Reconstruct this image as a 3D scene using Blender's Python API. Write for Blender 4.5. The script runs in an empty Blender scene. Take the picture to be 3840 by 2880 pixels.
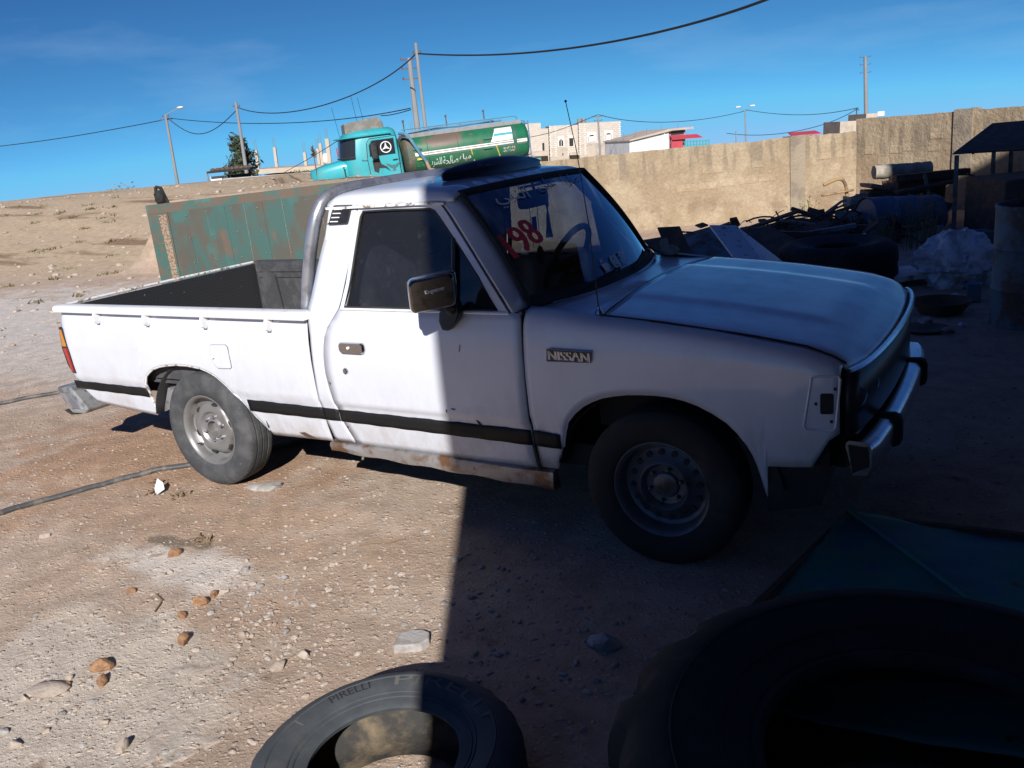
import bpy, math, random
import numpy as np
from mathutils import Vector, Matrix
random.seed(7); rng = np.random.default_rng(11)
D = bpy.data; SC = bpy.context.scene
COL = SC.collection
PI = math.pi

# ------------------------------------------------------------------ camera, world, sun, exposure
cam_d = D.cameras.new('camera'); cam = D.objects.new('camera', cam_d); COL.objects.link(cam)
cr = Vector((0.85806518, 0.50491572, -0.09372437)); cu = Vector((-0.06249456, 0.2838169, 0.9568398)); cf = Vector((-0.50972402, 0.81517365, -0.27508788))
CAM = Vector((3.8134, -2.9591, 1.7075))
mw = Matrix.Identity(4)
for i in range(3):
    mw[i][0], mw[i][1], mw[i][2], mw[i][3] = cr[i], cu[i], -cf[i], CAM[i]
cam.matrix_world = mw
cam_d.lens = 30.53; cam_d.sensor_width = 36; cam_d.clip_start = 0.02; cam_d.clip_end = 3000
SC.camera = cam

SUN_EL = math.radians(30.5)
SUN_H = Vector((-0.509, 0.861, 0)).normalized()          # horizontal travel of the sunlight
W = D.worlds.new('World'); SC.world = W; W.use_nodes = True
wn = W.node_tree.nodes; wl = W.node_tree.links; wn.clear()
out = wn.new('ShaderNodeOutputWorld'); bg = wn.new('ShaderNodeBackground')
sky = wn.new('ShaderNodeTexSky'); sky.sky_type = 'NISHITA'; sky.sun_disc = False
sky.sun_elevation = SUN_EL; sky.sun_rotation = math.atan2(-SUN_H.x, -SUN_H.y)
sky.altitude = 3000; sky.air_density = 1.0; sky.dust_density = 0.0; sky.ozone_density = 6.0
bg.inputs['Strength'].default_value = 0.085
tc = wn.new('ShaderNodeTexCoord'); lo = wn.new('ShaderNodeVectorMath'); lo.inputs[1].default_value = (0, 0, 0.055); nrm_ = wn.new('ShaderNodeVectorMath'); nrm_.operation = 'NORMALIZE'   # the land falls away all round, so the sky's rim lies a little below eye level
wl.new(tc.outputs['Generated'], lo.inputs[0]); wl.new(lo.outputs[0], nrm_.inputs[0]); wl.new(nrm_.outputs[0], sky.inputs['Vector'])
mp = wn.new('ShaderNodeMapping'); mp.inputs['Scale'].default_value = (1.6, 2.2, 9.0); mp.inputs['Rotation'].default_value = (0.0, 0.12, 0.5)
nz = wn.new('ShaderNodeTexNoise'); nz.inputs['Scale'].default_value = 1.5; nz.inputs['Detail'].default_value = 7; nz.inputs['Roughness'].default_value = 0.55
rp = wn.new('ShaderNodeValToRGB'); rp.color_ramp.elements[0].position = 0.53; rp.color_ramp.elements[1].position = 0.80
rp.color_ramp.elements[1].color = (0.26, 0.26, 0.26, 1)
mx = wn.new('ShaderNodeMixRGB'); mx.inputs['Color2'].default_value = (3.4, 4.7, 6.4, 1)
wl.new(tc.outputs['Generated'], mp.inputs['Vector']); wl.new(mp.outputs['Vector'], nz.inputs['Vector'])
wl.new(nz.outputs['Fac'], rp.inputs['Fac']); wl.new(rp.outputs['Color'], mx.inputs['Fac'])
sx_ = wn.new('ShaderNodeSeparateColor'); cx_ = wn.new('ShaderNodeCombineColor'); wl.new(sky.outputs['Color'], sx_.inputs[0])      # the camera's contrasty rendering of a clear winter sky
for ch, (ex_, kx_) in enumerate(((1.30, 0.185), (1.45, 0.246), (0.95, 1.11))):
    pw = wn.new('ShaderNodeMath'); pw.operation = 'POWER'; pw.inputs[1].default_value = ex_; ml = wn.new('ShaderNodeMath'); ml.operation = 'MULTIPLY'; ml.inputs[1].default_value = kx_
    wl.new(sx_.outputs[min(ch, 1)], pw.inputs[0]); wl.new(pw.outputs[0], ml.inputs[0]); wl.new(ml.outputs[0], cx_.inputs[ch])
cap = wn.new('ShaderNodeMixRGB'); cap.blend_type = 'DARKEN'; cap.inputs['Fac'].default_value = 1; cap.inputs['Color2'].default_value = (2.0, 3.9, 6.3, 1)
wl.new(cx_.outputs[0], cap.inputs['Color1']); wl.new(cap.outputs['Color'], mx.inputs['Color1']); wl.new(mx.outputs['Color'], bg.inputs['Color']); wl.new(bg.outputs['Background'], out.inputs['Surface'])

sd = D.lights.new('sun', 'SUN'); sd.energy = 4.0; sd.angle = math.radians(0.53); sd.color = (1.0, 0.96, 0.91)
sun = D.objects.new('sun', sd); COL.objects.link(sun)
ld = Vector((SUN_H.x * math.cos(SUN_EL), SUN_H.y * math.cos(SUN_EL), -math.sin(SUN_EL)))
sun.rotation_mode = 'QUATERNION'; sun.rotation_quaternion = ld.to_track_quat('-Z', 'Y'); sun.location = (12, -14, 14)
vs = SC.view_settings; vs.view_transform = 'Standard'; vs.look = 'None'; vs.gamma = 1; vs.use_curve_mapping = False; vs.exposure = 0.75

# ------------------------------------------------------------------ materials
def new_mat(name):
    m = D.materials.new(name); m.use_nodes = True
    return m, m.node_tree.nodes, m.node_tree.links, m.node_tree.nodes['Principled BSDF']

def mat(name, col, rough=0.6, metal=0.0, col2=None, scale=4.0, lo=0.45, hi=0.62, var=0.12, vscale=1.5, bump=0.0, bscale=60.0,
        col3=None, scale3=9.0, lo3=0.6, hi3=0.66, stretch=(1, 1, 1), coat=0.0, spec=0.5, bdist=0.01, crough=0.05, cior=1.5):
    m, n, l, p = new_mat(name)
    p.inputs['Roughness'].default_value = rough; p.inputs['Metallic'].default_value = metal
    p.inputs['Coat Weight'].default_value = coat; p.inputs['Coat Roughness'].default_value = crough; p.inputs['Coat IOR'].default_value = cior; p.inputs['Specular IOR Level'].default_value = spec
    tcn = n.new('ShaderNodeTexCoord'); mpn = n.new('ShaderNodeMapping'); mpn.inputs['Scale'].default_value = stretch
    l.new(tcn.outputs['Object'], mpn.inputs['Vector']); vec = mpn.outputs['Vector']
    def noise(sc, det=6, off=0.0):
        q = n.new('ShaderNodeTexNoise'); q.inputs['Scale'].default_value = sc; q.inputs['Detail'].default_value = det
        q.inputs['Roughness'].default_value = 0.62
        if off:
            a = n.new('ShaderNodeVectorMath'); a.inputs[1].default_value = (off, off * 1.7, -off); l.new(vec, a.inputs[0]); l.new(a.outputs[0], q.inputs['Vector'])
        else: l.new(vec, q.inputs['Vector'])
        return q.outputs['Fac']
    def ramp(f, a, b):
        r = n.new('ShaderNodeMapRange'); r.inputs['From Min'].default_value = a; r.inputs['From Max'].default_value = b; r.interpolation_type = 'SMOOTHSTEP'
        l.new(f, r.inputs['Value']); return r.outputs['Result']
    c = n.new('ShaderNodeRGB'); c.outputs[0].default_value = (*col, 1); cur = c.outputs[0]
    def mix(fac, colr):
        nonlocal cur
        k = n.new('ShaderNodeMixRGB'); k.inputs['Color2'].default_value = (*colr, 1); l.new(fac, k.inputs['Fac']); l.new(cur, k.inputs['Color1']); cur = k.outputs['Color']
    if col2 is not None: mix(ramp(noise(scale, 8), lo, hi), col2)
    if col3 is not None: mix(ramp(noise(scale3, 8, 5.3), lo3, hi3), col3)
    if var:
        h = n.new('ShaderNodeHueSaturation'); r = n.new('ShaderNodeMapRange'); r.inputs['From Min'].default_value = 0.25; r.inputs['From Max'].default_value = 0.75
        r.inputs['To Min'].default_value = 1 - var; r.inputs['To Max'].default_value = 1 + var
        l.new(noise(vscale, 7, 2.1), r.inputs['Value']); l.new(r.outputs['Result'], h.inputs['Value']); l.new(cur, h.inputs['Color']); cur = h.outputs['Color']
    l.new(cur, p.inputs['Base Color'])
    if bump:
        b = n.new('ShaderNodeBump'); b.inputs['Strength'].default_value = bump; b.inputs['Distance'].default_value = bdist
        l.new(noise(bscale, 8, 1.3), b.inputs['Height']); l.new(b.outputs['Normal'], p.inputs['Normal'])
    return m

def glass_mat(name, tint, gloss=1.0, rough=0.02, dust=0.0):
    m, n, l, p = new_mat(name); o = n['Material Output']; n.remove(p)
    t = n.new('ShaderNodeBsdfTransparent'); t.inputs[0].default_value = (*tint, 1)
    g = n.new('ShaderNodeBsdfGlossy'); g.inputs['Roughness'].default_value = rough; g.inputs['Color'].default_value = (gloss * .8, gloss * .9, gloss, 1)  # reflections tinted blue to suggest more sky in the pane
    fr0 = n.new('ShaderNodeFresnel'); fr0.inputs['IOR'].default_value = 1.52
    fr = n.new('ShaderNodeMath'); fr.operation = 'MULTIPLY'; fr.use_clamp = True; fr.inputs[1].default_value = 1.9; l.new(fr0.outputs[0], fr.inputs[0])   # both faces of the pane reflect
    k = n.new('ShaderNodeMixShader'); l.new(fr.outputs[0], k.inputs[0]); l.new(t.outputs[0], k.inputs[1]); l.new(g.outputs[0], k.inputs[2])
    fin = k.outputs[0]
    if dust:
        d = n.new('ShaderNodeBsdfDiffuse'); d.inputs[0].default_value = (0.55, 0.52, 0.47, 1)
        tcn = n.new('ShaderNodeTexCoord'); q = n.new('ShaderNodeTexNoise'); q.inputs['Scale'].default_value = 14; q.inputs['Detail'].default_value = 9; q.inputs['Roughness'].default_value = 0.75
        l.new(tcn.outputs['Object'], q.inputs['Vector'])
        r = n.new('ShaderNodeMapRange'); r.inputs['From Min'].default_value = 0.56; r.inputs['From Max'].default_value = 0.86; r.inputs['To Min'].default_value = dust * 0.25; r.inputs['To Max'].default_value = dust
        l.new(q.outputs['Fac'], r.inputs['Value'])
        k2 = n.new('ShaderNodeMixShader'); l.new(r.outputs[0], k2.inputs[0]); l.new(fin, k2.inputs[1]); l.new(d.outputs[0], k2.inputs[2]); fin = k2.outputs[0]
    l.new(fin, o.inputs['Surface'])
    return m

M = {}
M['white'] = mat('white_paint', (0.59, 0.62, 0.69), 0.30, col2=(0.53, 0.55, 0.60), scale=1.6, lo=0.5, hi=0.75, col3=(0.42, 0.38, 0.33), scale3=26, lo3=0.75, hi3=0.82, var=0.03, bump=0.22, bscale=4, bdist=0.012, coat=0.6)
M['hoodwhite'] = mat('weathered_white_paint', (0.68, 0.70, 0.76), 0.30, col2=(0.54, 0.56, 0.60), scale=2.5, lo=0.45, hi=0.75, var=0.05, bump=0.1, bscale=6, stretch=(1, 1, 1), col3=(0.4, 0.36, 0.3), scale3=30, lo3=0.74, hi3=0.82, coat=1.0, crough=0.2, cior=1.9)
M['chip'] = mat('chipped_paint_edge', (0.68, 0.68, 0.68), 0.5, col2=(0.22, 0.17, 0.13), scale=30, lo=0.52, hi=0.6)
M['rail'] = mat('worn_white_rail', (0.72, 0.72, 0.74), 0.45, col2=(0.5, 0.5, 0.5), scale=12, lo=0.55, hi=0.7)
M['black'] = mat('black_stripe_paint', (0.010, 0.010, 0.011), 0.6, col2=(0.02, 0.019, 0.018), scale=9, lo=0.5, hi=0.7, spec=0.25)
M['rubber'] = mat('black_rubber', (0.018, 0.018, 0.019), 0.75, col2=(0.03, 0.029, 0.027), scale=8)
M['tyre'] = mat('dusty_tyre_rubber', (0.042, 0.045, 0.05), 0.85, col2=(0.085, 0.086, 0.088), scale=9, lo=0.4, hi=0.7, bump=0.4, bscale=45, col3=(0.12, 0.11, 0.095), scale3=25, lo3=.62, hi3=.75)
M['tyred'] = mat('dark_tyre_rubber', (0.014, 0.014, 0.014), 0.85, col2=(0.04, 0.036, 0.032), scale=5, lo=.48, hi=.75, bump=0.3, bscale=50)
M['tyreold'] = mat('weathered_tyre_rubber', (0.045, 0.053, 0.062), 0.8, col2=(0.085, 0.087, 0.088), scale=7, lo=0.42, hi=0.75, col3=(0.16, 0.14, 0.11), scale3=22, lo3=0.66, hi3=0.8, bump=0.12, bscale=70)
M['tyrein'] = mat('dirt_inside_tyre', (0.035, 0.034, 0.033), 0.9, col2=(0.19, 0.145, 0.095), scale=6, lo=0.40, hi=0.62, bump=.4, bscale=40)
M['workshop'] = mat('dark_workshop_plaster', (0.16, 0.13, 0.11), 0.9, col2=(0.11, 0.09, 0.08), scale=.8)
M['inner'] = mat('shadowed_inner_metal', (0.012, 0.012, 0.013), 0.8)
M['liner'] = mat('grey_bed_liner', (0.045, 0.047, 0.052), 0.7, col2=(0.07, 0.07, 0.074), scale=11, bump=0.4, bscale=40, col3=(0.3, 0.3, 0.3), scale3=34, lo3=0.72, hi3=0.78)
M['steel'] = mat('galvanised_steel', (0.46, 0.48, 0.53), 0.32, 0.75, col2=(0.32, 0.33, 0.37), scale=10, bump=0.08, bscale=50)
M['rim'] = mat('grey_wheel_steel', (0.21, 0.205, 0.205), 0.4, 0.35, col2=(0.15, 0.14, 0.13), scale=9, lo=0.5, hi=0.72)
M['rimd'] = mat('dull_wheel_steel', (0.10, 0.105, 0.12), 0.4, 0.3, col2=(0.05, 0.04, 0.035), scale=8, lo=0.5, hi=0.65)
M['chrome'] = mat('chrome', (0.55, 0.57, 0.60), 0.12, 1.0, col2=(0.5, 0.5, 0.5), scale=30, lo=0.55, hi=0.75, var=0.05)
M['chromew'] = mat('worn_chrome', (0.72, 0.74, 0.78), 0.26, 1.0, col2=(0.42, 0.43, 0.45), scale=24, lo=0.45, hi=0.75, var=0.08, stretch=(1, 3, 1))
M['bumpgrey'] = mat('dull_bumper_metal', (0.35, 0.36, 0.37), 0.4, 0.5, col2=(0.17, 0.17, 0.17), scale=9)
M['rust'] = mat('bare_rusty_sill', (0.33, 0.32, 0.32), 0.42, 0.45, col2=(0.17, 0.095, 0.052), scale=5.5, lo=0.47, hi=0.62, col3=(0.12, 0.06, 0.03), scale3=14, lo3=0.6, hi3=0.7, bump=0.2, bscale=50)
M['amber'] = mat('amber_lens', (0.55, 0.22, 0.04), 0.35)
M['red'] = mat('red_lens', (0.38, 0.035, 0.03), 0.35)
M['plastic'] = mat('black_plastic', (0.016, 0.017, 0.02), 0.4, col2=(0.03, 0.03, 0.03), scale=9)
M['visor'] = mat('smoked_plastic', (0.012, 0.016, 0.03), 0.28)
M['seat'] = mat('grey_seat_fabric', (0.035, 0.034, 0.036), 0.9, col2=(0.07, 0.065, 0.062), scale=7, bump=0.3, bscale=60)
M['dash'] = mat('dark_dashboard_plastic', (0.02, 0.022, 0.026), 0.6)
M['lettering'] = mat('white_lettering', (0.86, 0.87, 0.9), 0.6, var=0.02)
M['blueletter'] = mat('faded_blue_lettering', (0.27, 0.36, 0.62), 0.6, var=0.02)
M['redletter'] = mat('red_lettering', (0.9, 0.04, 0.06), 0.6, var=0.04)
M['glass'] = glass_mat('window_glass', (0.36, 0.41, 0.46), gloss=.8, dust=0.09)
M['screen'] = glass_mat('windscreen_glass', (0.40, 0.46, 0.52), dust=0.03)
M['ochre'] = mat('ochre_rusty_pipe', (0.32, 0.20, 0.09), 0.7, col2=(0.16, 0.10, 0.06), scale=9)
M['oldwood'] = mat('grey_wood', (0.24, 0.22, 0.19), 0.85, col2=(0.12, 0.10, 0.08), scale=9, stretch=(1, 6, 1), bump=0.3, bscale=30)
M['darkrust'] = mat('dark_rusty_steel', (0.085, 0.058, 0.044), 0.8, col2=(0.15, 0.085, 0.05), scale=8, bump=0.25, bscale=40)
M['whiteboard'] = mat('dirty_white_board', (0.66, 0.68, 0.70), 0.6, col2=(0.24, 0.19, 0.14), scale=7, lo=0.56, hi=0.68, col3=(0.3, 0.22, 0.15), scale3=14)
M['pink'] = mat('pinkish_stone_slab', (0.38, 0.25, 0.19), 0.9, col2=(0.28, 0.18, 0.13), scale=6, bump=0.4, bscale=30)
M['concrete'] = mat('weathered_concrete', (0.36, 0.33, 0.27), 0.9, col2=(0.24, 0.21, 0.18), scale=5, bump=0.4, bscale=40)
M['bluedrum'] = mat('worn_blue_paint', (0.06, 0.125, 0.21), 0.55, col2=(0.17, 0.165, 0.16), scale=9, lo=0.52, hi=0.66, col3=(0.30, 0.28, 0.25), scale3=30, lo3=0.64, hi3=0.7)
M['oldblue'] = mat('faded_blue_grey_steel', (0.13, 0.20, 0.23), 0.7, col2=(0.12, 0.08, 0.06), scale=5, lo=0.42, hi=0.6)
M['sack'] = mat('white_woven_plastic', (0.62, 0.65, 0.70), 0.55, col2=(0.36, 0.37, 0.40), scale=8, bump=0.3, bscale=60)
M['teal'] = mat('teal_painted_sheet', (0.02, 0.21, 0.17), 0.65, col2=(0.02, 0.16, 0.22), scale=3.0, lo=0.52, hi=0.62, col3=(0.10, 0.055, 0.03), scale3=6, lo3=0.64, hi3=0.7)
M['hose'] = mat('black_hose_rubber', (0.055, 0.056, 0.06), 0.6, col2=(0.13, 0.12, 0.11), scale=12)
M['stone'] = mat('pale_limestone', (0.41, 0.345, 0.29), 0.95, col2=(0.34, 0.28, 0.23), scale=14, bump=0.5, bscale=60)
M['greystone'] = mat('grey_stone', (0.36, 0.34, 0.33), 0.95, col2=(0.25, 0.23, 0.21), scale=14, bump=0.5, bscale=60)
M['clod'] = mat('brown_clay_clod', (0.34, 0.19, 0.10), 0.95, col2=(0.22, 0.12, 0.065), scale=30, bump=0.7, bscale=90)
M['cable'] = mat('black_cable', (0.012, 0.013, 0.016), 0.6, var=0)
M['pole'] = mat('grey_concrete_pole', (0.20, 0.21, 0.22), 0.7)
M['stonehouse'] = None
M['turq'] = mat('turquoise_lorry_paint', (0.02, 0.33, 0.38), 0.4, col2=(0.02, 0.26, 0.31), scale=3, lo=0.5, hi=0.75, coat=0.2, col3=(0.15, 0.18, 0.17), scale3=12, lo3=0.72, hi3=0.8)
M['green'] = mat('green_tank_paint', (0.006, 0.125, 0.06), 0.45, col2=(0.02, 0.09, 0.05), scale=2.2, lo=0.5, hi=0.75, col3=(0.16, 0.10, 0.075), scale3=1.3, lo3=0.62, hi3=0.68)
M['tankgrey'] = mat('grey_tank_top', (0.20, 0.20, 0.20), 0.7, col2=(0.17, 0.16, 0.15), scale=4)
M['offwhite'] = mat('off_white_paint', (0.72, 0.73, 0.73), 0.6)
M['yellow'] = mat('yellow_paint', (0.55, 0.45, 0.07), 0.6)
M['bluepipe'] = mat('faded_blue_pipe', (0.08, 0.19, 0.30), 0.5, col2=(0.2, 0.2, 0.2), scale=9, lo=0.6, hi=0.7)
M['foliage'] = mat('dark_green_foliage', (0.045, 0.065, 0.04), 0.8, col2=(0.07, 0.085, 0.05), scale=3)
M['drygrass'] = mat('dry_grass', (0.22, 0.18, 0.09), 0.9, col2=(0.12, 0.12, 0.06), scale=2)
M['twig'] = mat('dry_twig', (0.20, 0.14, 0.09), 0.9)
M['bark'] = mat('bark', (0.12, 0.10, 0.08), 0.9)
M['redroof'] = mat('red_roof_sheet', (0.42, 0.055, 0.075), 0.5)
M['render'] = mat('cement_render', (0.42, 0.36, 0.30), 0.9, col2=(0.34, 0.29, 0.24), scale=1)
M['whitewall'] = mat('white_washed_wall', (0.60, 0.62, 0.64), 0.8, col2=(0.5, 0.51, 0.53), scale=0.6)
M['darkopen'] = mat('dark_interior', (0.02, 0.02, 0.022), 0.9)
M['greenrail'] = mat('green_railing', (0.02, 0.30, 0.22), 0.5)
M['column'] = mat('raw_concrete_column', (0.42, 0.36, 0.29), 0.9)
M['rebar'] = mat('rebar', (0.20, 0.17, 0.15), 0.8)
M['blockgrey'] = mat('grey_block_wall', (0.37, 0.35, 0.33), 0.9, col2=(0.30, 0.28, 0.26), scale=1.2)

def add_grime(m, c, z0, z1, amount, sc=9.0, stretch=(1, 1, .5), always=0.0):
    # dust and dried mud that clings to the lower body, its upper edge broken up by noise (wear of the paint itself)
    n, l = m.node_tree.nodes, m.node_tree.links; p = n['Principled BSDF']; src = p.inputs['Base Color'].links[0].from_socket
    tcn = n.new('ShaderNodeTexCoord'); sp = n.new('ShaderNodeSeparateXYZ'); l.new(tcn.outputs['Object'], sp.inputs[0])
    mpn = n.new('ShaderNodeMapping'); mpn.inputs['Scale'].default_value = stretch; l.new(tcn.outputs['Object'], mpn.inputs['Vector'])
    q = n.new('ShaderNodeTexNoise'); q.inputs['Scale'].default_value = sc; q.inputs['Detail'].default_value = 9; q.inputs['Roughness'].default_value = .7; l.new(mpn.outputs[0], q.inputs['Vector'])
    r = n.new('ShaderNodeMapRange'); r.inputs['From Min'].default_value = z1; r.inputs['From Max'].default_value = z0; r.inputs['To Min'].default_value = always; l.new(sp.outputs['Z'], r.inputs['Value'])
    q2 = n.new('ShaderNodeMapRange'); q2.inputs['From Min'].default_value = .42; q2.inputs['From Max'].default_value = .68; l.new(q.outputs['Fac'], q2.inputs['Value'])
    a = n.new('ShaderNodeMath'); a.operation = 'MULTIPLY'; l.new(r.outputs[0], a.inputs[0]); l.new(q2.outputs[0], a.inputs[1]); b = n.new('ShaderNodeMath'); b.operation = 'MULTIPLY'; b.inputs[1].default_value = amount; l.new(a.outputs[0], b.inputs[0])
    k = n.new('ShaderNodeMixRGB'); k.inputs['Color2'].default_value = (*c, 1); l.new(b.outputs[0], k.inputs['Fac']); l.new(src, k.inputs['Color1']); l.new(k.outputs['Color'], p.inputs['Base Color'])
    rr = n.new('ShaderNodeMapRange'); rr.inputs['To Min'].default_value = p.inputs['Roughness'].default_value; rr.inputs['To Max'].default_value = .85; l.new(b.outputs[0], rr.inputs['Value']); l.new(rr.outputs[0], p.inputs['Roughness'])
add_grime(M['white'], (0.34, 0.29, 0.25), .25, .72, .7, 7.0, (1, 1, .6), .10)
add_grime(M['hoodwhite'], (0.36, 0.33, 0.30), -9, 9, .45, 9.0, (1, 1, 1), .5)
def add_blob(m, ctr, rad, c):
    n, l = m.node_tree.nodes, m.node_tree.links; p = n['Principled BSDF']; src = p.inputs['Base Color'].links[0].from_socket
    tcn = n.new('ShaderNodeTexCoord'); a = n.new('ShaderNodeVectorMath'); a.operation = 'SUBTRACT'; a.inputs[1].default_value = ctr; l.new(tcn.outputs['Object'], a.inputs[0])
    b = n.new('ShaderNodeVectorMath'); b.operation = 'MULTIPLY'; b.inputs[1].default_value = [1 / q for q in rad]; l.new(a.outputs[0], b.inputs[0]); d = n.new('ShaderNodeVectorMath'); d.operation = 'LENGTH'; l.new(b.outputs[0], d.inputs[0])
    q = n.new('ShaderNodeTexNoise'); q.inputs['Scale'].default_value = 4; q.inputs['Detail'].default_value = 8; l.new(tcn.outputs['Object'], q.inputs['Vector'])
    e = n.new('ShaderNodeMath'); e.inputs[1].default_value = 0; l.new(d.outputs['Value'], e.inputs[0]); f = n.new('ShaderNodeMath'); f.operation = 'ADD'; l.new(e.outputs[0], f.inputs[0]); l.new(q.outputs['Fac'], f.inputs[1])
    r = n.new('ShaderNodeMapRange'); r.inputs['From Min'].default_value = 1.5; r.inputs['From Max'].default_value = 1.2; l.new(f.outputs[0], r.inputs['Value'])
    k = n.new('ShaderNodeMixRGB'); k.inputs['Color2'].default_value = (*c, 1); l.new(r.outputs[0], k.inputs['Fac']); l.new(src, k.inputs['Color1']); l.new(k.outputs['Color'], p.inputs['Base Color'])
add_blob(M['green'], (4.35, .4, 1.80), (.75, 3, .26), (0.13, 0.095, 0.075))
add_grime(M['turq'], (0.16, 0.16, 0.14), -.5, 3.0, .5, 2.5, (1, 1, .5), .2)
add_grime(M['green'], (0.12, 0.11, 0.085), .3, 2.4, .6, 1.8, (1, 1, .35), .15)
add_grime(M['offwhite'], (0.45, 0.42, 0.38), -9, 9, .5, 3.0, (1, 1, 1), .5)

# ------------------------------------------------------------------ mesh helpers
class MB:
    def __init__(s): s.v = []; s.f = []; s.n = 0
    def add(s, v, f):
        v = np.asarray(v, float).reshape(-1, 3); s.v.append(v); k = s.n
        s.f += [tuple(int(i) + k for i in q) for q in f]; s.n += len(v); return s
    def box(s, c, d, rot=None):
        h = np.array(d) / 2
        v = np.array([[x, y, z] for x in (-1, 1) for y in (-1, 1) for z in (-1, 1)]) * h
        if rot is not None: v = v @ np.array(rot).T
        return s.add(v + np.array(c), [(0, 1, 3, 2), (4, 6, 7, 5), (0, 4, 5, 1), (2, 3, 7, 6), (0, 2, 6, 4), (1, 5, 7, 3)])
    def grid(s, P, cu=False, cv=False, flip=False):
        P = np.asarray(P, float); a, b = P.shape[:2]; f = []
        for i in range(a if cu else a - 1):
            for j in range(b if cv else b - 1):
                q = (i * b + j, ((i + 1) % a) * b + j, ((i + 1) % a) * b + (j + 1) % b, i * b + (j + 1) % b)
                f.append(q[::-1] if flip else q)
        return s.add(P.reshape(-1, 3), f)
    def tube(s, path, r, n=8, caps=True, closed=False):
        p = np.asarray(path, float); m = len(p); r = np.broadcast_to(np.asarray(r, float), (m,))
        if closed: t = np.roll(p, -1, 0) - np.roll(p, 1, 0)
        else: t = np.gradient(p, axis=0)
        t /= np.linalg.norm(t, axis=1)[:, None] + 1e-12
        ref = np.array([0, 0, 1.0]) if abs(t[0][2]) < 0.9 else np.array([1.0, 0, 0])
        a0 = np.cross(t[0], ref); a0 /= np.linalg.norm(a0); R = []
        for i in range(m):
            a0 = a0 - t[i] * (a0 @ t[i]); a0 /= np.linalg.norm(a0) + 1e-12; b0 = np.cross(t[i], a0)
            an = np.arange(n) * 2 * PI / n
            R.append(p[i] + r[i] * (np.cos(an)[:, None] * a0 + np.sin(an)[:, None] * b0))
        k = s.n; s.grid(np.array(R), cu=closed, cv=True)
        if caps and not closed:
            s.f.append(tuple(k + i for i in range(n))[::-1]); s.f.append(tuple(k + (m - 1) * n + i for i in range(n)))
        return s
    def cyl(s, p0, p1, r, n=12, r2=None): return s.tube([p0, p1], [r, r if r2 is None else r2], n)
    def lathe(s, prof, n, origin=(0, 0, 0), axis='y', closed=False, rmod=None):
        an = np.arange(n) * 2 * PI / n; P = []
        for k, (r, h) in enumerate(prof):
            rr = r if rmod is None else r * rmod(k, an)
            ca, sa = np.cos(an) * rr, np.sin(an) * rr; hh = np.full(n, h)
            P.append(np.stack({'y': (ca, hh, sa), 'z': (ca, sa, hh), 'x': (hh, ca, sa)}[axis], 1))
        return s.grid(np.array(P) + np.array(origin), cu=closed, cv=True)
    def prism(s, poly, off):                                     # polygon (n,3) extruded by the vector off
        p = np.asarray(poly, float); n = len(p); v = np.r_[p, p + np.array(off)]
        f = [tuple(range(n))[::-1], tuple(range(n, 2 * n))] + [(i, (i + 1) % n, n + (i + 1) % n, n + i) for i in range(n)]
        return s.add(v, f)
    def loft(s, rings, caps=True):
        k = s.n; R = np.array(rings); s.grid(R, cv=True); m, n = R.shape[:2]
        if caps: s.f.append(tuple(k + i for i in range(n))[::-1]); s.f.append(tuple(k + (m - 1) * n + i for i in range(n)))
        return s

def obj(name, mb, m, parent=None, smooth=35, solid=0.0, bevel=0.0):
    me = D.meshes.new(name); v = np.concatenate(mb.v)
    me.from_pydata(v.tolist(), [], mb.f); me.validate(); me.update()
    ms = m if isinstance(m, (list, tuple)) else [m]
    for q in ms: me.materials.append(q)
    if smooth:
        me.shade_smooth(); me.set_sharp_from_angle(angle=math.radians(smooth))
    o = D.objects.new(name, me); COL.objects.link(o)
    if parent is not None: o.parent = parent
    if solid:
        q = o.modifiers.new('solid', 'SOLIDIFY'); q.thickness = abs(solid); q.offset = 1 if solid > 0 else -1
    if bevel:
        q = o.modifiers.new('bevel', 'BEVEL'); q.width = bevel; q.segments = 2; q.limit_method = 'ANGLE'
    return o

def tag(o, label=None, cat=None, group=None, kind=None):
    if label: o['label'] = label
    if cat: o['category'] = cat
    if group: o['group'] = group
    if kind: o['kind'] = kind
    return o

def thing(name, label, cat, loc=(0, 0, 0), rotz=0.0, group=None, matrix=None):
    o = D.objects.new(name, None); COL.objects.link(o); o.empty_display_size = 0.2
    if matrix is not None: o.matrix_world = matrix
    else: o.location = loc; o.rotation_euler = (0, 0, rotz)
    return tag(o, label, cat, group)

def inst(src, name, parent, loc=(0, 0, 0), rot=None, scale=None):
    o = D.objects.new(name, src.data); COL.objects.link(o); o.parent = parent; o.location = loc
    if rot is not None: o.rotation_euler = rot
    if scale is not None: o.scale = scale
    return o

def text_verts(s, res=3):
    c = D.curves.new('lettering', 'FONT'); c.body = s; c.resolution_u = res
    o = D.objects.new('lettering', c); COL.objects.link(o); bpy.context.view_layer.update()
    dg = bpy.context.evaluated_depsgraph_get(); me = D.meshes.new_from_object(o.evaluated_get(dg))
    v = np.array([q.co[:] for q in me.vertices]); f = [tuple(p.vertices) for p in me.polygons]
    D.objects.remove(o); D.curves.remove(c); D.meshes.remove(me)
    v[:, :2] -= v[:, :2].min(0); size = v[:, :2].max(0)
    return v[:, :2], f, size

def text_on(mb, s, fn, w, h, res=3):                              # fits the string in w x h, fn maps (a,b) arrays in metres to xyz
    v, f, sz = text_verts(s, res); a = v[:, 0] / sz[0] * w; b = v[:, 1] / sz[1] * h
    return mb.add(fn(a, b), f)

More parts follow.
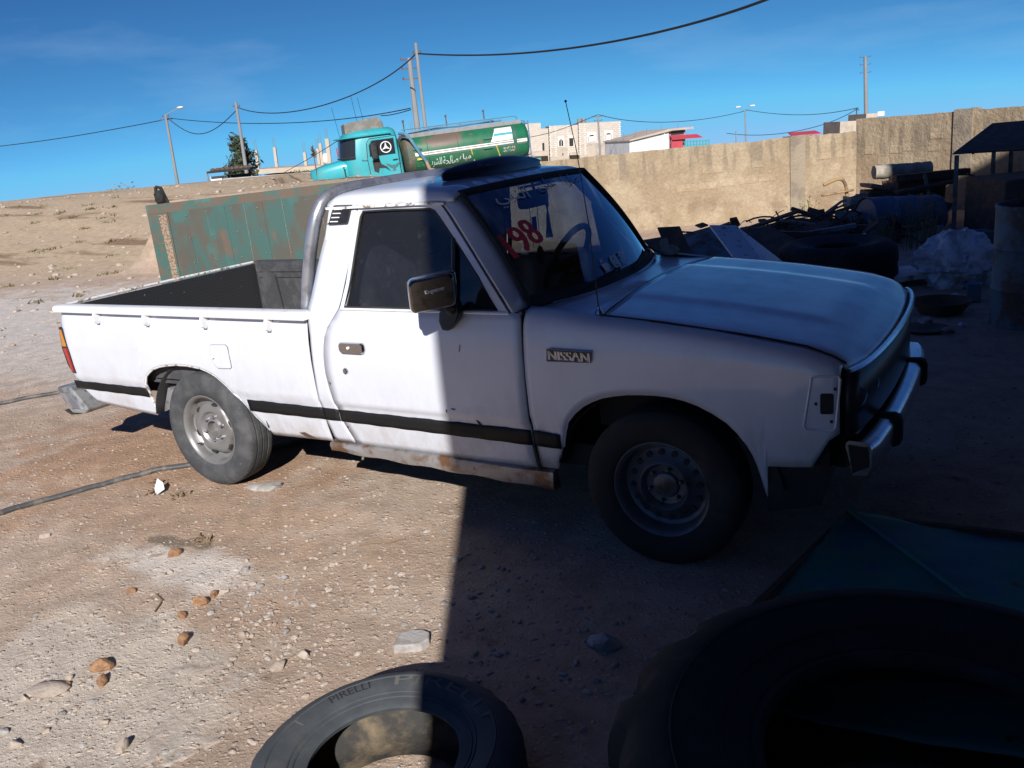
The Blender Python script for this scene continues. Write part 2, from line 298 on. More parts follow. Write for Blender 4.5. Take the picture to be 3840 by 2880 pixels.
_G = {}
def vnoise(x, y, seed=0):
    r = _G.get(seed)
    if r is None: r = _G[seed] = np.random.default_rng(seed + 100).random((256, 256))
    xi = np.floor(x).astype(int); yi = np.floor(y).astype(int); fx = x - xi; fy = y - yi
    fx = fx * fx * (3 - 2 * fx); fy = fy * fy * (3 - 2 * fy); g = lambda a, b: r[a & 255, b & 255]
    return (g(xi, yi) * (1 - fx) + g(xi + 1, yi) * fx) * (1 - fy) + (g(xi, yi + 1) * (1 - fx) + g(xi + 1, yi + 1) * fx) * fy
def fbm(x, y, seed=0, oct=4):
    return sum(vnoise(x * 2 ** k, y * 2 ** k, seed + k) * 0.5 ** k for k in range(oct)) / (2 - 0.5 ** (oct - 1))
def sst(a, b, x): t = np.clip((x - a) / (b - a), 0, 1); return t * t * (3 - 2 * t)
def ico(sub=1):
    import bmesh
    bm = bmesh.new(); bmesh.ops.create_icosphere(bm, subdivisions=sub, radius=1)
    v = np.array([q.co[:] for q in bm.verts]); f = [tuple(w.index for w in q.verts) for q in bm.faces]; bm.free(); return v, f
ICO1 = ico(1); ICO2 = ico(2); ICO3 = ico(3)
def rrect(cx, cy, hx, hy, r, z, n=4):
    P = []
    for qx, qy, a0 in ((1, 1, 0), (-1, 1, 90), (-1, -1, 180), (1, -1, 270)):
        for k in range(n + 1):
            a = math.radians(a0 + 90 * k / n); P.append((cx + qx * (hx - r) + r * math.cos(a), cy + qy * (hy - r) + r * math.sin(a), z))
    return P
# ------------------------------------------------------------------ the ground
FH = np.array([-0.53018, 0.84789]); RH = np.array([0.84789, 0.53018])
def st(x, y): dx, dy = x - 3.8134, y + 2.9591; return dx * FH[0] + dy * FH[1], dx * RH[0] + dy * RH[1]
def terrain(x, y, fine=True):
    x = np.asarray(x, float); y = np.asarray(y, float); s, t = st(x, y)
    z = -0.014 * np.clip(s - 6, 0, 10) * sst(-3, 0, t)
    hill = 1.10 * sst(15.2, 27.5, s) + 0.10 * (fbm(x * .6, y * .6, 3) - .5) * sst(15, 18, s)
    steep = 1.14 * sst(14.9, 16.3, s + 0.5 * (fbm(x * .7, y * .7, 5) - .5)) + 0.10 * (fbm(x * 1.7, y * 1.7, 8) - .5) * sst(15, 16.2, s) * sst(22, 18, s)
    w = sst(-6.6, -5.9, t)
    ret = 1.10 * sst(16.5, 16.7, s)                            # ground held up behind the yard wall
    v = sst(-2.6, -2.0, t)
    b = steep * (1 - v) + ret * v
    b = b * (1 - sst(4.6, 5.0, t))
    rise = hill * (1 - w) + b * w
    fall = (rise - 0.1) * sst(19.5, 26, s) * w + (rise + 0.3) * sst(33, 48, s) * (1 - w)
    z = z + rise - fall - 5 * sst(36, 110, s) - 0.036 * np.clip(s - 110, 0, None)
    near = 1 - sst(40, 60, s)
    z = z + near * (0.05 * (fbm(x * .35, y * .35, 20) - .5))* sst(1.5, 5, np.hypot(x - 1.2, y - .8))
    if fine:
        z = z + near * (0.022 * (fbm(x * 2.3, y * 2.3, 30) - .5) + 0.012 * (fbm(x * 9, y * 9, 40, 3) - .5))
    return z
def H(x, y): return float(terrain(np.array([x]), np.array([y]))[0])

def axis_lines(a, b, step, far, g=1.085):
    c = list(np.arange(a, b + 1e-6, step)); d = step; p = c[-1]; q = c[0]; up = []; dn = []
    while p < far: d *= g; p += d; up.append(p)
    d = step
    while q > -far: d *= g; q -= d; dn.append(q)
    return np.array(dn[::-1] + c + up)
gx = axis_lines(-5.0, 4.6, 0.042, 900); gy = axis_lines(-2.6, 5.0, 0.042, 900)
GX, GY = np.meshgrid(gx, gy, indexing='ij')
mb = MB().grid(np.stack([GX, GY, terrain(GX, GY)], -1))

def ground_material():
    m, n, l, p = new_mat('dusty_stony_ground'); p.inputs['Roughness'].default_value = 0.95; p.inputs['Specular IOR Level'].default_value = 0.15
    geo = n.new('ShaderNodeNewGeometry'); pos = geo.outputs['Position']
    def noise(sc, det=8, rough=.6, off=0):
        a = n.new('ShaderNodeVectorMath'); a.inputs[1].default_value = (off, off * 1.3, 0); l.new(pos, a.inputs[0])
        q = n.new('ShaderNodeTexNoise'); q.inputs['Scale'].default_value = sc; q.inputs['Detail'].default_value = det; q.inputs['Roughness'].default_value = rough
        l.new(a.outputs[0], q.inputs['Vector']); return q.outputs['Fac']
    def ramp(f, a, b, lo=0., hi=1.):
        r = n.new('ShaderNodeMapRange'); r.interpolation_type = 'SMOOTHSTEP'
        for k, vv in (('From Min', a), ('From Max', b), ('To Min', lo), ('To Max', hi)): r.inputs[k].default_value = vv
        l.new(f, r.inputs['Value']); return r.outputs['Result']
    def math_(op, a, b):
        k = n.new('ShaderNodeMath'); k.operation = op
        for i, q in enumerate((a, b)):
            if isinstance(q, (int, float)): k.inputs[i].default_value = q
            else: l.new(q, k.inputs[i])
        return k.outputs[0]
    def dist(cx, cy, sx, sy):                                    # soft elliptical distance to a patch, its edge broken by noise
        a = n.new('ShaderNodeVectorMath'); a.operation = 'SUBTRACT'; a.inputs[1].default_value = (cx, cy, 0); l.new(pos, a.inputs[0])
        b = n.new('ShaderNodeVectorMath'); b.operation = 'MULTIPLY'; b.inputs[1].default_value = (1 / sx, 1 / sy, 0); l.new(a.outputs[0], b.inputs[0])
        c = n.new('ShaderNodeVectorMath'); c.operation = 'LENGTH'; l.new(b.outputs[0], c.inputs[0]); return math_('ADD', c.outputs['Value'], ramp(noise(3.0, 9, .65, cx), .2, .8, -.55, .55))
    base = n.new('ShaderNodeRGB'); base.outputs[0].default_value = (0.390, 0.305, 0.242, 1); cur = base.outputs[0]
    def mix(fac, c, mode='MIX'):
        nonlocal cur
        k = n.new('ShaderNodeMixRGB'); k.blend_type = mode; k.inputs['Color2'].default_value = (*c, 1); l.new(fac, k.inputs['Fac']); l.new(cur, k.inputs['Color1']); cur = k.outputs['Color']
    mix(ramp(noise(0.9, 9, .62), .40, .66), (0.345, 0.256, 0.192))
    mix(ramp(dist(-.75, .25, 1.5, 1.1), 1.1, .5), (0.33, 0.215, 0.145))       # reddish soil by the rear wheel
    mix(ramp(dist(.15, -.35, 1.3, .35), 1.1, .5), (0.33, 0.235, 0.17))
    mix(ramp(dist(1.0, -1.6, .75, .62), 1.15, .55, 0, .75), (0.47, 0.415, 0.355))     # pale powder
    mix(ramp(dist(.62, -.78, .45, .2), 1.1, .5, 0, .8), (0.52, 0.475, 0.43))
    mix(ramp(dist(1.25, -.95, .35, .2), 1.1, .4, 0, .8), (0.34, 0.245, 0.18))
    mix(ramp(dist(-7.0, 3.3, 4.6, 2.6), 1.25, .6, 0, .9), (0.47, 0.435, 0.405))      # grey packed track
    mix(ramp(dist(-4.5, 1.9, 2.2, .9), 1.2, .5, 0, .7), (0.44, 0.39, 0.35))
    d = n.new('ShaderNodeVectorMath'); d.operation = 'DOT_PRODUCT'; d.inputs[1].default_value = (FH[0], FH[1], 0); l.new(pos, d.inputs[0])
    sv = math_('ADD', d.outputs['Value'], 3.8134 * .53018 + 2.9591 * .84789)
    hillf = ramp(math_('ADD', sv, ramp(noise(.6), .2, .8, -1, 1)), 15.2, 17.0)
    mix(hillf, (0.44, 0.345, 0.245))
    mpn = n.new('ShaderNodeMapping'); mpn.inputs['Rotation'].default_value = (0, 0, -.56); mpn.inputs['Scale'].default_value = (.22, 1.1, 1); l.new(pos, mpn.inputs['Vector'])
    q = n.new('ShaderNodeTexNoise'); q.inputs['Scale'].default_value = 1.2; q.inputs['Detail'].default_value = 8; l.new(mpn.outputs[0], q.inputs['Vector'])
    mix(math_('MULTIPLY', hillf, ramp(q.outputs['Fac'], .54, .66)), (0.48, 0.37, 0.26))
    mix(math_('MULTIPLY', hillf, ramp(q.outputs['Fac'], .44, .34)), (0.24, 0.165, 0.11))
    # oil and damp spots
    mix(ramp(dist(.33, -.62, .16, .05), 1.1, .5, 0, .7), (0.09, 0.075, 0.055)); mix(ramp(dist(.52, -.58, .12, .05), 1.1, .5, 0, .6), (0.10, 0.085, 0.06))
    mix(ramp(dist(-.55, .32, .3, .07), 1.0, .4, 0, .7), (0.15, 0.09, 0.06)); mix(ramp(noise(4.5, 4, .5, 7), .66, .72, 0, .6), (0.18, 0.115, 0.075))
    # grit: fine light and dark grains
    vo = n.new('ShaderNodeTexVoronoi'); vo.inputs['Scale'].default_value = 75; l.new(pos, vo.inputs['Vector'])
    vr = n.new('ShaderNodeSeparateColor'); l.new(vo.outputs['Color'], vr.inputs[0])
    grain = math_('MULTIPLY', ramp(vo.outputs['Distance'], .5, .2), ramp(vr.outputs[0], .72, .78)); near = ramp(sv, 12, 7)
    mix(math_('MULTIPLY', grain, math_('MULTIPLY', near, .5)), (0.50, 0.42, 0.35))
    vo2 = n.new('ShaderNodeTexVoronoi'); vo2.inputs['Scale'].default_value = 34; l.new(pos, vo2.inputs['Vector'])
    vr2 = n.new('ShaderNodeSeparateColor'); l.new(vo2.outputs['Color'], vr2.inputs[0])
    grain2 = math_('MULTIPLY', ramp(vo2.outputs['Distance'], .45, .25), ramp(vr2.outputs[1], .78, .84))
    mix(math_('MULTIPLY', grain2, math_('MULTIPLY', near, .5)), (0.46, 0.37, 0.29))
    h = n.new('ShaderNodeHueSaturation'); l.new(math_('MULTIPLY', ramp(noise(7, 10, .7, 3), .25, .75, .80, 1.2), ramp(hillf, 0, 1, 1.2, 1.0)), h.inputs['Value']); l.new(cur, h.inputs['Color']); cur = h.outputs['Color']
    l.new(cur, p.inputs['Base Color'])
    hh = math_('ADD', math_('ADD', ramp(noise(45, 10, .72), 0, 1), math_('MULTIPLY', grain, .5)), math_('MULTIPLY', grain2, .8))
    b = n.new('ShaderNodeBump'); b.inputs['Strength'].default_value = .75; b.inputs['Distance'].default_value = .012; l.new(hh, b.inputs['Height']); l.new(b.outputs[0], p.inputs['Normal'])
    return m
M['ground'] = ground_material()
tag(obj('ground', mb, M['ground'], smooth=180), kind='structure')

# ------------------------------------------------------------------ loose grit and scrub (nobody could count it)
def scatter(name, mat_, n, place, rmin, rmax, label, pw=4.5, flat=.55, src=ICO1, sink=.25):
    v0, f0 = src; V = []; F = []; k = 0
    P = place(n); z = terrain(P[:, 0], P[:, 1])
    for (x, y), zz in zip(P, z):
        r = rmin + (rmax - rmin) * rng.random() ** pw
        a = rng.random() * 6.283; ca, sa = math.cos(a), math.sin(a)
        q = v0 * (r * np.array([1 + .5 * rng.random(), .7 + .4 * rng.random(), flat * (.6 + .7 * rng.random())])) * (1 + .35 * (rng.random((len(v0), 1)) - .5))
        q = np.stack([q[:, 0] * ca - q[:, 1] * sa, q[:, 0] * sa + q[:, 1] * ca, q[:, 2]], 1) + (x, y, zz + r * flat * sink)
        V.append(q); F += [tuple(i + k for i in t) for t in f0]; k += len(q)
    b = MB(); b.v = V; b.f = F; b.n = k
    return tag(obj(name, b, mat_, smooth=0), label, kind='stuff')
def near_place(lo, hi, ex=1.0, tl=-.66, tr=.62):
    def go(n):
        s = lo + (hi - lo) * rng.random(n) ** ex; t = s * (tl + (tr - tl) * rng.random(n))
        return np.stack([3.8134 + s * FH[0] + t * RH[0], -2.9591 + s * FH[1] + t * RH[1]], 1)
    return go
scatter('gravel', M['stone'], 7000, near_place(1.6, 8.5, 1.3), .002, .0115, 'pale loose gravel scattered over the dusty yard')
scatter('grit', M['greystone'], 3500, near_place(1.6, 9, 1.3), .002, .011, 'grey grit scattered over the dusty yard')
scatter('rubble', M['stone'], 900, near_place(9, 30, 1.0, -.62, -.1), .012, .075, 'loose stones strewn over the tan hillside', pw=4)
def clump_place(cx, cy, sx, sy):
    return lambda n: np.stack([cx + sx * rng.normal(size=n), cy + sy * rng.normal(size=n)], 1)
for i, (cx, cy, sx, sy, n) in enumerate(((1.15, -.85, .22, .1, 110), (1.45, -1.05, .28, .12, 170), (1.0, -1.62, .2, .12, 90), (1.6, -.55, .3, .16, 150), (2.35, -.2, .35, .3, 260), (2.5, -1.6, .12, .1, 160), (2.45, -.75, .25, .2, 120))):
    scatter('gravel', M['stone'] if i % 2 else M['greystone'], n, clump_place(cx, cy, sx, sy), .003, .016, 'drift of coarser gravel on the yard floor', pw=3)
def scrub(name, cs, label, m, hgt, n):
    b = MB()
    for cx, cy in cs:
        for _ in range(n):
            a = rng.random() * 6.28; r = hgt * (.4 + rng.random()); x = cx + .25 * rng.normal() * hgt * 3; y = cy + .25 * rng.normal() * hgt * 3; z = H(x, y)
            tip = np.array([x + math.cos(a) * r * .7, y + math.sin(a) * r * .7, z + r * .6]); w = np.array([-math.sin(a), math.cos(a), 0]) * .012 * (1 + hgt * 4)
            b.add([np.array([x, y, z]) - w, np.array([x, y, z]) + w, tip], [(0, 1, 2)])
    return tag(obj(name, b, m, smooth=0), label, kind='stuff')
hc = [tuple(near_place(12, 27, 1, -.62, -.42)(1)[0]) for _ in range(46)]
scrub('scrub', hc, 'low dry scrub dotting the tan hillside', M['drygrass'], .10, 18)
scrub('scrub', [(-.38, -.12), (-.3, -.2), (-.55, 0), (.5, -.55), (-.1, -.2)], 'flattened dry grass beside the rear wheel hose', M['twig'], .028, 34)

# ------------------------------------------------------------------ single stones on the yard floor
def stone_mesh(seed, sub=ICO2, flat=.62, sharp=.28):
    r = np.random.default_rng(seed); v, f = sub; v = v.copy()
    for _ in range(7):
        nrm = r.normal(size=3); nrm /= np.linalg.norm(nrm); d = .55 + .3 * r.random(); k = v @ nrm - d; v -= np.clip(k, 0, None)[:, None] * nrm
    v *= 1 + sharp * (r.random((len(v), 1)) - .5) * .5; v *= np.array([1.1, .8, flat]); return v, f
def stone(name, x, y, r, m, label, seed, flat=.62, group=None, rz=None, elong=1.0, cat='stone', sink=.3):
    v, f = stone_mesh(seed, flat=flat); v = v * r * np.array([elong, 1, 1]); a = seed * 1.7 if rz is None else rz
    v = np.stack([v[:, 0] * math.cos(a) - v[:, 1] * math.sin(a), v[:, 0] * math.sin(a) + v[:, 1] * math.cos(a), v[:, 2]], 1)
    o = obj(name, MB().add(v, f), m, smooth=30); o.location = (x, y, H(x, y) + r * flat * sink)
    return tag(o, label, cat, group)
cl = M['clod']; G1 = 'brown clods on the pale dust'
stone('clay_clod', .49, -.703, .034, cl, 'brown clod on the white powder patch, farthest of the brown clods', 1, .8, G1, cat='clod')
stone('clay_clod', .978, -.975, .040, cl, 'broad brown clod touching a smaller clod, amid grey gravel', 2, .7, G1, cat='clod')
stone('clay_clod', .985, -.905, .023, cl, 'small brown clod leaning on the broad clod amid gravel', 3, .8, G1, cat='clod')
stone('clay_clod', .596, -1.021, .026, cl, 'low crumbled brown clod alone on pale dust left of the gravel', 4, .6, G1, cat='clod')
stone('clay_clod', 1.159, -1.201, .034, cl, 'round orange-brown clod just above the grey rock ledge', 5, .85, G1, cat='clod')
stone('clay_clod', 1.019, -1.442, .042, cl, 'biggest brown clod, flat-sided, on pale dust at lower left', 6, .75, G1, cat='clod')
stone('clay_clod', 1.093, -1.499, .027, cl, 'rounder brown clod close below the biggest clod', 7, .9, G1, cat='clod')
stone('clay_clod', .984, -1.57, .019, cl, 'little brown clod beside the long half-buried pale stone', 8, .8, G1, cat='clod')
stone('clay_clod', .997, -1.076, .024, cl, 'little brown clod between the broad clod and the grey ledge', 9, .7, G1, cat='clod')
stone('stone', .951, -1.618, .062, M['stone'], 'long pale half-buried stone at lower left with a shaded end', 10, .4, rz=.5, elong=1.2)
stone('stone', .906, -1.672, .024, M['stone'], 'small tan stone below the long half-buried stone', 11)
stone('stone', 1.623, -1.177, .036, M['stone'], 'flat angular pink-grey stone in the stone cluster above the loose tyre', 12, .5)
stone('stone', 1.658, -1.092, .026, M['stone'], 'upright wedge stone at the back of the cluster above the loose tyre', 13, .9)
stone('stone', 1.479, -1.696, .024, M['stone'], 'white upright chip of stone on the dust near the bottom edge', 14, 1.1)
stone('stone', 1.119, -1.831, .022, M['stone'], 'rounded cream stone in the bottom left corner', 15, .8)
stone('stone', .942, -.699, .027, M['greystone'], 'pale rounded grey stone lying clear on the tan soil', 16, .6)
stone('stone', 1.286, -.522, .018, M['stone'], 'cream stone left of a same-sized stone, midway to the shade', 17, .7)
stone('stone', 1.444, -.484, .018, M['stone'], 'cream stone nearest the shade edge, right of a same-sized stone', 18, .7)
stone('stone', -.358, -.814, .024, M['stone'], 'tan stone just below the black hose', 19, .7)
stone('stone', 1.343, -1.079, .019, M['stone'], 'pale stone beside a reddish chip above the grey ledge', 20, .7)
for k, (x, y, r) in enumerate(((1.01, -1.81, .02), (.955, -1.532, .018), (1.003, -.869, .024), (1.167, -.683, .018), (.606, -.87, .02), (.619, -.83, .017), (1.118, -.775, .019), (1.302, -1.634, .015), (1.15, -1.744, .016), (1.555, -1.153, .012), (1.38, -1.07, .013), (1.238, -.317, .015))):
    stone('stone', x, y, r, M['stone'] if k % 3 else M['greystone'], 'small pale stone lying loose on the sunlit dust', 30 + k, .6, 'small loose stones on the sunlit ground')
stone('stone', .30, .05, .085, M['greystone'], 'broad flat brown-grey rock beside the rear wheel', 60, .28, rz=.35, elong=1.25)
stone('stone', 2.62, -.62, .055, M['greystone'], 'blue-grey stone in deep shade beside the teal sheet edge', 61, .7)
stone('stone', 3.10, 4.25, .075, M['greystone'], 'pale rounded stone in the shade just past the hood corner', 62, .75)
stone('stone', 3.24, 5.22, .055, M['sack'], 'small white pointed stone by the blue box', 63, 1.0)
stone('stone', 3.36, 4.25, .04, M['sack'], 'white chip in the shade under the upright drum', 64, .6)
stone('stone', 3.28, 4.0, .06, M['greystone'], 'dull grey lump in the shade left of the upright drum', 65, .6)
# flat grey slab of stone by the shade line
pl = np.array([(1.955, -.945), (1.928, -.872), (1.962, -.835), (1.999, -.822), (2.03, -.826), (2.055, -.862), (2.046, -.9), (2.005, -.925)])
b = MB().prism(np.c_[pl, [H(*q) - .01 for q in pl]], (0, 0, .042)); tag(obj('stone_slab', b, M['greystone'], smooth=0, bevel=.006), 'flat grey flagstone lying near the shadow edge above the loose tyre', 'stone')
# rock ledge breaking through the dust
led = np.array([(1.339, -1.151), (1.40, -1.15), (1.463, -1.223), (1.50, -1.235), (1.575, -1.285), (1.625, -1.325), (1.648, -1.406), (1.684, -1.475), (1.746, -1.537), (1.738, -1.617), (1.70, -1.70), (1.60, -1.74), (1.5, -1.64), (1.43, -1.52), (1.325, -1.432), (1.207, -1.317), (1.229, -1.226)])
lx, ly = np.meshgrid(np.arange(1.15, 1.80, .011), np.arange(-1.80, -1.10, .011), indexing='ij')
def poly_sd(px, py, poly):                                       # signed distance to the outline, positive inside
    d = np.full(px.shape, 9.0); ins = np.zeros(px.shape, bool); n = len(poly)
    for a in range(n):
        (x0, y0), (x1, y1) = poly[a], poly[(a + 1) % n]; ex_, ey_ = x1 - x0, y1 - y0; t = np.clip(((px - x0) * ex_ + (py - y0) * ey_) / (ex_ ** 2 + ey_ ** 2), 0, 1)
        d = np.minimum(d, np.hypot(px - x0 - t * ex_, py - y0 - t * ey_)); c = (y0 > py) != (y1 > py); ins ^= c & (px < (x1 - x0) * (py - y0) / (y1 - y0 + 1e-12) + x0)
    return np.where(ins, d, -d)
sdv = poly_sd(lx, ly, led) + .05 * (fbm(lx * 14, ly * 14, 130, 4) - .5); inland = sst(1.25, 1.5, lx * .8 - ly * .25 + .12 * fbm(lx * 6, ly * 6, 133))
lz = terrain(lx, ly) - .02 + sst(-.004, .012, sdv) * (.008 + .010 * inland) + .016 * (fbm(lx * 11, ly * 16, 137, 5) - .5) + .006 * np.floor(4 * fbm(lx * 5, ly * 9, 139, 3)) / 4
R = np.stack([lx, ly, lz], -1)
M['ledge'] = mat('grey_green_bedrock', (0.425, 0.375, 0.32), .95, col2=(0.40, 0.33, 0.275), scale=9, lo=.42, hi=.58, bump=.8, bscale=45, var=.15, col3=(.46, .42, .365), scale3=22)
tag(obj('rock_ledge', MB().grid(R), M['ledge'], smooth=180), 'grey-green bedrock ledge showing through the dust left of the loose tyre', 'rock')

# ------------------------------------------------------------------ hoses and litter
def lay(path, r, lift=0.0):
    p = np.array(path); k = np.linspace(0, 1, 40); q = np.stack([np.interp(k, np.linspace(0, 1, len(p)), p[:, i]) for i in (0, 1)], 1)
    q += .006 * np.stack([np.sin(k * 23), np.cos(k * 19)], 1)
    return np.c_[q, terrain(q[:, 0], q[:, 1]) + r * .8 + lift]
tag(obj('hose', MB().tube(lay([(-.90, -1.4), (-.891, -.741), (-.83, -.55), (-.732, -.347), (-.64, -.15), (-.564, -.022), (-.423, .131), (-.2, .42), (.1, .9)], .016), .016, 10), M['hose']), 'black rubber hose running along the ground under the rear wheel', 'hose')
tag(obj('hose', MB().tube(lay([(-3.5, -.4), (-3.364, .388), (-3.301, .622), (-3.18, .835), (-3.08, 1.009), (-2.7, 1.6), (-2.2, 2.6)], .017), .017, 8), M['hose']), 'far black hose on the pale track behind the tailgate', 'hose')
v = np.array([(0, 0, 0), (.05, -.02, .01), (.02, .03, .05), (-.02, .06, .12), (.03, .07, .08), (.06, .05, .03), (-.03, .02, .04)])
tag(obj('plastic_scrap', MB().add(v * .62 + (-.27, -.22, H(-.27, -.22)), [(0, 1, 2), (2, 4, 3), (1, 5, 4, 2), (0, 2, 6), (6, 2, 3)]), M['sack'], smooth=0, solid=.004), 'crumpled white plastic scrap standing on the ground by the hose', 'litter')
def twig(pts, label, r=.004):
    p = np.array(pts); tag(obj('twig', MB().tube(np.c_[p, terrain(p[:, 0], p[:, 1]) + .006], r, 5), M['twig']), label, 'twig')
twig([(1.28, -.33), (1.33, -.29), (1.40, -.26), (1.44, -.2)], 'thin brown twig lying on the sunlit gravel near the shade line')
twig([(.74, -1.0), (.82, -1.03), (.86, -1.1)], 'curved dry stalk lying beside the brown clods')
twig([(-2.3, .95), (-2.36, 1.15), (-2.25, 1.3)], 'dead brown branch on the pale track left of the tail lamp', .012)

# ------------------------------------------------------------------ the yard wall
def wall_material(nm='stained_tan_plaster', gain=1.22):
    m, n, l, p = new_mat(nm); p.inputs['Roughness'].default_value = .95; p.inputs['Specular IOR Level'].default_value = .1
    geo = n.new('ShaderNodeNewGeometry'); pos = geo.outputs['Position']; sep = n.new('ShaderNodeSeparateXYZ'); l.new(pos, sep.inputs[0])
    def noise(sc, det=8, off=0, stretch=(1, 1, 1)):
        mpn = n.new('ShaderNodeMapping'); mpn.inputs['Scale'].default_value = stretch; mpn.inputs['Location'].default_value = (off, off, 0); l.new(pos, mpn.inputs['Vector'])
        q = n.new('ShaderNodeTexNoise'); q.inputs['Scale'].default_value = sc; q.inputs['Detail'].default_value = det; q.inputs['Roughness'].default_value = .6
        l.new(mpn.outputs[0], q.inputs['Vector']); return q.outputs['Fac']
    def ramp(f, a, b, lo=0., hi=1.):
        r = n.new('ShaderNodeMapRange'); r.interpolation_type = 'SMOOTHSTEP'
        for k, vv in (('From Min', a), ('From Max', b), ('To Min', lo), ('To Max', hi)): r.inputs[k].default_value = vv
        l.new(f, r.inputs['Value']); return r.outputs['Result']
    def mul(a, b): k = n.new('ShaderNodeMath'); k.operation = 'MULTIPLY'; l.new(a, k.inputs[0]); l.new(b, k.inputs[1]); return k.outputs[0]
    base = n.new('ShaderNodeRGB'); base.outputs[0].default_value = (0.288, 0.230, 0.160, 1); cur = base.outputs[0]
    def mix(fac, c):
        nonlocal cur
        k = n.new('ShaderNodeMixRGB'); k.inputs['Color2'].default_value = (*c, 1); l.new(fac, k.inputs['Fac']); l.new(cur, k.inputs['Color1']); cur = k.outputs['Color']
    mix(ramp(noise(1.5), .42, .6, 0, .8), (0.235, 0.178, 0.118))
    mix(ramp(noise(4, 9, 3), .5, .66, 0, .7), (0.32, 0.262, 0.185))
    drip = noise(6.5, 4, 7, (1, 1, .16)); band = mul(ramp(sep.outputs['Z'], .55, 1.0), ramp(sep.outputs['Z'], 1.45, 1.12, .25, 1))
    mix(mul(ramp(drip, .47, .6, 0, .75), band), (0.165, 0.134, 0.10))
    mix(mul(ramp(noise(2.2, 6, 11), .5, .62), ramp(sep.outputs['Z'], .45, .15, 0, .7)), (0.18, 0.13, 0.09))
    h = n.new('ShaderNodeHueSaturation'); l.new(ramp(noise(25, 9), .25, .75, .88 * gain, 1.12 * gain), h.inputs['Value']); l.new(cur, h.inputs['Color']); l.new(h.outputs[0], p.inputs['Base Color'])
    b = n.new('ShaderNodeBump'); b.inputs['Strength'].default_value = .7; b.inputs['Distance'].default_value = .03; l.new(noise(16, 9), b.inputs['Height']); l.new(b.outputs[0], p.inputs['Normal'])
    return m
M['plaster'] = wall_material()
WO = np.array([-4.81, 9.93]); WD = RH; WN = np.array([RH[1], -RH[0]])     # face line, direction, outward normal (to the camera)
def wall_slab(o2, d2, n2, a0, a1, z0, top, th, seed, step=.1):
    aa = np.linspace(a0, a1, max(2, int((a1 - a0) / step))); zt = top + .035 * (fbm(aa * 3, aa * 0 + seed, seed, 3) - .5) + .02 * (vnoise(aa * 14, aa * 0, seed) - .5)
    R = []
    zz = np.linspace(0, 1, 9)
    for a, t in zip(aa, zt):
        f = [np.r_[o2 + d2 * a + n2 * (.010 * (fbm(np.array([a * 1.7]), np.array([z0 + (t - z0) * k]) * 2.1, seed + 2)[0] - .5)), z0 + (t - z0) * k] for k in zz]
        bk = [np.r_[o2 + d2 * a - n2 * th, t - .012], np.r_[o2 + d2 * a - n2 * th, z0]]
        R.append(np.array(f + bk))
    return MB().loft(np.array(R))
wall = thing('boundary_wall', 'stained tan plastered block wall along the back of the yard', 'wall', (WO[0], WO[1], 0))
wo = np.zeros(2)
obj('wall_panel', wall_slab(wo, WD, WN, -.9, 5.72, -.6, 1.21, .2, 50), M['plaster'], wall, smooth=60)
obj('wall_panel', wall_slab(wo, WD, WN, 6.02, 6.85, -.6, 1.205, .2, 54), M['plaster'], wall, smooth=60)
M['pillar'] = mat('rough_concrete_pillar', (0.28, 0.23, 0.17), .95, col2=(0.20, 0.168, 0.13), scale=4, lo=.45, hi=.6, bump=.6, bscale=26, bdist=.03)
obj('pillar', wall_slab(WN * .03, WD, WN, 5.68, 5.94, -.6, 1.225, .26, 58, .06), M['pillar'], wall, smooth=60)
obj('pillar', wall_slab(WN * .012, WD, WN, 5.945, 6.03, -.6, 1.215, .24, 59, .06), M['plaster'], wall, smooth=60)
def blocks(o2, d2, n2, L):
    for a0, z0, a1, z1 in L:
        c = o2 + d2 * (a0 + a1) / 2 - n2 * .059; rz = math.atan2(d2[1], d2[0])
        b = MB(); b.box((0, 0, 0), (a1 - a0, .13, z1 - z0)); o = obj('brick', b, M['brickpl'], wall, smooth=0, bevel=.006); o.location = (c[0], c[1], (z0 + z1) / 2); o.rotation_euler = (0, 0, rz)
M['brickpl'] = wall_material('pale_plastered_block', 1.36)
_unused = lambda: mat('pale_plastered_block', (0.315, 0.255, 0.175), .95, col2=(0.27, 0.21, 0.14), scale=5, bump=.5, bscale=30)
xa = lambda x: (x + 4.81) / .84789
blocks(wo, WD, WN, [(xa(-1.69), .46, xa(-1.4), .58), (xa(-1.36), .46, xa(-1.09), .585), (xa(-1.05), .485, xa(-.82), .61), (xa(-.76), .495, xa(-.5), .62), (xa(-.46), .50, xa(-.21), .625), (xa(-1.29), .73, xa(-.97), .85), (xa(-.56), .75, xa(-.38), .86), (xa(.60), .58, xa(.75), .70), (xa(.40), .78, xa(.62), .885), (xa(.7), .78, xa(.88), .90)])
# higher right-hand stretch, turning towards the camera
W2O = np.array([1.10, 13.52]); W2D = np.array([3.6 - 1.10, 12.35 - 13.52]); W2D = W2D / np.linalg.norm(W2D); W2N = np.array([W2D[1], -W2D[0]])
w2o = W2O - WO
wall2 = wall
obj('wall_panel', wall_slab(w2o, W2D, W2N, -.13, 1.66, -.6, 1.405, .2, 62), M['plaster'], wall, smooth=60)
obj('wall_panel', wall_slab(w2o, W2D, W2N, 1.88, 6.2, -.6, 1.415, .2, 66), M['plaster'], wall, smooth=60)
obj('pillar', wall_slab(w2o + W2N * .03, W2D, W2N, 1.62, 1.92, -.6, 1.43, .26, 68, .06), M['pillar'], wall, smooth=60)
blocks(w2o, W2D, W2N, [(.52, .80, .73, .93), (.76, .83, .96, .95), (1.20, .81, 1.40, .94), (1.22, 1.0, 1.44, 1.09), (.04, .80, .21, .93), (.3, .62, .5, .74), (.75, .63, .93, .76), (1.95, .99, 2.1, 1.1)])
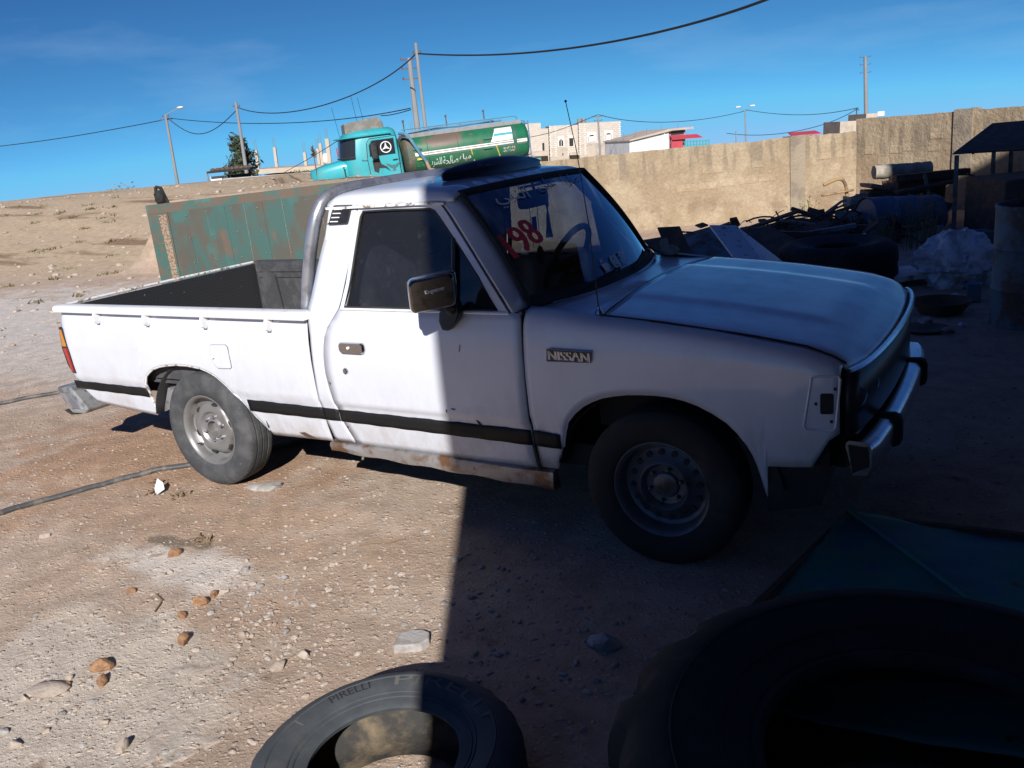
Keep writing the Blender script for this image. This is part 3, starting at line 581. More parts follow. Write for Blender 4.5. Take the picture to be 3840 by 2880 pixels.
# ------------------------------------------------------------------ the pickup (x forward, y across from the near side, z up; rear wheel centre at x = 0)
TR = thing('pickup_truck', 'old white single cab pickup with black side stripe, half in the building shade', 'pickup truck', (0, 0, 0))
WID = 1.61; mir = lambda v: np.array(v, float) * (1, -1, 1) + (0, WID, 0)
_sz = [.20, .28, .35, .43, .50, .525, .545, .62, .75, .85, .95, 1.0, 1.05, 1.25, 1.46, 1.5]
_sy = [.10, .075, .052, .034, .024, .020, .006, .0, -.004, .0, .014, .030, .048, .098, .148, .16]
sidey = lambda z: np.interp(z, _sz, _sy)
def both(name, builder, m, solid=.01, smooth=40, near_label=None, sides=(0, 1)):
    r = []
    for sd_ in sides:
        b = MB(); builder(b)
        if sd_:
            b.v = [mir(v) for v in b.v]; b.f = [f[::-1] for f in b.f]
        r.append(obj(name, b, m, TR, smooth=smooth, solid=-solid if solid else 0))
    return r
def cols(b, xs, zlo, zhi, nz, yf):
    xs = np.asarray(xs, float); P = []
    for x in xs:
        lo, hi = zlo(x), zhi(x); z = lo + (hi - lo) * np.linspace(0, 1, nz); P.append(np.stack([np.full(nz, x), yf(np.full(nz, x), z), z], 1))
    b.grid(np.array(P))
def rows(b, zs, xl, xr, nx, yf):
    P = []
    for z in zs:
        x = np.linspace(xl(z), xr(z), nx); P.append(np.stack([x, yf(x, np.full(nx, z)), np.full(nx, z)], 1))
    b.grid(np.array(P), flip=True)

# load bed side
ra = np.array([(-1.18, .53), (-1.03, .386), (-.523, .343), (-.497, .345), (-.491, .40), (-.488, .456), (-.486, .546), (-.456, .598), (-.42, .622), (-.383, .642), (-.32, .66), (-.259, .670), (-.18, .678), (-.09, .679), (.016, .669), (.07, .655), (.124, .633), (.19, .586), (.23, .545), (.269, .498), (.336, .415), (.404, .337), (.415, .308), (.836, .318)])
rear_hi = lambda x: np.interp(x, [-1.18, -1.17, -1.14], [.87, .90, .955]) if x < -1.14 else .962
bx = np.unique(np.r_[ra[:, 0], np.linspace(-1.18, -1.03, 8), np.linspace(-1.03, -.53, 14), np.linspace(-.45, .40, 40), np.linspace(.43, .836, 12)])
bedz = lambda x: float(np.interp(x, ra[:, 0], ra[:, 1]))
def bedy(x, z): return sidey(z) + .02 * sst(-1.12, -1.2, x)
bed_l = both('bed_side', lambda b: cols(b, bx, bedz, rear_hi, 26, bedy), M['white'], .009)
# rolled wheel-arch lip
both('arch_lip', lambda b: b.tube(np.array([(x, sidey(z) + .006, z) for x, z in ra[4:22]]), .007, 6), M['chip'], 0)
def rail(b):
    R = []
    for x in np.linspace(-1.155, .852, 24):
        R.append([(x, -.022, .955), (x, -.026, .966), (x, -.024, .982), (x, -.012, .99), (x, .055, .992), (x, .072, .984), (x, .072, .955)])
    b.loft(np.array(R))
_br = both('bed_rail', rail, M['rail'], 0, smooth=50); _br[1].data.materials.clear(); _br[1].data.materials.append(M['liner'])
def cleat(b):
    b.loft(np.array([[(dx - .008 + k, y, z) for dx, y, z in ((0, -.022, .957), (.018, -.022, .957), (.018, .01, .957), (0, .01, .957))] for k in (0,)] +
                    [[(-.006, -.034, .935), (.014, -.034, .935), (.014, .012, .935), (-.006, .012, .935)], [(-.008, -.030, .905), (.010, -.030, .905), (.008, .006, .905), (-.008, .006, .905)], [(-.006, -.012, .893), (.008, -.012, .893), (.004, .004, .895), (-.004, .004, .895)]]))
for x in (-.772, -.333, .133, .598):
    b = MB(); cleat(b); b.v = [v + (x, 0, 0) for v in b.v]; obj('tie_hook', b, M['rail'], TR)
# bed interior
b = MB(); b.box((-.16, .805, .555), (1.92, 1.46, .03)); obj('bed_floor', b, M['liner'], TR, smooth=0)
b = MB(); b.box((.815, .805, .76), (.035, 1.46, .43)); b.box((.80, .805, .87), (.02, 1.40, .05)); obj('bed_bulkhead', b, M['liner'], TR, smooth=0)
for yy, s in ((.075, 1), (1.535, -1)):
    b = MB(); b.box((-.14, yy, .765), (1.90, .02, .39)); b.box((-.14, yy + .012 * s, .93), (1.86, .014, .02)); b.box((-.14, yy + .012 * s, .885), (1.86, .012, .012))
    b.prism([(-1.02, yy + .02 * s, .57), (-.86, yy + .02 * s, .57), (-.90, yy + .02 * s, .90), (-1.02, yy + .02 * s, .955)], (0, .012 * s, 0))
    obj('bed_liner', b, M['liner'], TR, smooth=0)
    b = MB(); an = np.linspace(0, PI, 13); ring = [[(-.04 + .42 * math.cos(a), y, .56 + .17 * math.sin(a)) for a in an] for y in (yy, yy + .17 * s)]; b.loft(np.array(ring)); obj('wheel_box', b, M['liner'], TR)
# tailgate
def tread_mat():
    m, n, l, p = new_mat('chequer_plate'); p.inputs['Roughness'].default_value = .55
    tcn = n.new('ShaderNodeTexCoord'); v = n.new('ShaderNodeTexBrick'); mpn = n.new('ShaderNodeMapping'); mpn.inputs['Rotation'].default_value = (0, PI / 2, .8)
    l.new(tcn.outputs['Object'], mpn.inputs['Vector']); l.new(mpn.outputs[0], v.inputs['Vector']); v.inputs['Scale'].default_value = 15; v.inputs['Mortar Size'].default_value = .12
    v.inputs['Color1'].default_value = (.075, .078, .086, 1); v.inputs['Color2'].default_value = (.055, .058, .064, 1); v.inputs['Mortar'].default_value = (.022, .023, .026, 1)
    q = n.new('ShaderNodeTexNoise'); q.inputs['Scale'].default_value = 30; q.inputs['Detail'].default_value = 8; l.new(tcn.outputs['Object'], q.inputs['Vector'])
    r = n.new('ShaderNodeMapRange'); r.inputs['From Min'].default_value = .7; r.inputs['From Max'].default_value = .76; l.new(q.outputs['Fac'], r.inputs['Value'])
    k = n.new('ShaderNodeMixRGB'); k.inputs['Color2'].default_value = (.3, .3, .3, 1); l.new(r.outputs[0], k.inputs[0]); l.new(v.outputs['Color'], k.inputs[1]); l.new(k.outputs[0], p.inputs['Base Color'])
    bb = n.new('ShaderNodeBump'); bb.inputs['Distance'].default_value = .004; bb.inputs['Strength'].default_value = .6; l.new(v.outputs['Fac'], bb.inputs['Height']); l.new(bb.outputs[0], p.inputs['Normal'])
    return m
M['tread'] = tread_mat()
b = MB(); b.box((-1.152, .805, .74), (.045, 1.50, .46)); tg = obj('tailgate', b, M['white'], TR, smooth=0, bevel=.008)
b = MB(); b.box((-1.122, .82, .765), (.012, 1.44, .42)); obj('chequer_plate', b, M['tread'], tg, smooth=0)
b = MB(); b.tube([(-1.14, .06, .985), (-1.143, .4, .988), (-1.146, .9, .988), (-1.14, 1.55, .985)], .009, 8); obj('top_edge', b, M['chip'], tg)
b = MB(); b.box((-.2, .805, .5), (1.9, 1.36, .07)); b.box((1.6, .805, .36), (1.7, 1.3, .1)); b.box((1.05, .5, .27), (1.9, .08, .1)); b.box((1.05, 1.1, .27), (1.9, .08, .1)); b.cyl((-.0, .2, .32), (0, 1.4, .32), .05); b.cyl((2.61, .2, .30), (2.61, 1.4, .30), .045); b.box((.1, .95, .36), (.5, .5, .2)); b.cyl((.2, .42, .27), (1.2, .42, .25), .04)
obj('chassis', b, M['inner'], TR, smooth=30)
# inner wheel housings and engine bay walls keep the inside dark
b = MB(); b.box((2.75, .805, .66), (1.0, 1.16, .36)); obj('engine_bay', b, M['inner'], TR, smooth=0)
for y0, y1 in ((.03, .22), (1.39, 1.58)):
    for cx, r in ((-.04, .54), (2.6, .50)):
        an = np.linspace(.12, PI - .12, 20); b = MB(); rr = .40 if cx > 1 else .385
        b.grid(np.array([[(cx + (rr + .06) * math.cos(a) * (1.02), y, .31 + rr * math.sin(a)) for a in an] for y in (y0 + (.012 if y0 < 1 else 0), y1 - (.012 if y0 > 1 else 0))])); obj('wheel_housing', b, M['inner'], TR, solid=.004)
b = MB(); b.prism([(-.50, .10, .35), (-.30, .10, .42), (-.1, .10, .50), (-.15, .10, .56), (-.42, .10, .50)], (0, .03, 0)); obj('splash_guard', b, M['bumpgrey'], TR, smooth=0)

# cab side behind the door
crear = lambda z: float(np.interp(z, [.30, .35, .45, .52, .71, .87, 1.0, 1.22, 1.376, 1.474], [.866, .861, .845, .842, .85, .856, .842, .902, .955, .99]))
drear = lambda z: float(np.interp(z, [.30, .345, .45, .506, .62, .70, .80, .90, 1.0, 1.19, 1.30, 1.47], [.995, .99, .952, .944, .928, .921, .93, .955, 1.035, 1.085, 1.11, 1.14]))
both('cab_quarter', lambda b: rows(b, np.r_[np.linspace(.325, .56, 10), np.linspace(.6, 1.466, 20)], crear, lambda z: drear(z) - .004, 7, lambda x, z: sidey(z) - .002), M['white'], .01)
dfront = lambda z: float(np.interp(z, [.30, .43, .52, .77, .887, .96, 1.013], [2.026, 2.026, 2.03, 2.033, 2.031, 2.028, 2.022]))
door = both('door', lambda b: rows(b, np.r_[np.linspace(.312, .50, 6), np.linspace(.52, .56, 4), np.linspace(.6, 1.006, 13)], lambda z: drear(z) + .004, lambda z: dfront(z) - .005, 22, lambda x, z: sidey(z) - .004), M['white'], .012)
ND = door[0]
# door window frame: ring between an outer and an inner outline
outr = [(1.044, 1.004), (1.075, 1.12), (1.105, 1.28), (1.132, 1.43), (1.15, 1.458), (1.35, 1.459), (1.57, 1.456), (1.605, 1.445), (1.635, 1.412), (1.74, 1.28), (1.85, 1.14), (1.962, 1.004)]
innr = [(1.068, 1.012), (1.098, 1.13), (1.126, 1.28), (1.152, 1.41), (1.168, 1.436), (1.35, 1.437), (1.545, 1.433), (1.57, 1.424), (1.597, 1.395), (1.70, 1.275), (1.805, 1.145), (1.908, 1.012)]
def ring(b):
    P = []
    for (xo, zo), (xi, zi) in zip(outr, innr): P.append([(xo, sidey(zo) + .012, zo), (xo, sidey(zo) - .003, zo), (xi, sidey(zi) + .0, zi), (xi, sidey(zi) + .016, zi)])
    P.append([(xo, sidey(zo) + .012, zo) for xo, zo in [outr[0]]] * 1 + P[0][1:]); b.grid(np.array(P), flip=True)
wf = both('window_frame', ring, M['white'], 0)
for o in wf: pass
def seal(b):
    p = [(x, sidey(z) + .004, z) for x, z in innr]; b.tube(p, .006, 6, closed=True)
both('window_seal', seal, M['rubber'], 0)
def gpane(b):
    P = []
    for z in np.linspace(1.008, 1.437, 7):
        xl = float(np.interp(z, [q[1] for q in innr[:5]], [q[0] for q in innr[:5]])); xr = float(np.interp(z, [q[1] for q in innr[::-1][:6]], [q[0] for q in innr[::-1][:6]]))
        x = np.linspace(xl, xr, 8); P.append(np.stack([x, sidey(np.full(8, z)) + .014, np.full(8, z)], 1))
    b.grid(np.array(P), flip=True)
both('door_glass', gpane, M['glass'], 0)
b = MB(); b.prism([mir((x, sidey(z) + .020, z)) for x, z in ((1.70, 1.012), (1.905, 1.012), (1.80, 1.15), (1.695, 1.282))], (0, -.004, 0)); obj('added_dark_pane', b, M['visor'], TR, smooth=0)  # near-black pane added for the dark reflections over the far vent window
both('window_divider', lambda b: b.tube([(1.684, sidey(1.005) + .004, 1.005), (1.672, sidey(1.30) + .004, 1.305)], .012, 6), M['plastic'], 0)
both('gap_strip', lambda b: b.tube([(x + .006, sidey(z) + .01, z) for x, z in ((1.60, 1.452), (1.638, 1.415), (1.74, 1.285), (1.85, 1.145), (1.966, 1.004))], .008, 6), M['rubber'], 0)
both('sill_trim', lambda b: b.tube([(1.05, sidey(1.006) - .006, 1.006), (1.965, sidey(1.006) - .006, 1.003)], .006, 6), M['rail'], 0)
# windscreen outline: bottom and top edges as curves across the car
def wscr(u, v):                                                  # u across 0..1, v up 0..1
    y0 = .145 + (WID - .29) * u; y1 = .205 + (WID - .41) * u; bow = 1 - (2 * u - 1) ** 2
    xb = 2.0 + .115 * bow ** .8; xt = 1.668 + .035 * bow; zb = 1.012 - .012 * bow; zt = 1.484 + .012 * bow
    k = .02 * np.sin(PI * v)
    return np.stack([xb + (xt - xb) * v + k, y0 + (y1 - y0) * v, zb + (zt - zb) * v + k * .6], -1)
b = MB(); uu, vv = np.meshgrid(np.linspace(0, 1, 25), np.linspace(0, 1, 13), indexing='ij'); b.grid(wscr(uu, vv)); scr = obj('windscreen', b, M['screen'], TR)
k = np.linspace(0, 1, 17)
edge = np.concatenate([wscr(k, k * 0), wscr(k * 0 + 1, k)[1:], wscr(k[::-1], k * 0 + 1)[1:], wscr(k * 0, k[::-1])[1:-1]])
b = MB().tube(edge, .017, 8, closed=True); obj('windscreen_seal', b, M['rubber'], TR)
b = MB(); b.grid(np.array([wscr(k, k * 0 + q) + np.array((.006, 0, .005)) for q in (.0, .03, .06)])); obj('black_border', b, M['rubber'], scr)
b = MB(); b.tube(wscr(k[1:-1], k[1:-1] * 0 - .03) + np.array((.02, 0, .014)), .006, 6); obj('windscreen_trim', b, M['steel'], TR)
# A pillars
def apil(b):
    P = []
    for t in np.linspace(0, 1, 9):
        z = 1.004 + (1.452 - 1.004) * t; xo = np.interp(z, [1.004, 1.14, 1.28, 1.412, 1.445, 1.46], [1.974, 1.862, 1.752, 1.648, 1.617, 1.60]); w = wscr(np.array(0.0), np.array(min(1, t * 1.0)))
        P.append([(xo, sidey(z) + .0, z), (xo + .012, sidey(z) - .004, z + .002), ((xo + w[0]) / 2 + .012, (sidey(z) + w[1]) / 2 - .012, (z + w[2]) / 2 + .004), (w[0], w[1] - .004, w[2])])
    b.grid(np.array(P), flip=True)
both('windscreen_pillar', apil, M['white'], .012)
# roof
def roofz(x, y):
    d = np.minimum(y, WID - y); e = np.interp(d, [.142, .15, .165, .19, .23, .30, .45, .8], [1.462, 1.482, 1.505, 1.519, 1.526, 1.531, 1.536, 1.540])
    fr = np.interp(x, [.955, .97, 1.0, 1.06, 1.45, 1.60, 1.66, 1.70], [.55, .75, .90, .98, 1.0, .82, .48, .25]); return 1.468 + (e - 1.468) * np.where(e > 1.468, fr, 1)
ry = np.r_[.142, .15, .158, .168, .18, .20, .23, .27, np.linspace(.32, WID - .32, 20)]; ry = np.unique(np.r_[ry, WID - ry])
P = []
for u in np.linspace(0, 1, 30):
    x0 = np.full(len(ry), .955); d = 1 - (2 * ry / WID - 1) ** 2; xf = 1.655 + .05 * d
    x = x0 + (xf - x0) * (u ** .9); P.append(np.stack([x, ry, roofz(x, ry)], 1))
obj('roof', MB().grid(np.array(P)), M['white'], TR, solid=-.012, smooth=50)
both('gutter', lambda b: b.loft(np.array([[(x, .128, 1.463 - .012 * max(0, (x - 1.5)) * 4), (x, .128, 1.452 - .012 * max(0, x - 1.5) * 4), (x, .15, 1.452 - .012 * max(0, x - 1.5) * 4), (x, .15, 1.463 - .012 * max(0, x - 1.5) * 4)] for x in np.linspace(.958, 1.628, 14)])), M['chip'], 0)
b = MB(); zz = np.linspace(1.0, 1.47, 6); b.grid(np.array([[(crear(z) + .004, y, z) for y in np.linspace(sidey(z) + .004, WID - sidey(z) - .004, 5)] for z in np.linspace(.5, 1.10, 5)]), flip=True)
obj('cab_back', b, M['white'], TR, solid=.01)
for y0, y1 in ((.10, .26), (1.35, 1.51)):
    b = MB(); b.grid(np.array([[(crear(z) + .004, y, z) for y in (y0 + (.02 * (z - 1.1) / .37 if y0 < 1 else 0), y1)] for z in (1.10, 1.25, 1.40, 1.475)]), flip=True); obj('cab_back_post', b, M['white'], TR, solid=.01)
b = MB(); b.grid(np.array([[(crear(z) + .004, y, z) for y in (.14, 1.47)] for z in (1.43, 1.475)]), flip=True); obj('cab_back_header', b, M['white'], TR, solid=.01)
b = MB(); b.grid(np.array([[(crear(z) + .008, y, z) for y in (.25, 1.36)] for z in (1.09, 1.26, 1.435)])); obj('rear_glass', b, M['glass'], TR)
# black vent panel with chipped louvres
def vent(b):
    P = [(1.004, 1.470), (1.110, 1.467), (1.086, 1.388), (.966, 1.386)]; b.prism([(x, sidey(z) - .004, z) for x, z in P], (0, -.012, 0))
vt = both('vent_panel', vent, M['plastic'], 0, smooth=0)[0]
for j in range(4):
    z = 1.452 - .018 * j; b = MB(); x0 = np.interp(z, [1.386, 1.47], [.966, 1.004]); b.tube([(x0 + .015, sidey(z) - .018, z), (x0 + .062, sidey(z) - .018, z - .0005)], .0026, 5); obj('louvre', b, M['lettering'], vt)
# front wing
fa = np.array([(2.034, .322), (2.118, .322), (2.148, .40), (2.163, .437), (2.172, .475), (2.182, .508), (2.205, .56), (2.244, .605), (2.285, .638), (2.326, .661), (2.37, .68), (2.42, .692), (2.48, .702), (2.535, .706), (2.60, .708), (2.652, .705), (2.71, .696), (2.765, .679), (2.82, .653), (2.873, .62), (2.91, .583), (2.943, .536), (2.962, .492), (2.977, .448), (2.988, .40), (2.998, .345), (3.004, .317), (3.012, .452), (3.168, .463), (3.20, .52), (3.227, .575), (3.262, .602)])
wz = lambda x: np.interp(x, [2.0, 2.124, 2.355, 2.6, 2.80, 2.963, 3.08, 3.139, 3.223, 3.262, 3.29], [1.024, 1.018, .990, .970, .949, .926, .908, .897, .868, .846, .82])
def wy(x, z): return sidey(z) * np.where(z < 1, 1, .8) + np.clip(x - 3.02, 0, None) ** 2 * .55 + .074 * np.exp(-np.clip(wz(x) - z, 0, None) / .014)
fx = np.unique(np.r_[fa[:, 0], np.linspace(2.034, 3.262, 50)]); fx = fx[fx >= 2.034]
def wing(b):
    P = []
    for x in fx:
        lo = float(np.interp(x, fa[:, 0], fa[:, 1])); hi = float(wz(x)) - .001; kk = np.linspace(0, 1, 18); kk = 1 - (1 - kk) ** 1.7; z = lo + (hi - lo) * kk
        P.append(np.stack([np.full(18, x), wy(np.full(18, x), z), z], 1))
    b.grid(np.array(P))
NW = both('wing', wing, M['white'], .01)[0]
both('arch_lip', lambda b: b.tube(np.array([(x, float(wy(x, z)) + .008, z) for x, z in fa[3:27]]), .006, 6), M['white'], 0)
# strip joining wing and hood behind the bonnet line
# hood
hy0 = .092
def hoodz(x, y):
    d = np.minimum(y, WID - y) - hy0; e = np.interp(d, [0, .03, .1, .3, .72], [0, .006, .009, .013, .016])
    cr_ = .006 * np.exp(-((np.abs(y - WID / 2) - .36) / .03) ** 2)
    c = .0035 * np.tanh((.38 - np.abs(y - WID / 2)) / .025)
    return wz(x) + e + c * sst(3.25, 3.1, x)
yy_ = np.unique(np.r_[hy0 + np.array([0, .01, .03, .06, .1]), np.linspace(.24, WID - .24, 40), WID - hy0 - np.array([0, .01, .03, .06, .1])])
P = []
for u in np.linspace(0, 1, 34):
    bow = 1 - (2 * (yy_ - hy0) / (WID - 2 * hy0) - 1) ** 2; x0 = 2.362 - .045 * bow; x1 = 3.272 + .075 * np.clip(bow, 0, 1) ** .55
    x = x0 + (x1 - x0) * u; P.append(np.stack([x, yy_, hoodz(np.minimum(x, 3.29), yy_) - np.clip(u - .955, 0, 1) * .55 * (.3 + .7 * bow)], 1))
obj('hood', MB().grid(np.array(P)), M['hoodwhite'], TR, solid=-.014, smooth=40)
# cowl between windscreen and hood
P = []
for u in np.linspace(0, 1, 5):
    w = wscr((yy_ - hy0) / (WID - 2 * hy0), yy_ * 0); bow = 1 - (2 * (yy_ - hy0) / (WID - 2 * hy0) - 1) ** 2
    x = w[:, 0] + .004 + (2.353 - .045 * bow - w[:, 0]) * u; P.append(np.stack([x, yy_, (1.004 + .0 * u) * (1 - u) + (hoodz(np.full(len(yy_), 2.356), yy_) - .004) * u - .004 * np.sin(PI * u)], 1))
cw = obj('cowl', MB().grid(np.array(P)), M['hoodwhite'], TR, solid=-.012, smooth=50)
for j in range(14):
    b = MB(); b.tube([(2.235 + .004 * (j % 2), .36 + .028 * j, 1.0085), (2.295, .36 + .028 * j, 1.006)], .0025, 4); obj('louvre', b, M['hoodwhite'], cw)
b = MB(); b.tube([(2.345, .086, .9945), (2.36, .088, .9925), (2.6, .0885, .972), (2.963, .0885, .928), (3.14, .0885, .899), (3.225, .09, .868), (3.27, .095, .842)], .004, 5); obj('hood_gap', b, M['inner'], TR)
b = MB(); b.tube([(2.357 - .045 * (1 - (2 * (y - hy0) / (WID - 2 * hy0) - 1) ** 2), y, float(hoodz(np.array(2.357), np.array(y))) - .001) for y in np.linspace(.09, 1.52, 15)], .0045, 5); obj('hood_gap', b, M['inner'], TR)
b = MB()
for y in np.linspace(.1, 1.51, 2): pass
# chrome lip, grille, lamps
bowf = lambda y: 1 - (2 * (y - hy0) / (WID - 2 * hy0) - 1) ** 2
lip = [(3.284 + .075 * max(0, bowf(y)) ** .55, y, .818 + .006 * bowf(y)) for y in np.linspace(.075, WID - .075, 25)]
obj('hood_lip', MB().tube(lip, .011, 6), M['chromew'], TR)
b = MB(); b.grid(np.array([[(3.262 + .06 * max(0, bowf(y)) ** .6, y, z) for z in (.585, .70, .812)] for y in np.linspace(.07, WID - .07, 21)])); GR = obj('grille', b, M['plastic'], TR, solid=.03)
for z in np.linspace(.625, .785, 6):
    b = MB(); b.tube([(3.270 + .062 * max(0, bowf(y)) ** .6, y, z) for y in np.linspace(.43, WID - .43, 9)], .006, 5); obj('slat', b, M['plastic'], GR)
b = MB(); b.tube([(3.275 + .062 * max(0, bowf(y)) ** .6, y, .602) for y in np.linspace(.08, WID - .08, 15)], .011, 6); obj('grille_trim', b, M['chromew'], GR)
for y0 in (.115, .275, 1.155, 1.315):
    b = MB(); xx = 3.268 + .06 * max(0, bowf(y0 + .09)) ** .6; b.box((xx, y0 + .09, .70), (.02, .165, .125)); hl = obj('headlight', b, M['chrome'], TR, smooth=0, bevel=.006)
    b = MB(); b.grid(np.array([[(xx + .014 + .012 * math.sin(PI * i / 6) * math.sin(PI * j / 6), y0 + .02 + .14 * i / 6, .65 + .10 * j / 6) for j in range(7)] for i in range(7)])); obj('lens', b, M['glass'], hl)
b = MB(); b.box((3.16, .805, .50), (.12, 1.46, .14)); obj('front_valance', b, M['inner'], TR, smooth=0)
# missing side marker lamp: pressed recess, rectangular hole, three bolt holes
rp_ = [(3.172, .806), (3.19, .812), (3.255, .812), (3.262, .80), (3.250, .628), (3.24, .613), (3.155, .617), (3.146, .628)]
mk_ = obj('marker_recess', MB().tube([(x, float(wy(x, z)) - .001, z) for x, z in rp_], .005, 6, closed=True), M['white'], TR)
b = MB(); hole = rrect(3.2215, .7135, .0215, .038, .007, 0, 3); b.prism([(x, float(wy(x, z)) - .002, z) for x, z, _ in hole], (0, .004, 0)); obj('hole', b, M['darkopen'], mk_, smooth=0)
for x, z in ((3.247, .767), (3.186, .713), (3.236, .648)):
    b = MB(); b.prism([(x + dx, float(wy(x, z)) - .002, z + dz) for dx, dz in ((-.0045, -.0055), (.0045, -.0055), (.0045, .0055), (-.0045, .0055))], (0, .004, 0)); obj('bolt_hole', b, M['darkopen'], mk_, smooth=0)
b = MB(); b.prism([(3.012, .05, .452), (3.0, .06, .255), (3.19, .08, .30), (3.24, .08, .465)], (0, .02, 0)); b.prism([(3.012, .07, .452), (3.0, .07, .27), (3.0, .5, .27), (3.012, .5, .452)], (.012, 0, 0)); obj('mud_flap', b, M['rubber'], TR, smooth=0)
# front bumper with two rubber overriders
def bump_path(n=25):
    y = np.linspace(.085, 1.525, n); d = 1 - (2 * (y - .085) / 1.44 - 1) ** 2; return y, 3.278 + .045 * np.clip(d, 0, 1) ** .5
by, bxp = bump_path(); R = []
for y, x in zip(by, bxp): R.append([(x - .006, y, .538), (x - .004, y, .552), (x + .006, y, .561), (x + .064, y, .557), (x + .077, y, .548), (x + .083, y, .528), (x + .082, y, .47), (x + .070, y, .435), (x + .02, y, .43)])
bp = obj('front_bumper', MB().loft(np.array(R)), M['chromew'], TR, smooth=60)
b = MB(); x = bxp[0]; b.prism([(x + .004, .083, .545), (x + .07, .083, .542), (x + .074, .083, .47), (x + .02, .083, .44)], (0, -.004, 0)); obj('open_end_shade', b, M['inner'], bp, smooth=0)  # black plate stands for the shade inside the open bumper end
for yc in (.40, 1.20):
    xx = float(np.interp(yc, by, bxp)); b = MB(); rg = []
    for dx, g in ((-.008, .6), (.0, .95), (.078, 1.0), (.098, .85), (.105, .6)): rg.append([(xx + dx, y, z) for y, z, _ in rrect(yc, .505, .032 * g, .064 * g, .014 * g, 0, 3)])
    b.loft(np.array(rg)); obj('overrider', b, M['rubber'], bp, smooth=50)
for y in (.30, 1.3): b = MB(); b.box((3.24, y, .44), (.12, .05, .12)); obj('bumper_bracket', b, M['darkrust'], bp, smooth=0)
b = MB(); b.prism([(3.27, .14, .45), (3.34, .14, .40), (3.30, .14, .31), (3.26, .14, .33)], (0, .05, 0)); obj('tow_plate', b, M['darkrust'], bp, smooth=0)
# rear bumper
b = MB(); b.prism([(-1.395, .02, .462), (-1.262, .02, .476), (-1.12, .02, .332), (-1.155, .02, .305), (-1.285, .02, .300), (-1.325, .02, .33)], (0, 1.57, 0)); rb = obj('rear_bumper', b, M['bumpgrey'], TR, smooth=0, bevel=.012)
b = MB(); b.prism([(-1.36, .012, .432), (-1.275, .012, .44), (-1.17, .012, .34), (-1.28, .012, .33)], (0, .02, 0)); obj('end_panel', b, M['steel'], rb, smooth=0, bevel=.006)
b = MB(); b.prism([(-1.42, .05, .30), (-1.28, .05, .31), (-1.26, .06, .285), (-1.37, .06, .27)], (0, .25, 0)); obj('rubber_strip', b, M['rubber'], rb, smooth=0)
# tail lamp
lamp = [(-1.195, .856), (-1.146, .850), (-1.122, .70), (-1.112, .574), (-1.165, .572), (-1.19, .62), (-1.205, .72)]
b = MB(); b.prism([(x, sidey(z) - .006 + .012 * (x < -1.15), z) for x, z in lamp], (0, .06, 0)); tl = obj('tail_lamp', b, M['plastic'], TR, smooth=0, bevel=.004)
b = MB(); b.prism([(-1.188, .004, .846), (-1.154, -.009, .842), (-1.140, -.012, .742), (-1.196, .002, .738)], (0, .02, 0)); obj('amber_lens', b, M['amber'], tl, smooth=0, bevel=.003)
b = MB(); b.prism([(-1.195, .002, .728), (-1.139, -.012, .732), (-1.124, -.010, .586), (-1.165, .006, .586)], (0, .02, 0)); obj('red_lens', b, M['red'], tl, smooth=0, bevel=.003)
# sill
def sill(b):
    P = []
    for x in np.linspace(.832, 2.10, 26):
        t = (x - .832) / 1.268; zb = .272 - .045 * t + .004 * math.sin(x * 23); P.append([(x, .085, .322), (x, .040 + .006 * math.sin(x * 9), .316 - .006 * t), (x, .036 + .005 * math.sin(x * 17), zb + .03), (x, .048, zb), (x, .10, zb - .002)])
    b.loft(np.array(P))
both('sill', sill, M['rust'], 0, smooth=45)
# black stripe in the pressed groove
def strip(x0, x1, n, dz0=0, dz1=0):
    def go(b):
        P = []
        for x in np.linspace(x0, x1, n):
            t = np.interp(x, [-1.19, .85, 2.03, 2.18], [.524, .509, .504, .495]) + .0012 * math.sin(x * 31) + .0008 * math.sin(x * 77); l_ = np.interp(x, [-1.19, -.5, .29, .85, 2.0, 2.18], [.474, .464, .447, .446, .43, .428]) + .0012 * math.sin(x * 41)
            P.append([(x, sidey(z) - .0065, z) for z in np.linspace(l_, t, 4)])
        b.grid(np.array(P))
    return go
for x0, x1, n in ((-1.176, -.492, 24), (.318, .842, 20), (.845, .945, 5), (.949, 2.022, 36), (2.034, 2.158, 6)): both('stripe', strip(x0, x1, n), M['black'], .002, sides=(0,))
b = MB(); b.prism([(2.020, .028, .43), (2.033, .028, .428), (2.038, .052, .32), (2.024, .052, .32)], (0, -.006, 0)); obj('door_gap_patch', b, M['inner'], TR, smooth=0)
# rust bites and scuffs on the paintwork
def scuff(pts, m='inner', d=-.0072):
    b = MB(); b.prism([(x, sidey(z) + d, z) for x, z in pts], (0, .003, 0)); return obj('paint_chip', b, M[m], TR, smooth=0)
scuff([(.62, .345), (.66, .352), (.70, .335), (.745, .318), (.69, .316), (.655, .325)], 'darkrust', -.002)
scuff([(1.637, .576), (1.662, .574), (1.655, .57), (1.64, .571)]); scuff([(1.605, .563), (1.612, .570), (1.610, .552)])
scuff([(1.752, .528), (1.765, .520), (1.78, .504), (1.766, .500), (1.76, .512)]); scuff([(1.718, .868), (1.724, .868), (1.718, .838), (1.713, .838)], 'bumpgrey')
scuff([(.941, .655), (.948, .648), (.946, .640)]); scuff([(.975, .42), (.985, .418), (.98, .41)])
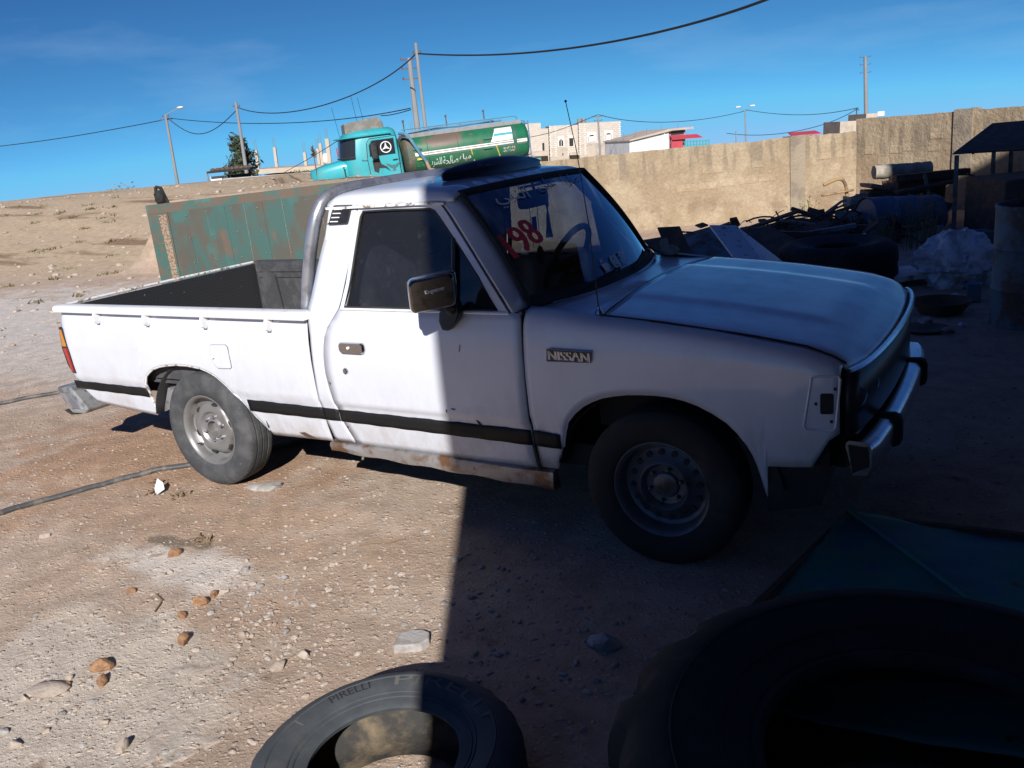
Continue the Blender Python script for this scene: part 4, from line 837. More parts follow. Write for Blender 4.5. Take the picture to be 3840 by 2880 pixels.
# fuel door
fdp = [(.139, .797), (.148, .805), (.258, .808), (.270, .798), (.272, .690), (.262, .683), (.170, .679), (.150, .695), (.130, .745)]
fd = obj('fuel_door', MB().prism([(x, sidey(z) - .005, z) for x, z in fdp], (0, .006, 0)), M['white'], TR, smooth=0, bevel=.002)
obj('seam', MB().tube([(x, sidey(z) - .002, z) for x, z in fdp], .0026, 5, closed=True), M['bumpgrey'], fd)
b = MB(); b.lathe([(.0001, -.014), (.009, -.014), (.011, -.006), (.011, 0)], 12, (.152, sidey(.742), .742)); obj('lock', b, M['rail'], fd)
# door handle and lock
b = MB(); rg = [[(x, y, z) for x, z, _ in rrect(1.118, .831, .078 * g, .026 * g, .02 * g, 0, 4)] for y, g in ((.0, 1), (-.014, 1), (-.022, .9))]; b.loft(np.array(rg)); dh = obj('door_handle', b, M['chrome'], ND, smooth=50)
b = MB(); b.lathe([(.0001, -.027), (.006, -.027), (.007, -.02)], 10, (1.105, 0, .833)); obj('rivet', b, M['lettering'], ND)
b = MB(); b.lathe([(.0001, -.012), (.007, -.012), (.009, -.008), (.014, -.01), (.0165, -.004), (.0165, .006)], 14, (1.057, sidey(.716), .716)); obj('door_lock', b, M['chrome'], ND)
# name badge on the wing
b = MB(); b.prism([(2.150, -.004, .871), (2.344, -.003, .868), (2.340, -.003, .825), (2.146, -.005, .821)], (0, -.006, 0)); bd = obj('badge', b, M['plastic'], TR, smooth=0, bevel=.0015)
b = MB(); b.tube([(2.1495, -.011, .8715), (2.3445, -.010, .8685), (2.3405, -.010, .8245), (2.1455, -.012, .8205)], .0022, 5, closed=True); obj('badge_frame', b, M['steel'], bd)
b = MB()
for dx in (0, .0022, -.0022): text_on(b, 'NISSAN', lambda a, c: np.stack([2.155 + dx + a * .985, np.full(len(a), -.0125 - abs(dx) * .1), .8275 + c - .002 * a / .18], 1), .184, .036)
obj('badge_lettering', b, M['steel'], bd, smooth=0)
# door mirror
mh = []
mrot = lambda x, y: (1.722 + (x - 1.722) * .82 - (y + .15) * .57, -.15 + (x - 1.722) * .57 + (y + .15) * .82)
for y, g in ((-.190, .88), (-.183, .98), (-.16, 1.0), (-.13, 1.0), (-.12, .98)):
    mh.append([(*mrot(x, y), z + (x - 1.71) * .10) for x, z, _ in rrect(1.722, 1.124, .093 * g, .066 * g, .020 * g, 0, 4)])
mi = obj('door_mirror', MB().loft(np.array(mh)), mat('dark_chrome', (.20, .19, .18), .16, 1.0, col2=(.12, .115, .105), scale=26, lo=.5, hi=.66), TR, smooth=60)  # chrome base darkened to stand for the dark building it reflects
rimp = [(*mrot(x, -.119), z + (x - 1.71) * .10) for x, z, _ in rrect(1.722, 1.124, .095, .068, .020, 0, 4)]
obj('mirror_rim', MB().tube(rimp, .006, 6, closed=True), M['chrome'], mi)
b = MB(); b.prism([(x - .002, y + .003, z) for x, y, z in rimp], (.002, -.003, 0)); obj('mirror_glass', b, M['inner'], mi, smooth=0)
b = MB(); ca, sa = math.cos(.16), math.sin(.16); text_on(b, 'Kingmirror', lambda a, c: np.stack([*mrot(1.695 + a * ca - c * sa, np.full(len(a), -.1915)), 1.121 + a * sa + c * ca], 1), .080, .021); obj('mirror_lettering', b, M['lettering'], mi, smooth=0)
b = MB(); b.prism([(1.650, .012, 1.012), (1.648, .004, .975), (1.663, .0, .938), (1.695, .0, .936), (1.738, .004, .978), (1.752, .014, 1.012), (1.74, .02, 1.06), (1.72, .02, 1.06)], (0, -.04, 0)); b.tube([(1.715, -.02, 1.03), (1.725, -.06, 1.05), (1.74, -.12, 1.06)], [.028, .022, .016], 8); obj('mirror_arm', b, M['plastic'], mi, smooth=30, bevel=.006)
# roll bar
half = [(.752, .115, .985), (.785, .118, 1.12), (.825, .124, 1.26), (.862, .132, 1.37), (.878, .145, 1.425), (.890, .175, 1.475), (.900, .225, 1.508), (.908, .30, 1.525), (.912, .42, 1.532), (.912, .805, 1.536)]
path = half + [tuple(mir(p)) for p in half[::-1][1:]]
obj('roll_bar', MB().tube(path, .031, 14), M['steel'], TR, smooth=60)
# roof wind deflector
def dfl(): 
    R = []
    for k in np.linspace(0, 1, 26):
        y = .36 + .92 * k; a = math.sin(PI * k); h = .036 + .044 * a ** .7; xb = 1.485 + .065 * a; z0 = float(roofz(np.array(xb), np.array(y))); e = .2 + .8 * min(1, 6 * k, 6 * (1 - k))
        R.append([(xb, y, z0 + .002), (xb - .008, y, z0 + h * .5), (xb - .028 * e, y, z0 + h * .88), (xb - .055 * e, y, z0 + h), (xb - .075 * e, y, z0 + h * .93), (xb - .08 * e, y, z0 + h * .6), (xb - .05 * e, y, z0 + .002)])
    return MB().loft(np.array(R))
df = obj('wind_deflector', dfl(), M['visor'], TR, smooth=60)
b = MB(); text_on(b, '\uFEEA\uFEE0\uFEDF\uFE8D \uFE80\uFE8E\uFEB7\uFE8E\uFEE3', lambda a, c: np.stack([1.522 + .018 * np.sin(a / .42 * PI) - c * .6, .60 + a, 1.574 + c * .72], 1), .42, .038, 2); obj('deflector_lettering', b, mat('grey_lettering', (.16, .19, .24), .5, var=0), df, smooth=0)
# aerial
ae = obj('aerial', MB().tube([(2.322, .135, .992), (2.312, .142, 1.1), (2.29, .16, 1.34), (2.245, .19, 1.62), (2.19, .235, 1.81)], [.003, .0026, .0022, .0018, .0016], 6), M['plastic'], TR)
b = MB(); b.lathe([(.0001, .03), (.008, .03), (.010, .018), (.016, .012), (.018, 0), (.018, -.01)], 12, (2.322, .132, .985), 'z'); obj('aerial_base', b, M['chrome'], ae)
b = MB(); v, f = ICO1; b.add(v * .006 + (2.19, .235, 1.812), f); obj('aerial_tip', b, M['plastic'], ae)
b = MB(); b.lathe([(.0001, -.008), (.009, -.008), (.011, 0)], 10, (2.018, .036, 1.004)); obj('screw', b, M['plastic'], TR)
# wipers
for y0, y1 in ((.98, 1.44), (.38, .84)):
    b = MB(); p = [tuple(wscr(np.array(u), np.array(v_)) + np.array((.018, 0, .012))) for u, v_ in (((y0 - .14) / 1.33, .015), ((y1 - .14) / 1.33, .075))]; b.tube(p, .006, 5); b.tube([p[1], (2.09, y1 + .01, 1.012)], .005, 5); obj('wiper', b, M['rubber'], TR)

# wheels
def tyre_prof(w=.094, R=.322):
    return [(.186, -w * .72), (.196, -w * .80), (.205, -w * .92), (.225, -w * 1.0), (.255, -w * 1.05), (.285, -w * 1.02), (.303, -w * .93), (.312, -w * .84), (R - .004, -w * .78), (R - .0005, -w * .70), (R, -w * .45), (R - .006, -w * .43), (R - .006, -w * .36), (R, -w * .34), (R + .001, -w * .05), (R - .006, -w * .03), (R - .006, w * .03), (R + .001, w * .05), (R, w * .34), (R - .006, w * .36), (R - .006, w * .43), (R, w * .45), (R - .0005, w * .70), (R - .004, w * .78), (.312, w * .84), (.285, w * 1.02), (.225, w), (.186, w * .72)]
def wheel(x, near, style):
    yc = .072 if near else WID - .072; sg = 1 if near else -1
    w = thing('wheel', None, None); w.parent = TR; w.location = (x, yc, .318); w.rotation_euler = (0, 0, 0 if near else PI)
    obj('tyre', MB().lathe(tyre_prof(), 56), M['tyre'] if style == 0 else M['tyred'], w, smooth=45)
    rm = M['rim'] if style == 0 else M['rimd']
    if style == 0:
        def lob(k, an): return 1 + (0.05 * np.cos(6 * an + .5) if 6 <= k <= 9 else 0)
        prof = [(.188, -.066), (.199, -.072), (.200, -.080), (.196, -.082), (.186, -.076), (.178, -.060), (.172, -.030), (.150, -.018), (.138, -.044), (.122, -.052), (.098, -.050), (.085, -.036), (.06, -.034), (.052, -.046), (.044, -.048), (.043, -.01), (.0001, -.008)]
        rmo = obj('rim', MB().lathe(prof, 72, rmod=lob), rm, w, smooth=40)
        nh, rr, hs, yh = 6, .140, (.020, .0105), -.041
    else:
        prof = [(.188, -.066), (.199, -.072), (.200, -.080), (.196, -.082), (.186, -.076), (.178, -.060), (.170, -.020), (.155, -.012), (.118, -.026), (.106, -.046), (.098, -.050), (.092, -.044), (.082, -.020), (.055, -.016), (.05, -.03), (.04, -.034), (.0001, -.034)]
        rmo = obj('rim', MB().lathe(prof, 64), rm, w, smooth=40); nh, rr, hs, yh = 16, .1385, (.0125, .0125), -.021
    b = MB(); q = np.array([(hs[0] * math.cos(a), -.004, hs[1] * math.sin(a)) for a in np.linspace(0, 2 * PI, 12, endpoint=False)]); b.prism(q, (0, .012, 0)); h0 = None
    for i in range(nh):
        a = 2 * PI * (i + .25) / nh
        if h0 is None: o = h0 = obj('vent_hole', b, M['darkopen'], w, smooth=0)
        else: o = inst(h0, 'vent_hole', w)
        o.location = (rr * math.cos(a), yh, rr * math.sin(a)); o.rotation_euler = (0, PI / 2 - a + (0 if style else 0), 0)
    n0 = None
    for i in range(6):
        a = 2 * PI * i / 6 + .3; rl = .068
        if n0 is None: bb = MB(); bb.lathe([(.0001, -.024), (.007, -.022), (.0085, -.012), (.009, 0)], 6); o = n0 = obj('wheel_nut', bb, M['steel'] if style == 0 else M['rimd'], w, smooth=0)
        else: o = inst(n0, 'wheel_nut', w)
        o.location = (rl * math.cos(a), -.034 if style == 0 else -.016, rl * math.sin(a))
    if style == 0:
        bb = MB(); bb.cyl((-.12, -.05, -.095), (-.118, -.078, -.09), .004, 6); obj('valve', bb, M['plastic'], w)
    return w
wheel(-.0, True, 0); wheel(2.605, True, 1); wheel(0, False, 0); wheel(2.605, False, 1)

# cab interior
b = MB(); b.box((1.5, .805, .46), (1.2, 1.42, .04)); obj('cab_floor', b, M['inner'], TR, smooth=0)
for y in (.42, 1.16):
    b = MB(); b.loft(np.array([rrect(1.38, y, .24, .24, .07, z, 4) for z in (.62, .70, .74, .755)])); s_ = obj('seat', b, M['seat'], TR, smooth=60)
    b = MB(); b.loft(np.array([[(1.12 - .13 * t + dx, y + dy, .72 + .52 * t) for dx, dy, _ in rrect(0, 0, .055, .235 * (1 - .25 * t ** 3), .05, 0, 4)] for t in np.linspace(0, 1, 8)])); obj('backrest', b, M['seat'], s_, smooth=60)
P = []
for y in np.linspace(.12, WID - .12, 15):
    bw = 1 - (2 * y / WID - 1) ** 2; P.append([(1.72, y, .72), (1.73, y, .93), (1.78, y, .975 + .03 * math.exp(-((y - 1.15) / .2) ** 2)), (1.90, y, .985 + .03 * math.exp(-((y - 1.15) / .2) ** 2)), (2.02 + .05 * bw, y, .975), (2.03, y, .72)])
obj('dashboard', MB().loft(np.array(P)), M['dash'], TR, smooth=45)
sw = thing('steering_wheel', None, None); sw.parent = TR; sw.location = (1.68, 1.13, 1.045); sw.rotation_euler = (0, -math.radians(62), 0)
an = np.linspace(0, 2 * PI, 36, endpoint=False); obj('wheel_ring', MB().tube(np.stack([.195 * np.cos(an), .195 * np.sin(an), an * 0], 1), .017, 8, closed=True), M['plastic'], sw)
b = MB(); b.box((0, 0, -.02), (.09, .34, .02)); b.box((-.06, 0, -.02), (.14, .05, .02)); b.cyl((0, 0, -.02), (0, 0, -.35), .025, 8); obj('spoke', b, M['plastic'], sw, smooth=0)
b = MB(); b.loft(np.array([[(1.685 + dx, .80 + dy, 1.398 + dz) for dx, dy, dz in [(k, q[0], q[1]) for q in rrect(0, 0, .125 * g, .04 * g, .03 * g, 0, 4)]] for k, g in ((-.015, 1), (.02, 1), (.04, .7))])); b.cyl((1.70, .80, 1.42), (1.69, .80, 1.475), .008, 6); obj('rear_view_mirror', b, M['plastic'], TR, smooth=40)
b = MB(); b.grid(np.array([[(1.64 - .12 * t, y, 1.45 - .015 * t) for t in (0, 1)] for y in (.95, 1.36)])); obj('sun_visor', b, M['seat'], TR, solid=.012)
b = MB(); b.grid(np.array([[(1.0 + .60 * t, y, 1.452 + .04 * math.sin(PI * y / WID)) for t in np.linspace(0, 1, 4)] for y in np.linspace(.2, WID - .2, 8)])); obj('headlining', b, M['seat'], TR, solid=.006)
# writing on the windscreen (u across, v up)
def on_screen(u0, v0, w, h, slant=0.0, rise=0.0):
    def fn(a, c):
        u = u0 + (a + slant * c) / 1.28; v = v0 + c / .58 + rise * a; p = wscr(u, v); return p + np.array((.0055, 0, .0045))
    return fn
b = MB(); text_on(b, '\uFEF2\uFE92\uFEE8\uFEDF\uFE8D', on_screen(.12, .79, 0, 0, .35, -.1), .27, .105, 2); obj('screen_lettering', b, M['lettering'], scr, smooth=0)
b = MB(); text_on(b, '\uFEF0\uFEE0\uFECB', on_screen(.43, .85, 0, 0, .3), .20, .075, 2); text_on(b, '\uFE8D\uFEEE\uFEE0\uFEBB', on_screen(.68, .85, 0, 0, .3), .22, .075, 2); obj('screen_lettering', b, M['blueletter'], scr, smooth=0)
b = MB()
def rot_on(u0, v0, ang):
    ca_, sa_ = math.cos(ang), math.sin(ang)
    return lambda a, c: on_screen(u0, v0, 0, 0)(a * ca_ - c * sa_, a * sa_ + c * ca_)
for q in (0, .006, -.006, .003, -.003): text_on(b, '198', lambda a, c, q=q: rot_on(.030 + q, .37, .22)(a, c), .25, .125)
obj('screen_number', b, M['redletter'], scr, smooth=0)
b = MB(); S_ = lambda pts, u0, v0: [tuple(on_screen(u0, v0, 0, 0)(np.array(a), np.array(c))) for a, c in pts]
flat = lambda bb, pts, u0, v0: bb.prism(S_(pts, u0, v0), (.001, 0, .001))
u0, v0 = .43, .075                                                # cup, disc and musical notes stickers
flat(b, [(0, 0), (.07, 0), (.062, .008), (.008, .008)], u0, v0); flat(b, [(.012, .010), (.050, .010), (.056, .045), (.006, .045)], u0, v0); flat(b, [(.058, .018), (.07, .022), (.07, .04), (.058, .04), (.058, .034), (.064, .034), (.064, .026), (.058, .024)], u0, v0); flat(b, [(.015, .052), (.02, .052), (.025, .066), (.02, .066)], u0, v0); flat(b, [(.03, .052), (.035, .052), (.04, .07), (.035, .07)], u0, v0)
obj('cup_sticker', b, M['lettering'], scr, smooth=0); b = MB(); u0 = .515
for x in (.045, .057, .069): flat(b, [(x, 0), (x + .005, 0), (x + .005, .066), (x, .066)], u0, v0)
an = np.linspace(PI / 2, 3 * PI / 2, 10); flat(b, [(.036 + .034 * math.cos(a), .033 + .034 * math.sin(a)) for a in an] + [(.036 + .022 * math.cos(a), .033 + .022 * math.sin(a)) for a in an[::-1]], u0, v0); flat(b, [(.036 + .014 * math.cos(a), .033 + .014 * math.sin(a)) for a in an], u0, v0)
obj('disc_sticker', b, M['lettering'], scr, smooth=0); b = MB(); u0 = .60
for x in (.012, .048): flat(b, [(x, .01), (x + .006, .01), (x + .006, .066), (x, .066)], u0, v0); flat(b, [(x - .010 + .009 * math.cos(a) + .008, .010 + .007 * math.sin(a)) for a in np.linspace(0, 2 * PI, 9)[:-1]], u0, v0)
flat(b, [(.012, .056), (.054, .056), (.054, .066), (.012, .066)], u0, v0); flat(b, [(.012, .042), (.054, .042), (.054, .048), (.012, .048)], u0, v0)
obj('note_sticker', b, M['lettering'], scr, smooth=0)
# things hanging inside: charms on the mirror (things of their own)
def hang(name, label, y, x, ztop, parts_):
    t = thing(name, label, 'ornament', (x, y, ztop))
    for nm, bb, mm in parts_: obj(nm, bb, mm, t)
    return t
navy = mat('navy_cord', (.03, .04, .09), .8)
b1 = MB().tube([(0, 0, 0), (0, 0, -.10)], .002, 4); b2 = MB().lathe([(.0001, -.06), (.008, -.065), (.010, -.08), (.006, -.095), (.003, -.11), (.007, -.125), (.013, -.2), (.020, -.245), (.0001, -.245)], 12, axis='z')
hang('tassel', 'dark blue tassel hanging behind the windscreen', .985, 1.66, 1.43, [('cord', b1, navy), ('fringe', b2, navy)])
b1 = MB().tube([(0, -.03, 0), (0, -.03, -.13), (0, -.02, -.2)], .002, 4).tube([(0, .045, 0), (0, .045, -.14), (0, .035, -.2)], .002, 4); b2 = MB().loft(np.array([[(k, .04 + .032 * g * math.cos(a), -.245 + .048 * g * math.sin(a)) for a in np.linspace(0, 2 * PI, 18, endpoint=False)] for k, g in ((-.006, .9), (0, 1), (.006, .9))])); b3 = MB().box((0, .005, -.085), (.006, .038, .07))
hang('mirror_charm', 'dark oval medallion on cords under the rear view mirror', .80, 1.68, 1.36, [('cord', b1, navy), ('medallion', b2, navy), ('card', b3, M['dash'])])
# rags on the far wiper corner
b = MB(); v, f = ICO2; b.add(v * (.05, .035, .03) * (1 + .3 * (rng.random((len(v), 1)) - .5)) + (2.11, 1.50, 1.03), f); b.add(v * (.025, .03, .035) * (1 + .3 * (rng.random((len(v), 1)) - .5)) + (2.06, 1.55, 1.055), f); tag(obj('rag', b, M['greystone'], smooth=0), 'grey rag tucked at the far corner of the windscreen', 'rag')
# ------------------------------------------------------------------ loose tyres and the teal sheet in the foreground
def loose_tyre(name, label, loc, tilt, rz, R, r, w, m, mi, lug=0, parts=True):
    t = thing(name, label, 'tyre', loc); t.rotation_euler = (tilt[0], tilt[1], rz)
    k = R / .322; iw = r
    prof = [(iw + .004, w * .42), (iw, w * .5), (iw + .012, w * .56), (iw + .03, w * .55), (iw + (R - iw) * .35, w * .66), (iw + (R - iw) * .55, w * .70), (iw + (R - iw) * .62, w * .71), (iw + (R - iw) * .66, w * .705), (iw + (R - iw) * .8, w * .65), (R * .955, w * .56), (R * .975, w * .50), (R * .99, w * .42), (R, w * .30), (R, w * .1), (R * .985, w * .08), (R * .985, -w * .08), (R, -w * .1), (R, -w * .30), (R * .985, -w * .45), (R * .95, -w * .58), (iw + (R - iw) * .6, -w * .70), (iw + .03, -w * .56), (iw, -w * .5)]
    def lg(kk, an):
        if lug and 9 <= kk <= 18: return 1 + lug * (np.sign(np.sin(an * (38 if lug < .02 else 17) + (.6 if kk > 13 else 0))) * .5) * (.5 if kk in (9, 18) else 1)
        return 1
    obj('carcass', MB().lathe(prof, 152, axis='z', rmod=lg), m, t, smooth=50)
    inn = [(iw, -w * .5), (iw + (R - iw) * .5, -w * .62), (R * .93, -w * .45), (R * .955, 0), (R * .93, w * .45), (iw + (R - iw) * .5, w * .62), (iw + .004, w * .42)]
    obj('lining', MB().lathe(inn[::-1], 72, axis='z'), mi, t, smooth=60)
    if parts:
        for rr in (iw + .035, iw + (R - iw) * .60, iw + (R - iw) * .28):
            zt = np.interp(rr, [q[0] for q in prof[2:11]], [q[1] for q in prof[2:11]]); an = np.linspace(0, 2 * PI, 90, endpoint=False)
            obj('bead_ring', MB().tube(np.stack([rr * np.cos(an), rr * np.sin(an), an * 0 + zt + .0005], 1), .0028, 4, closed=True), m, t)
    return t, prof
LT, prof = loose_tyre('loose_tyre', 'weathered black tyre lying flat on the gravel, half in shade', (2.438, -1.563, .108), (.03, -.02), 0, .368, .200, .160, M['tyreold'], M['tyrein'], lug=.012)
zs_ = lambda rr: np.interp(rr, [q[0] for q in prof[2:11]], [q[1] for q in prof[2:11]])
def ring_text(bb, s, rr, h, ang, spread, thick=0):
    v, f, sz = text_verts(s, 3); L = spread; a = v[:, 0] / sz[0] * L; c = v[:, 1] / sz[1] * h
    th = ang - a / rr; r_ = rr + c; bb.add(np.stack([r_ * np.cos(th), r_ * np.sin(th), zs_(r_) + .0016], 1), f)
gl = mat('rubbed_tyre_lettering', (.115, .112, .105), .8, var=.1)
for s, ang, L, h in (('PIRELLI', 2.10, .34, .036), ('PIRELLI', 2.78, .115, .026), ('T', 3.22, .03, .034)):
    bb = MB(); ring_text(bb, s, .268 if h > .03 else .272, h, ang, L); obj('tyre_lettering', bb, gl if h > .03 else M['tyred'], LT, smooth=0)
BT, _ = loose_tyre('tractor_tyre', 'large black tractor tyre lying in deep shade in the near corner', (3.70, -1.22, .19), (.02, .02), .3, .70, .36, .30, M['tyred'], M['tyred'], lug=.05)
# folded teal sheet
sh = thing('metal_sheet', 'teal painted sheet of metal with rusty edges lying in shade before the truck', 'metal sheet', (3.22, .45, .06))
ux = np.array([1.0, .06]); vx = np.array([-.19, -.98]); R = []
for i in np.linspace(0, 1, 41):
    row = []
    for j in np.linspace(0, 1, 41):
        p = ux * (i + .012 * (fbm(np.array([j * 17]), np.array([i * 3.0]), 210)[0] - .5) * (i in (0, 1)) * 2) * 1.5 + vx * j * 1.35 + vx * .03 * (fbm(np.array([i * 15]), np.array([.3]), 214)[0] - .5) * (j in (0, 1)); rdg = abs(i * 1.15 - j); z = .035 * max(0, 1 - rdg * 2.0) + .008 * math.sin(i * 7) * math.sin(j * 6) + .022 * (float(fbm(np.array([i * 6.0]), np.array([j * 6.0]), 200, 4)[0]) - .5) + .010 * (float(fbm(np.array([i * 19.0 + j * 9]), np.array([j * 4.0]), 205, 3)[0]) - .5); row.append((p[0], p[1], z + .02))
    R.append(row)
obj('panel', MB().grid(np.array(R), flip=True), M['teal'], sh, solid=.006, smooth=60)
for a, c in (((0, 0), (1, 0)), ((0, 0), (0, 1))):
    p = [ux * (a[0] + (c[0] - a[0]) * t) * 1.5 + vx * (a[1] + (c[1] - a[1]) * t) * 1.35 for t in (0, 1)]; obj('edge_bar', MB().tube([(p[0][0], p[0][1], .03), (p[1][0], p[1][1], .02)], .022, 6), M['darkrust'], sh)
p = [ux * t / 1.15 * 1.5 + vx * t * 1.35 for t in (0, .5, 1)]; obj('ridge_bar', MB().tube([(q[0], q[1], .068) for q in p], .011, 6), M['teal'], sh)

# ------------------------------------------------------------------ junk along the wall
def plank(name, P, th, m, label, cat='board'):
    p = np.array(P, float); n = np.cross(p[1] - p[0], p[2] - p[1]); n /= np.linalg.norm(n); return tag(obj(name, MB().prism(p, tuple(n * th)), m, smooth=0, bevel=.004), label, cat)
plank('dark_board', [(.05, 6.53, .53), (.27, 6.66, .52), (.62, 6.45, -.1), (.38, 6.30, -.1)], .03, M['darkrust'], 'dark broken board leaning behind the windscreen corner')
plank('white_board', [(.79, 6.15, .585), (1.03, 6.29, .555), (2.00, 5.15, .20), (1.95, 5.02, -.03), (1.72, 4.92, .02)], .025, M['whiteboard'], 'dirty white board sloping down to the flat truck tyre')
plank('rusty_plate', [(.70, 7.6, .33), (1.02, 7.7, .36), (1.9, 7.1, .05), (1.5, 6.8, .02)], .012, M['darkrust'], 'rusty brown plate lying behind the sloping white board', 'metal sheet')
plank('dark_sheet', [(-.1, 7.3, .30), (.45, 7.35, .43), (1.15, 6.7, .0), (.2, 6.2, .0)], .01, M['oldblue'], 'dark blue sheet slumped between the two leaning boards', 'metal sheet')
plank('dark_sheet', [(-.7, 6.9, .28), (-.1, 7.2, .34), (.1, 6.4, -.05), (-.7, 6.2, -.05)], .01, M['darkrust'], 'low rusty sheet behind the far edge of the windscreen', 'metal sheet')
b = MB(); k = np.linspace(0, 1, 9); R = np.array([[(.35 + .75 * i + .1 * math.sin(j * 5), 6.0 + .5 * j + .2 * i, -.02 + .22 * math.sin(PI * j) * math.sin(PI * i) + .02 * math.sin(i * 13 + j * 7)) for j in k] for i in k]); b.grid(R); tag(obj('crumpled_cardboard', b, M['whiteboard'], smooth=0, solid=.006), 'crumpled pale cardboard lying below the white board', 'cardboard')
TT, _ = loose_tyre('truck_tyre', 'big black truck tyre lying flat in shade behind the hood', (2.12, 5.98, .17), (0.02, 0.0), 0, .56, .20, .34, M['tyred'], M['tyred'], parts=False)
# blue drum on its side
def drum(name, label, p0, p1, r, m, upright=False):
    p0, p1 = np.array(p0, float), np.array(p1, float); t = thing(name, label, 'drum', tuple(p0)); d = p1 - p0; L = np.linalg.norm(d); q = Vector(d).to_track_quat('Z', 'Y'); t.rotation_mode = 'QUATERNION'; t.rotation_quaternion = q
    prof = [(r, 0)] + [(r + dr, h * L) for h, dr in ((.02, .006), (.04, 0), (.31, 0), (.325, .010), (.34, 0), (.64, 0), (.655, .010), (.67, 0), (.96, 0), (.98, .006), (1, 0))]
    obj('shell', MB().lathe(prof, 40, axis='z'), m, t, smooth=50, solid=-.006)
    b = MB(); b.lathe([(.0001, .02), (r - .01, .02)], 40, axis='z'); obj('drum_end', b, m, t)
    if not upright: b = MB(); b.lathe([(.0001, L - .02), (r - .01, L - .02)], 40, axis='z'); obj('drum_end', b, M['darkrust'], t)
    return t
drum('blue_drum', 'worn blue oil drum lying on its side against the scrap pile', (1.80, 9.50, .19), (2.58, 10.20, .12), .27, M['bluedrum'])
drum('upright_drum', 'rusty grey-blue open drum standing at the right edge of the yard', (3.83, 4.42, -.02), (3.83, 4.42, .885), .295, M['oldblue'], True)
# white sack and plank
v, f = ico(5); rd = lambda a, c, sd: 1 - np.abs(2 * fbm(a, c, sd, 2) - 1); nn = .62 + .55 * rd(v[:, 0] * 1.7 + 5 + v[:, 2], v[:, 1] * 1.9 - v[:, 2], 70) * (.6 + .4 * (v[:, 2] > 0)) + .22 * rd(v[:, 0] * 4 + v[:, 1] * 2 + 9, v[:, 2] * 4.5 + v[:, 1] * 3, 75) - .25
q = v * nn[:, None] * (.36, .30, .34); tag(obj('sack', MB().add(q + (3.18, 5.93, .14), f), M['sack'], smooth=30), 'crumpled white woven plastic sack beside the upright drum', 'sack')
plank('white_plank', [(2.10, 6.10, .04), (2.20, 6.32, .05), (3.00, 6.55, .10), (3.12, 6.0, .12), (2.72, 5.82, .08)], .05, M['whiteboard'], 'long dirty white plank lying flat beside the white sack')
b = MB(); b.box((3.375, 5.19, .07), (.11, .10, .16)); tag(obj('blue_box', b, M['bluedrum'], smooth=0, bevel=.01), 'small blue plastic box standing on the dirt by the drum', 'box')
b = MB(); b.lathe([(.0001, .0), (.16, .0), (.21, .07), (.225, .10), (.215, .10), (.16, .02), (.0001, .015)], 28, (3.17, 4.72, .0), 'z'); tag(obj('basin', b, M['darkrust'], smooth=40), 'dark rusty basin lying in shade past the front bumper', 'basin')
b = MB(); b.lathe([(.0001, .0), (.14, .0), (.17, .03), (.165, .03), (.0001, .01)], 28, (3.12, 4.05, .0), 'z'); tag(obj('round_plate', b, M['darkrust'], smooth=40), 'flat round dark lid lying beside the pale rounded stone', 'lid')
# low shed or coop with a sloping roof
cp = thing('coop', 'low metal coop with sloping roof on thin posts near the wall', 'coop', (2.88, 9.43, -.25))
ez, rz_ = 1.17, 1.47
def coop_part(nm, P, th, m): 
    p = np.array(P, float) - np.array((2.88, 9.43, -.25)); n = np.cross(p[1] - p[0], p[2] - p[1]); n /= np.linalg.norm(n); return obj(nm, MB().prism(p, tuple(n * th)), m, cp, smooth=0)
coop_part('roof', [(2.83, 9.38, .955), (5.2, 10.9, .84), (5.4, 12.3, 1.20), (3.17, 11.02, 1.225)], .015, M['darkrust'])
coop_part('roof', [(3.17, 11.02, 1.225), (5.4, 12.3, 1.2), (5.3, 12.8, 1.1), (3.1, 11.5, 1.1)], .015, M['darkrust'])
for x, y, z in ((2.88, 9.43, .94), (3.43, 10.72, 1.12), (3.23, 10.62, 1.10), (3.95, 10.12, .90), (4.6, 10.55, .87)):
    b = MB(); b.box((x - 2.88, y - 9.43, (z + .3) / 2 - .05), (.05, .05, z + .3)); obj('post', b, M['oldblue'], cp, smooth=0)
for a, c in (((3.3, 10.9, 1.19), (3.05, 9.5, .95)), ((3.9, 11.3, 1.18), (3.75, 9.95, .92))):
    b = MB(); b.tube([np.array(a) - (2.88, 9.43, -.25), np.array(c) - (2.88, 9.43, -.25)], .018, 6); obj('rafter', b, M['darkrust'], cp)
b = MB(); b.tube([(.12, .10, .95), (.42, .32, .80)], .012, 6); obj('brace', b, M['darkrust'], cp)
b = MB(); b.box((3.75, 9.45, .22), (1.25, .9, .90), Matrix.Rotation(.55, 3, 'Z')); tag(obj('metal_tank', b, M['darkrust'], smooth=0, bevel=.02), 'square dark rusty tank standing in front of the coop', 'tank')
b = MB(); b.box((3.15, 8.75, -.02), (.42, .3, .22), Matrix.Rotation(.5, 3, 'Z')); tag(obj('blue_crate', b, M['oldblue'], smooth=0, bevel=.01), 'dark blue crate on the ground under the coop post', 'crate')
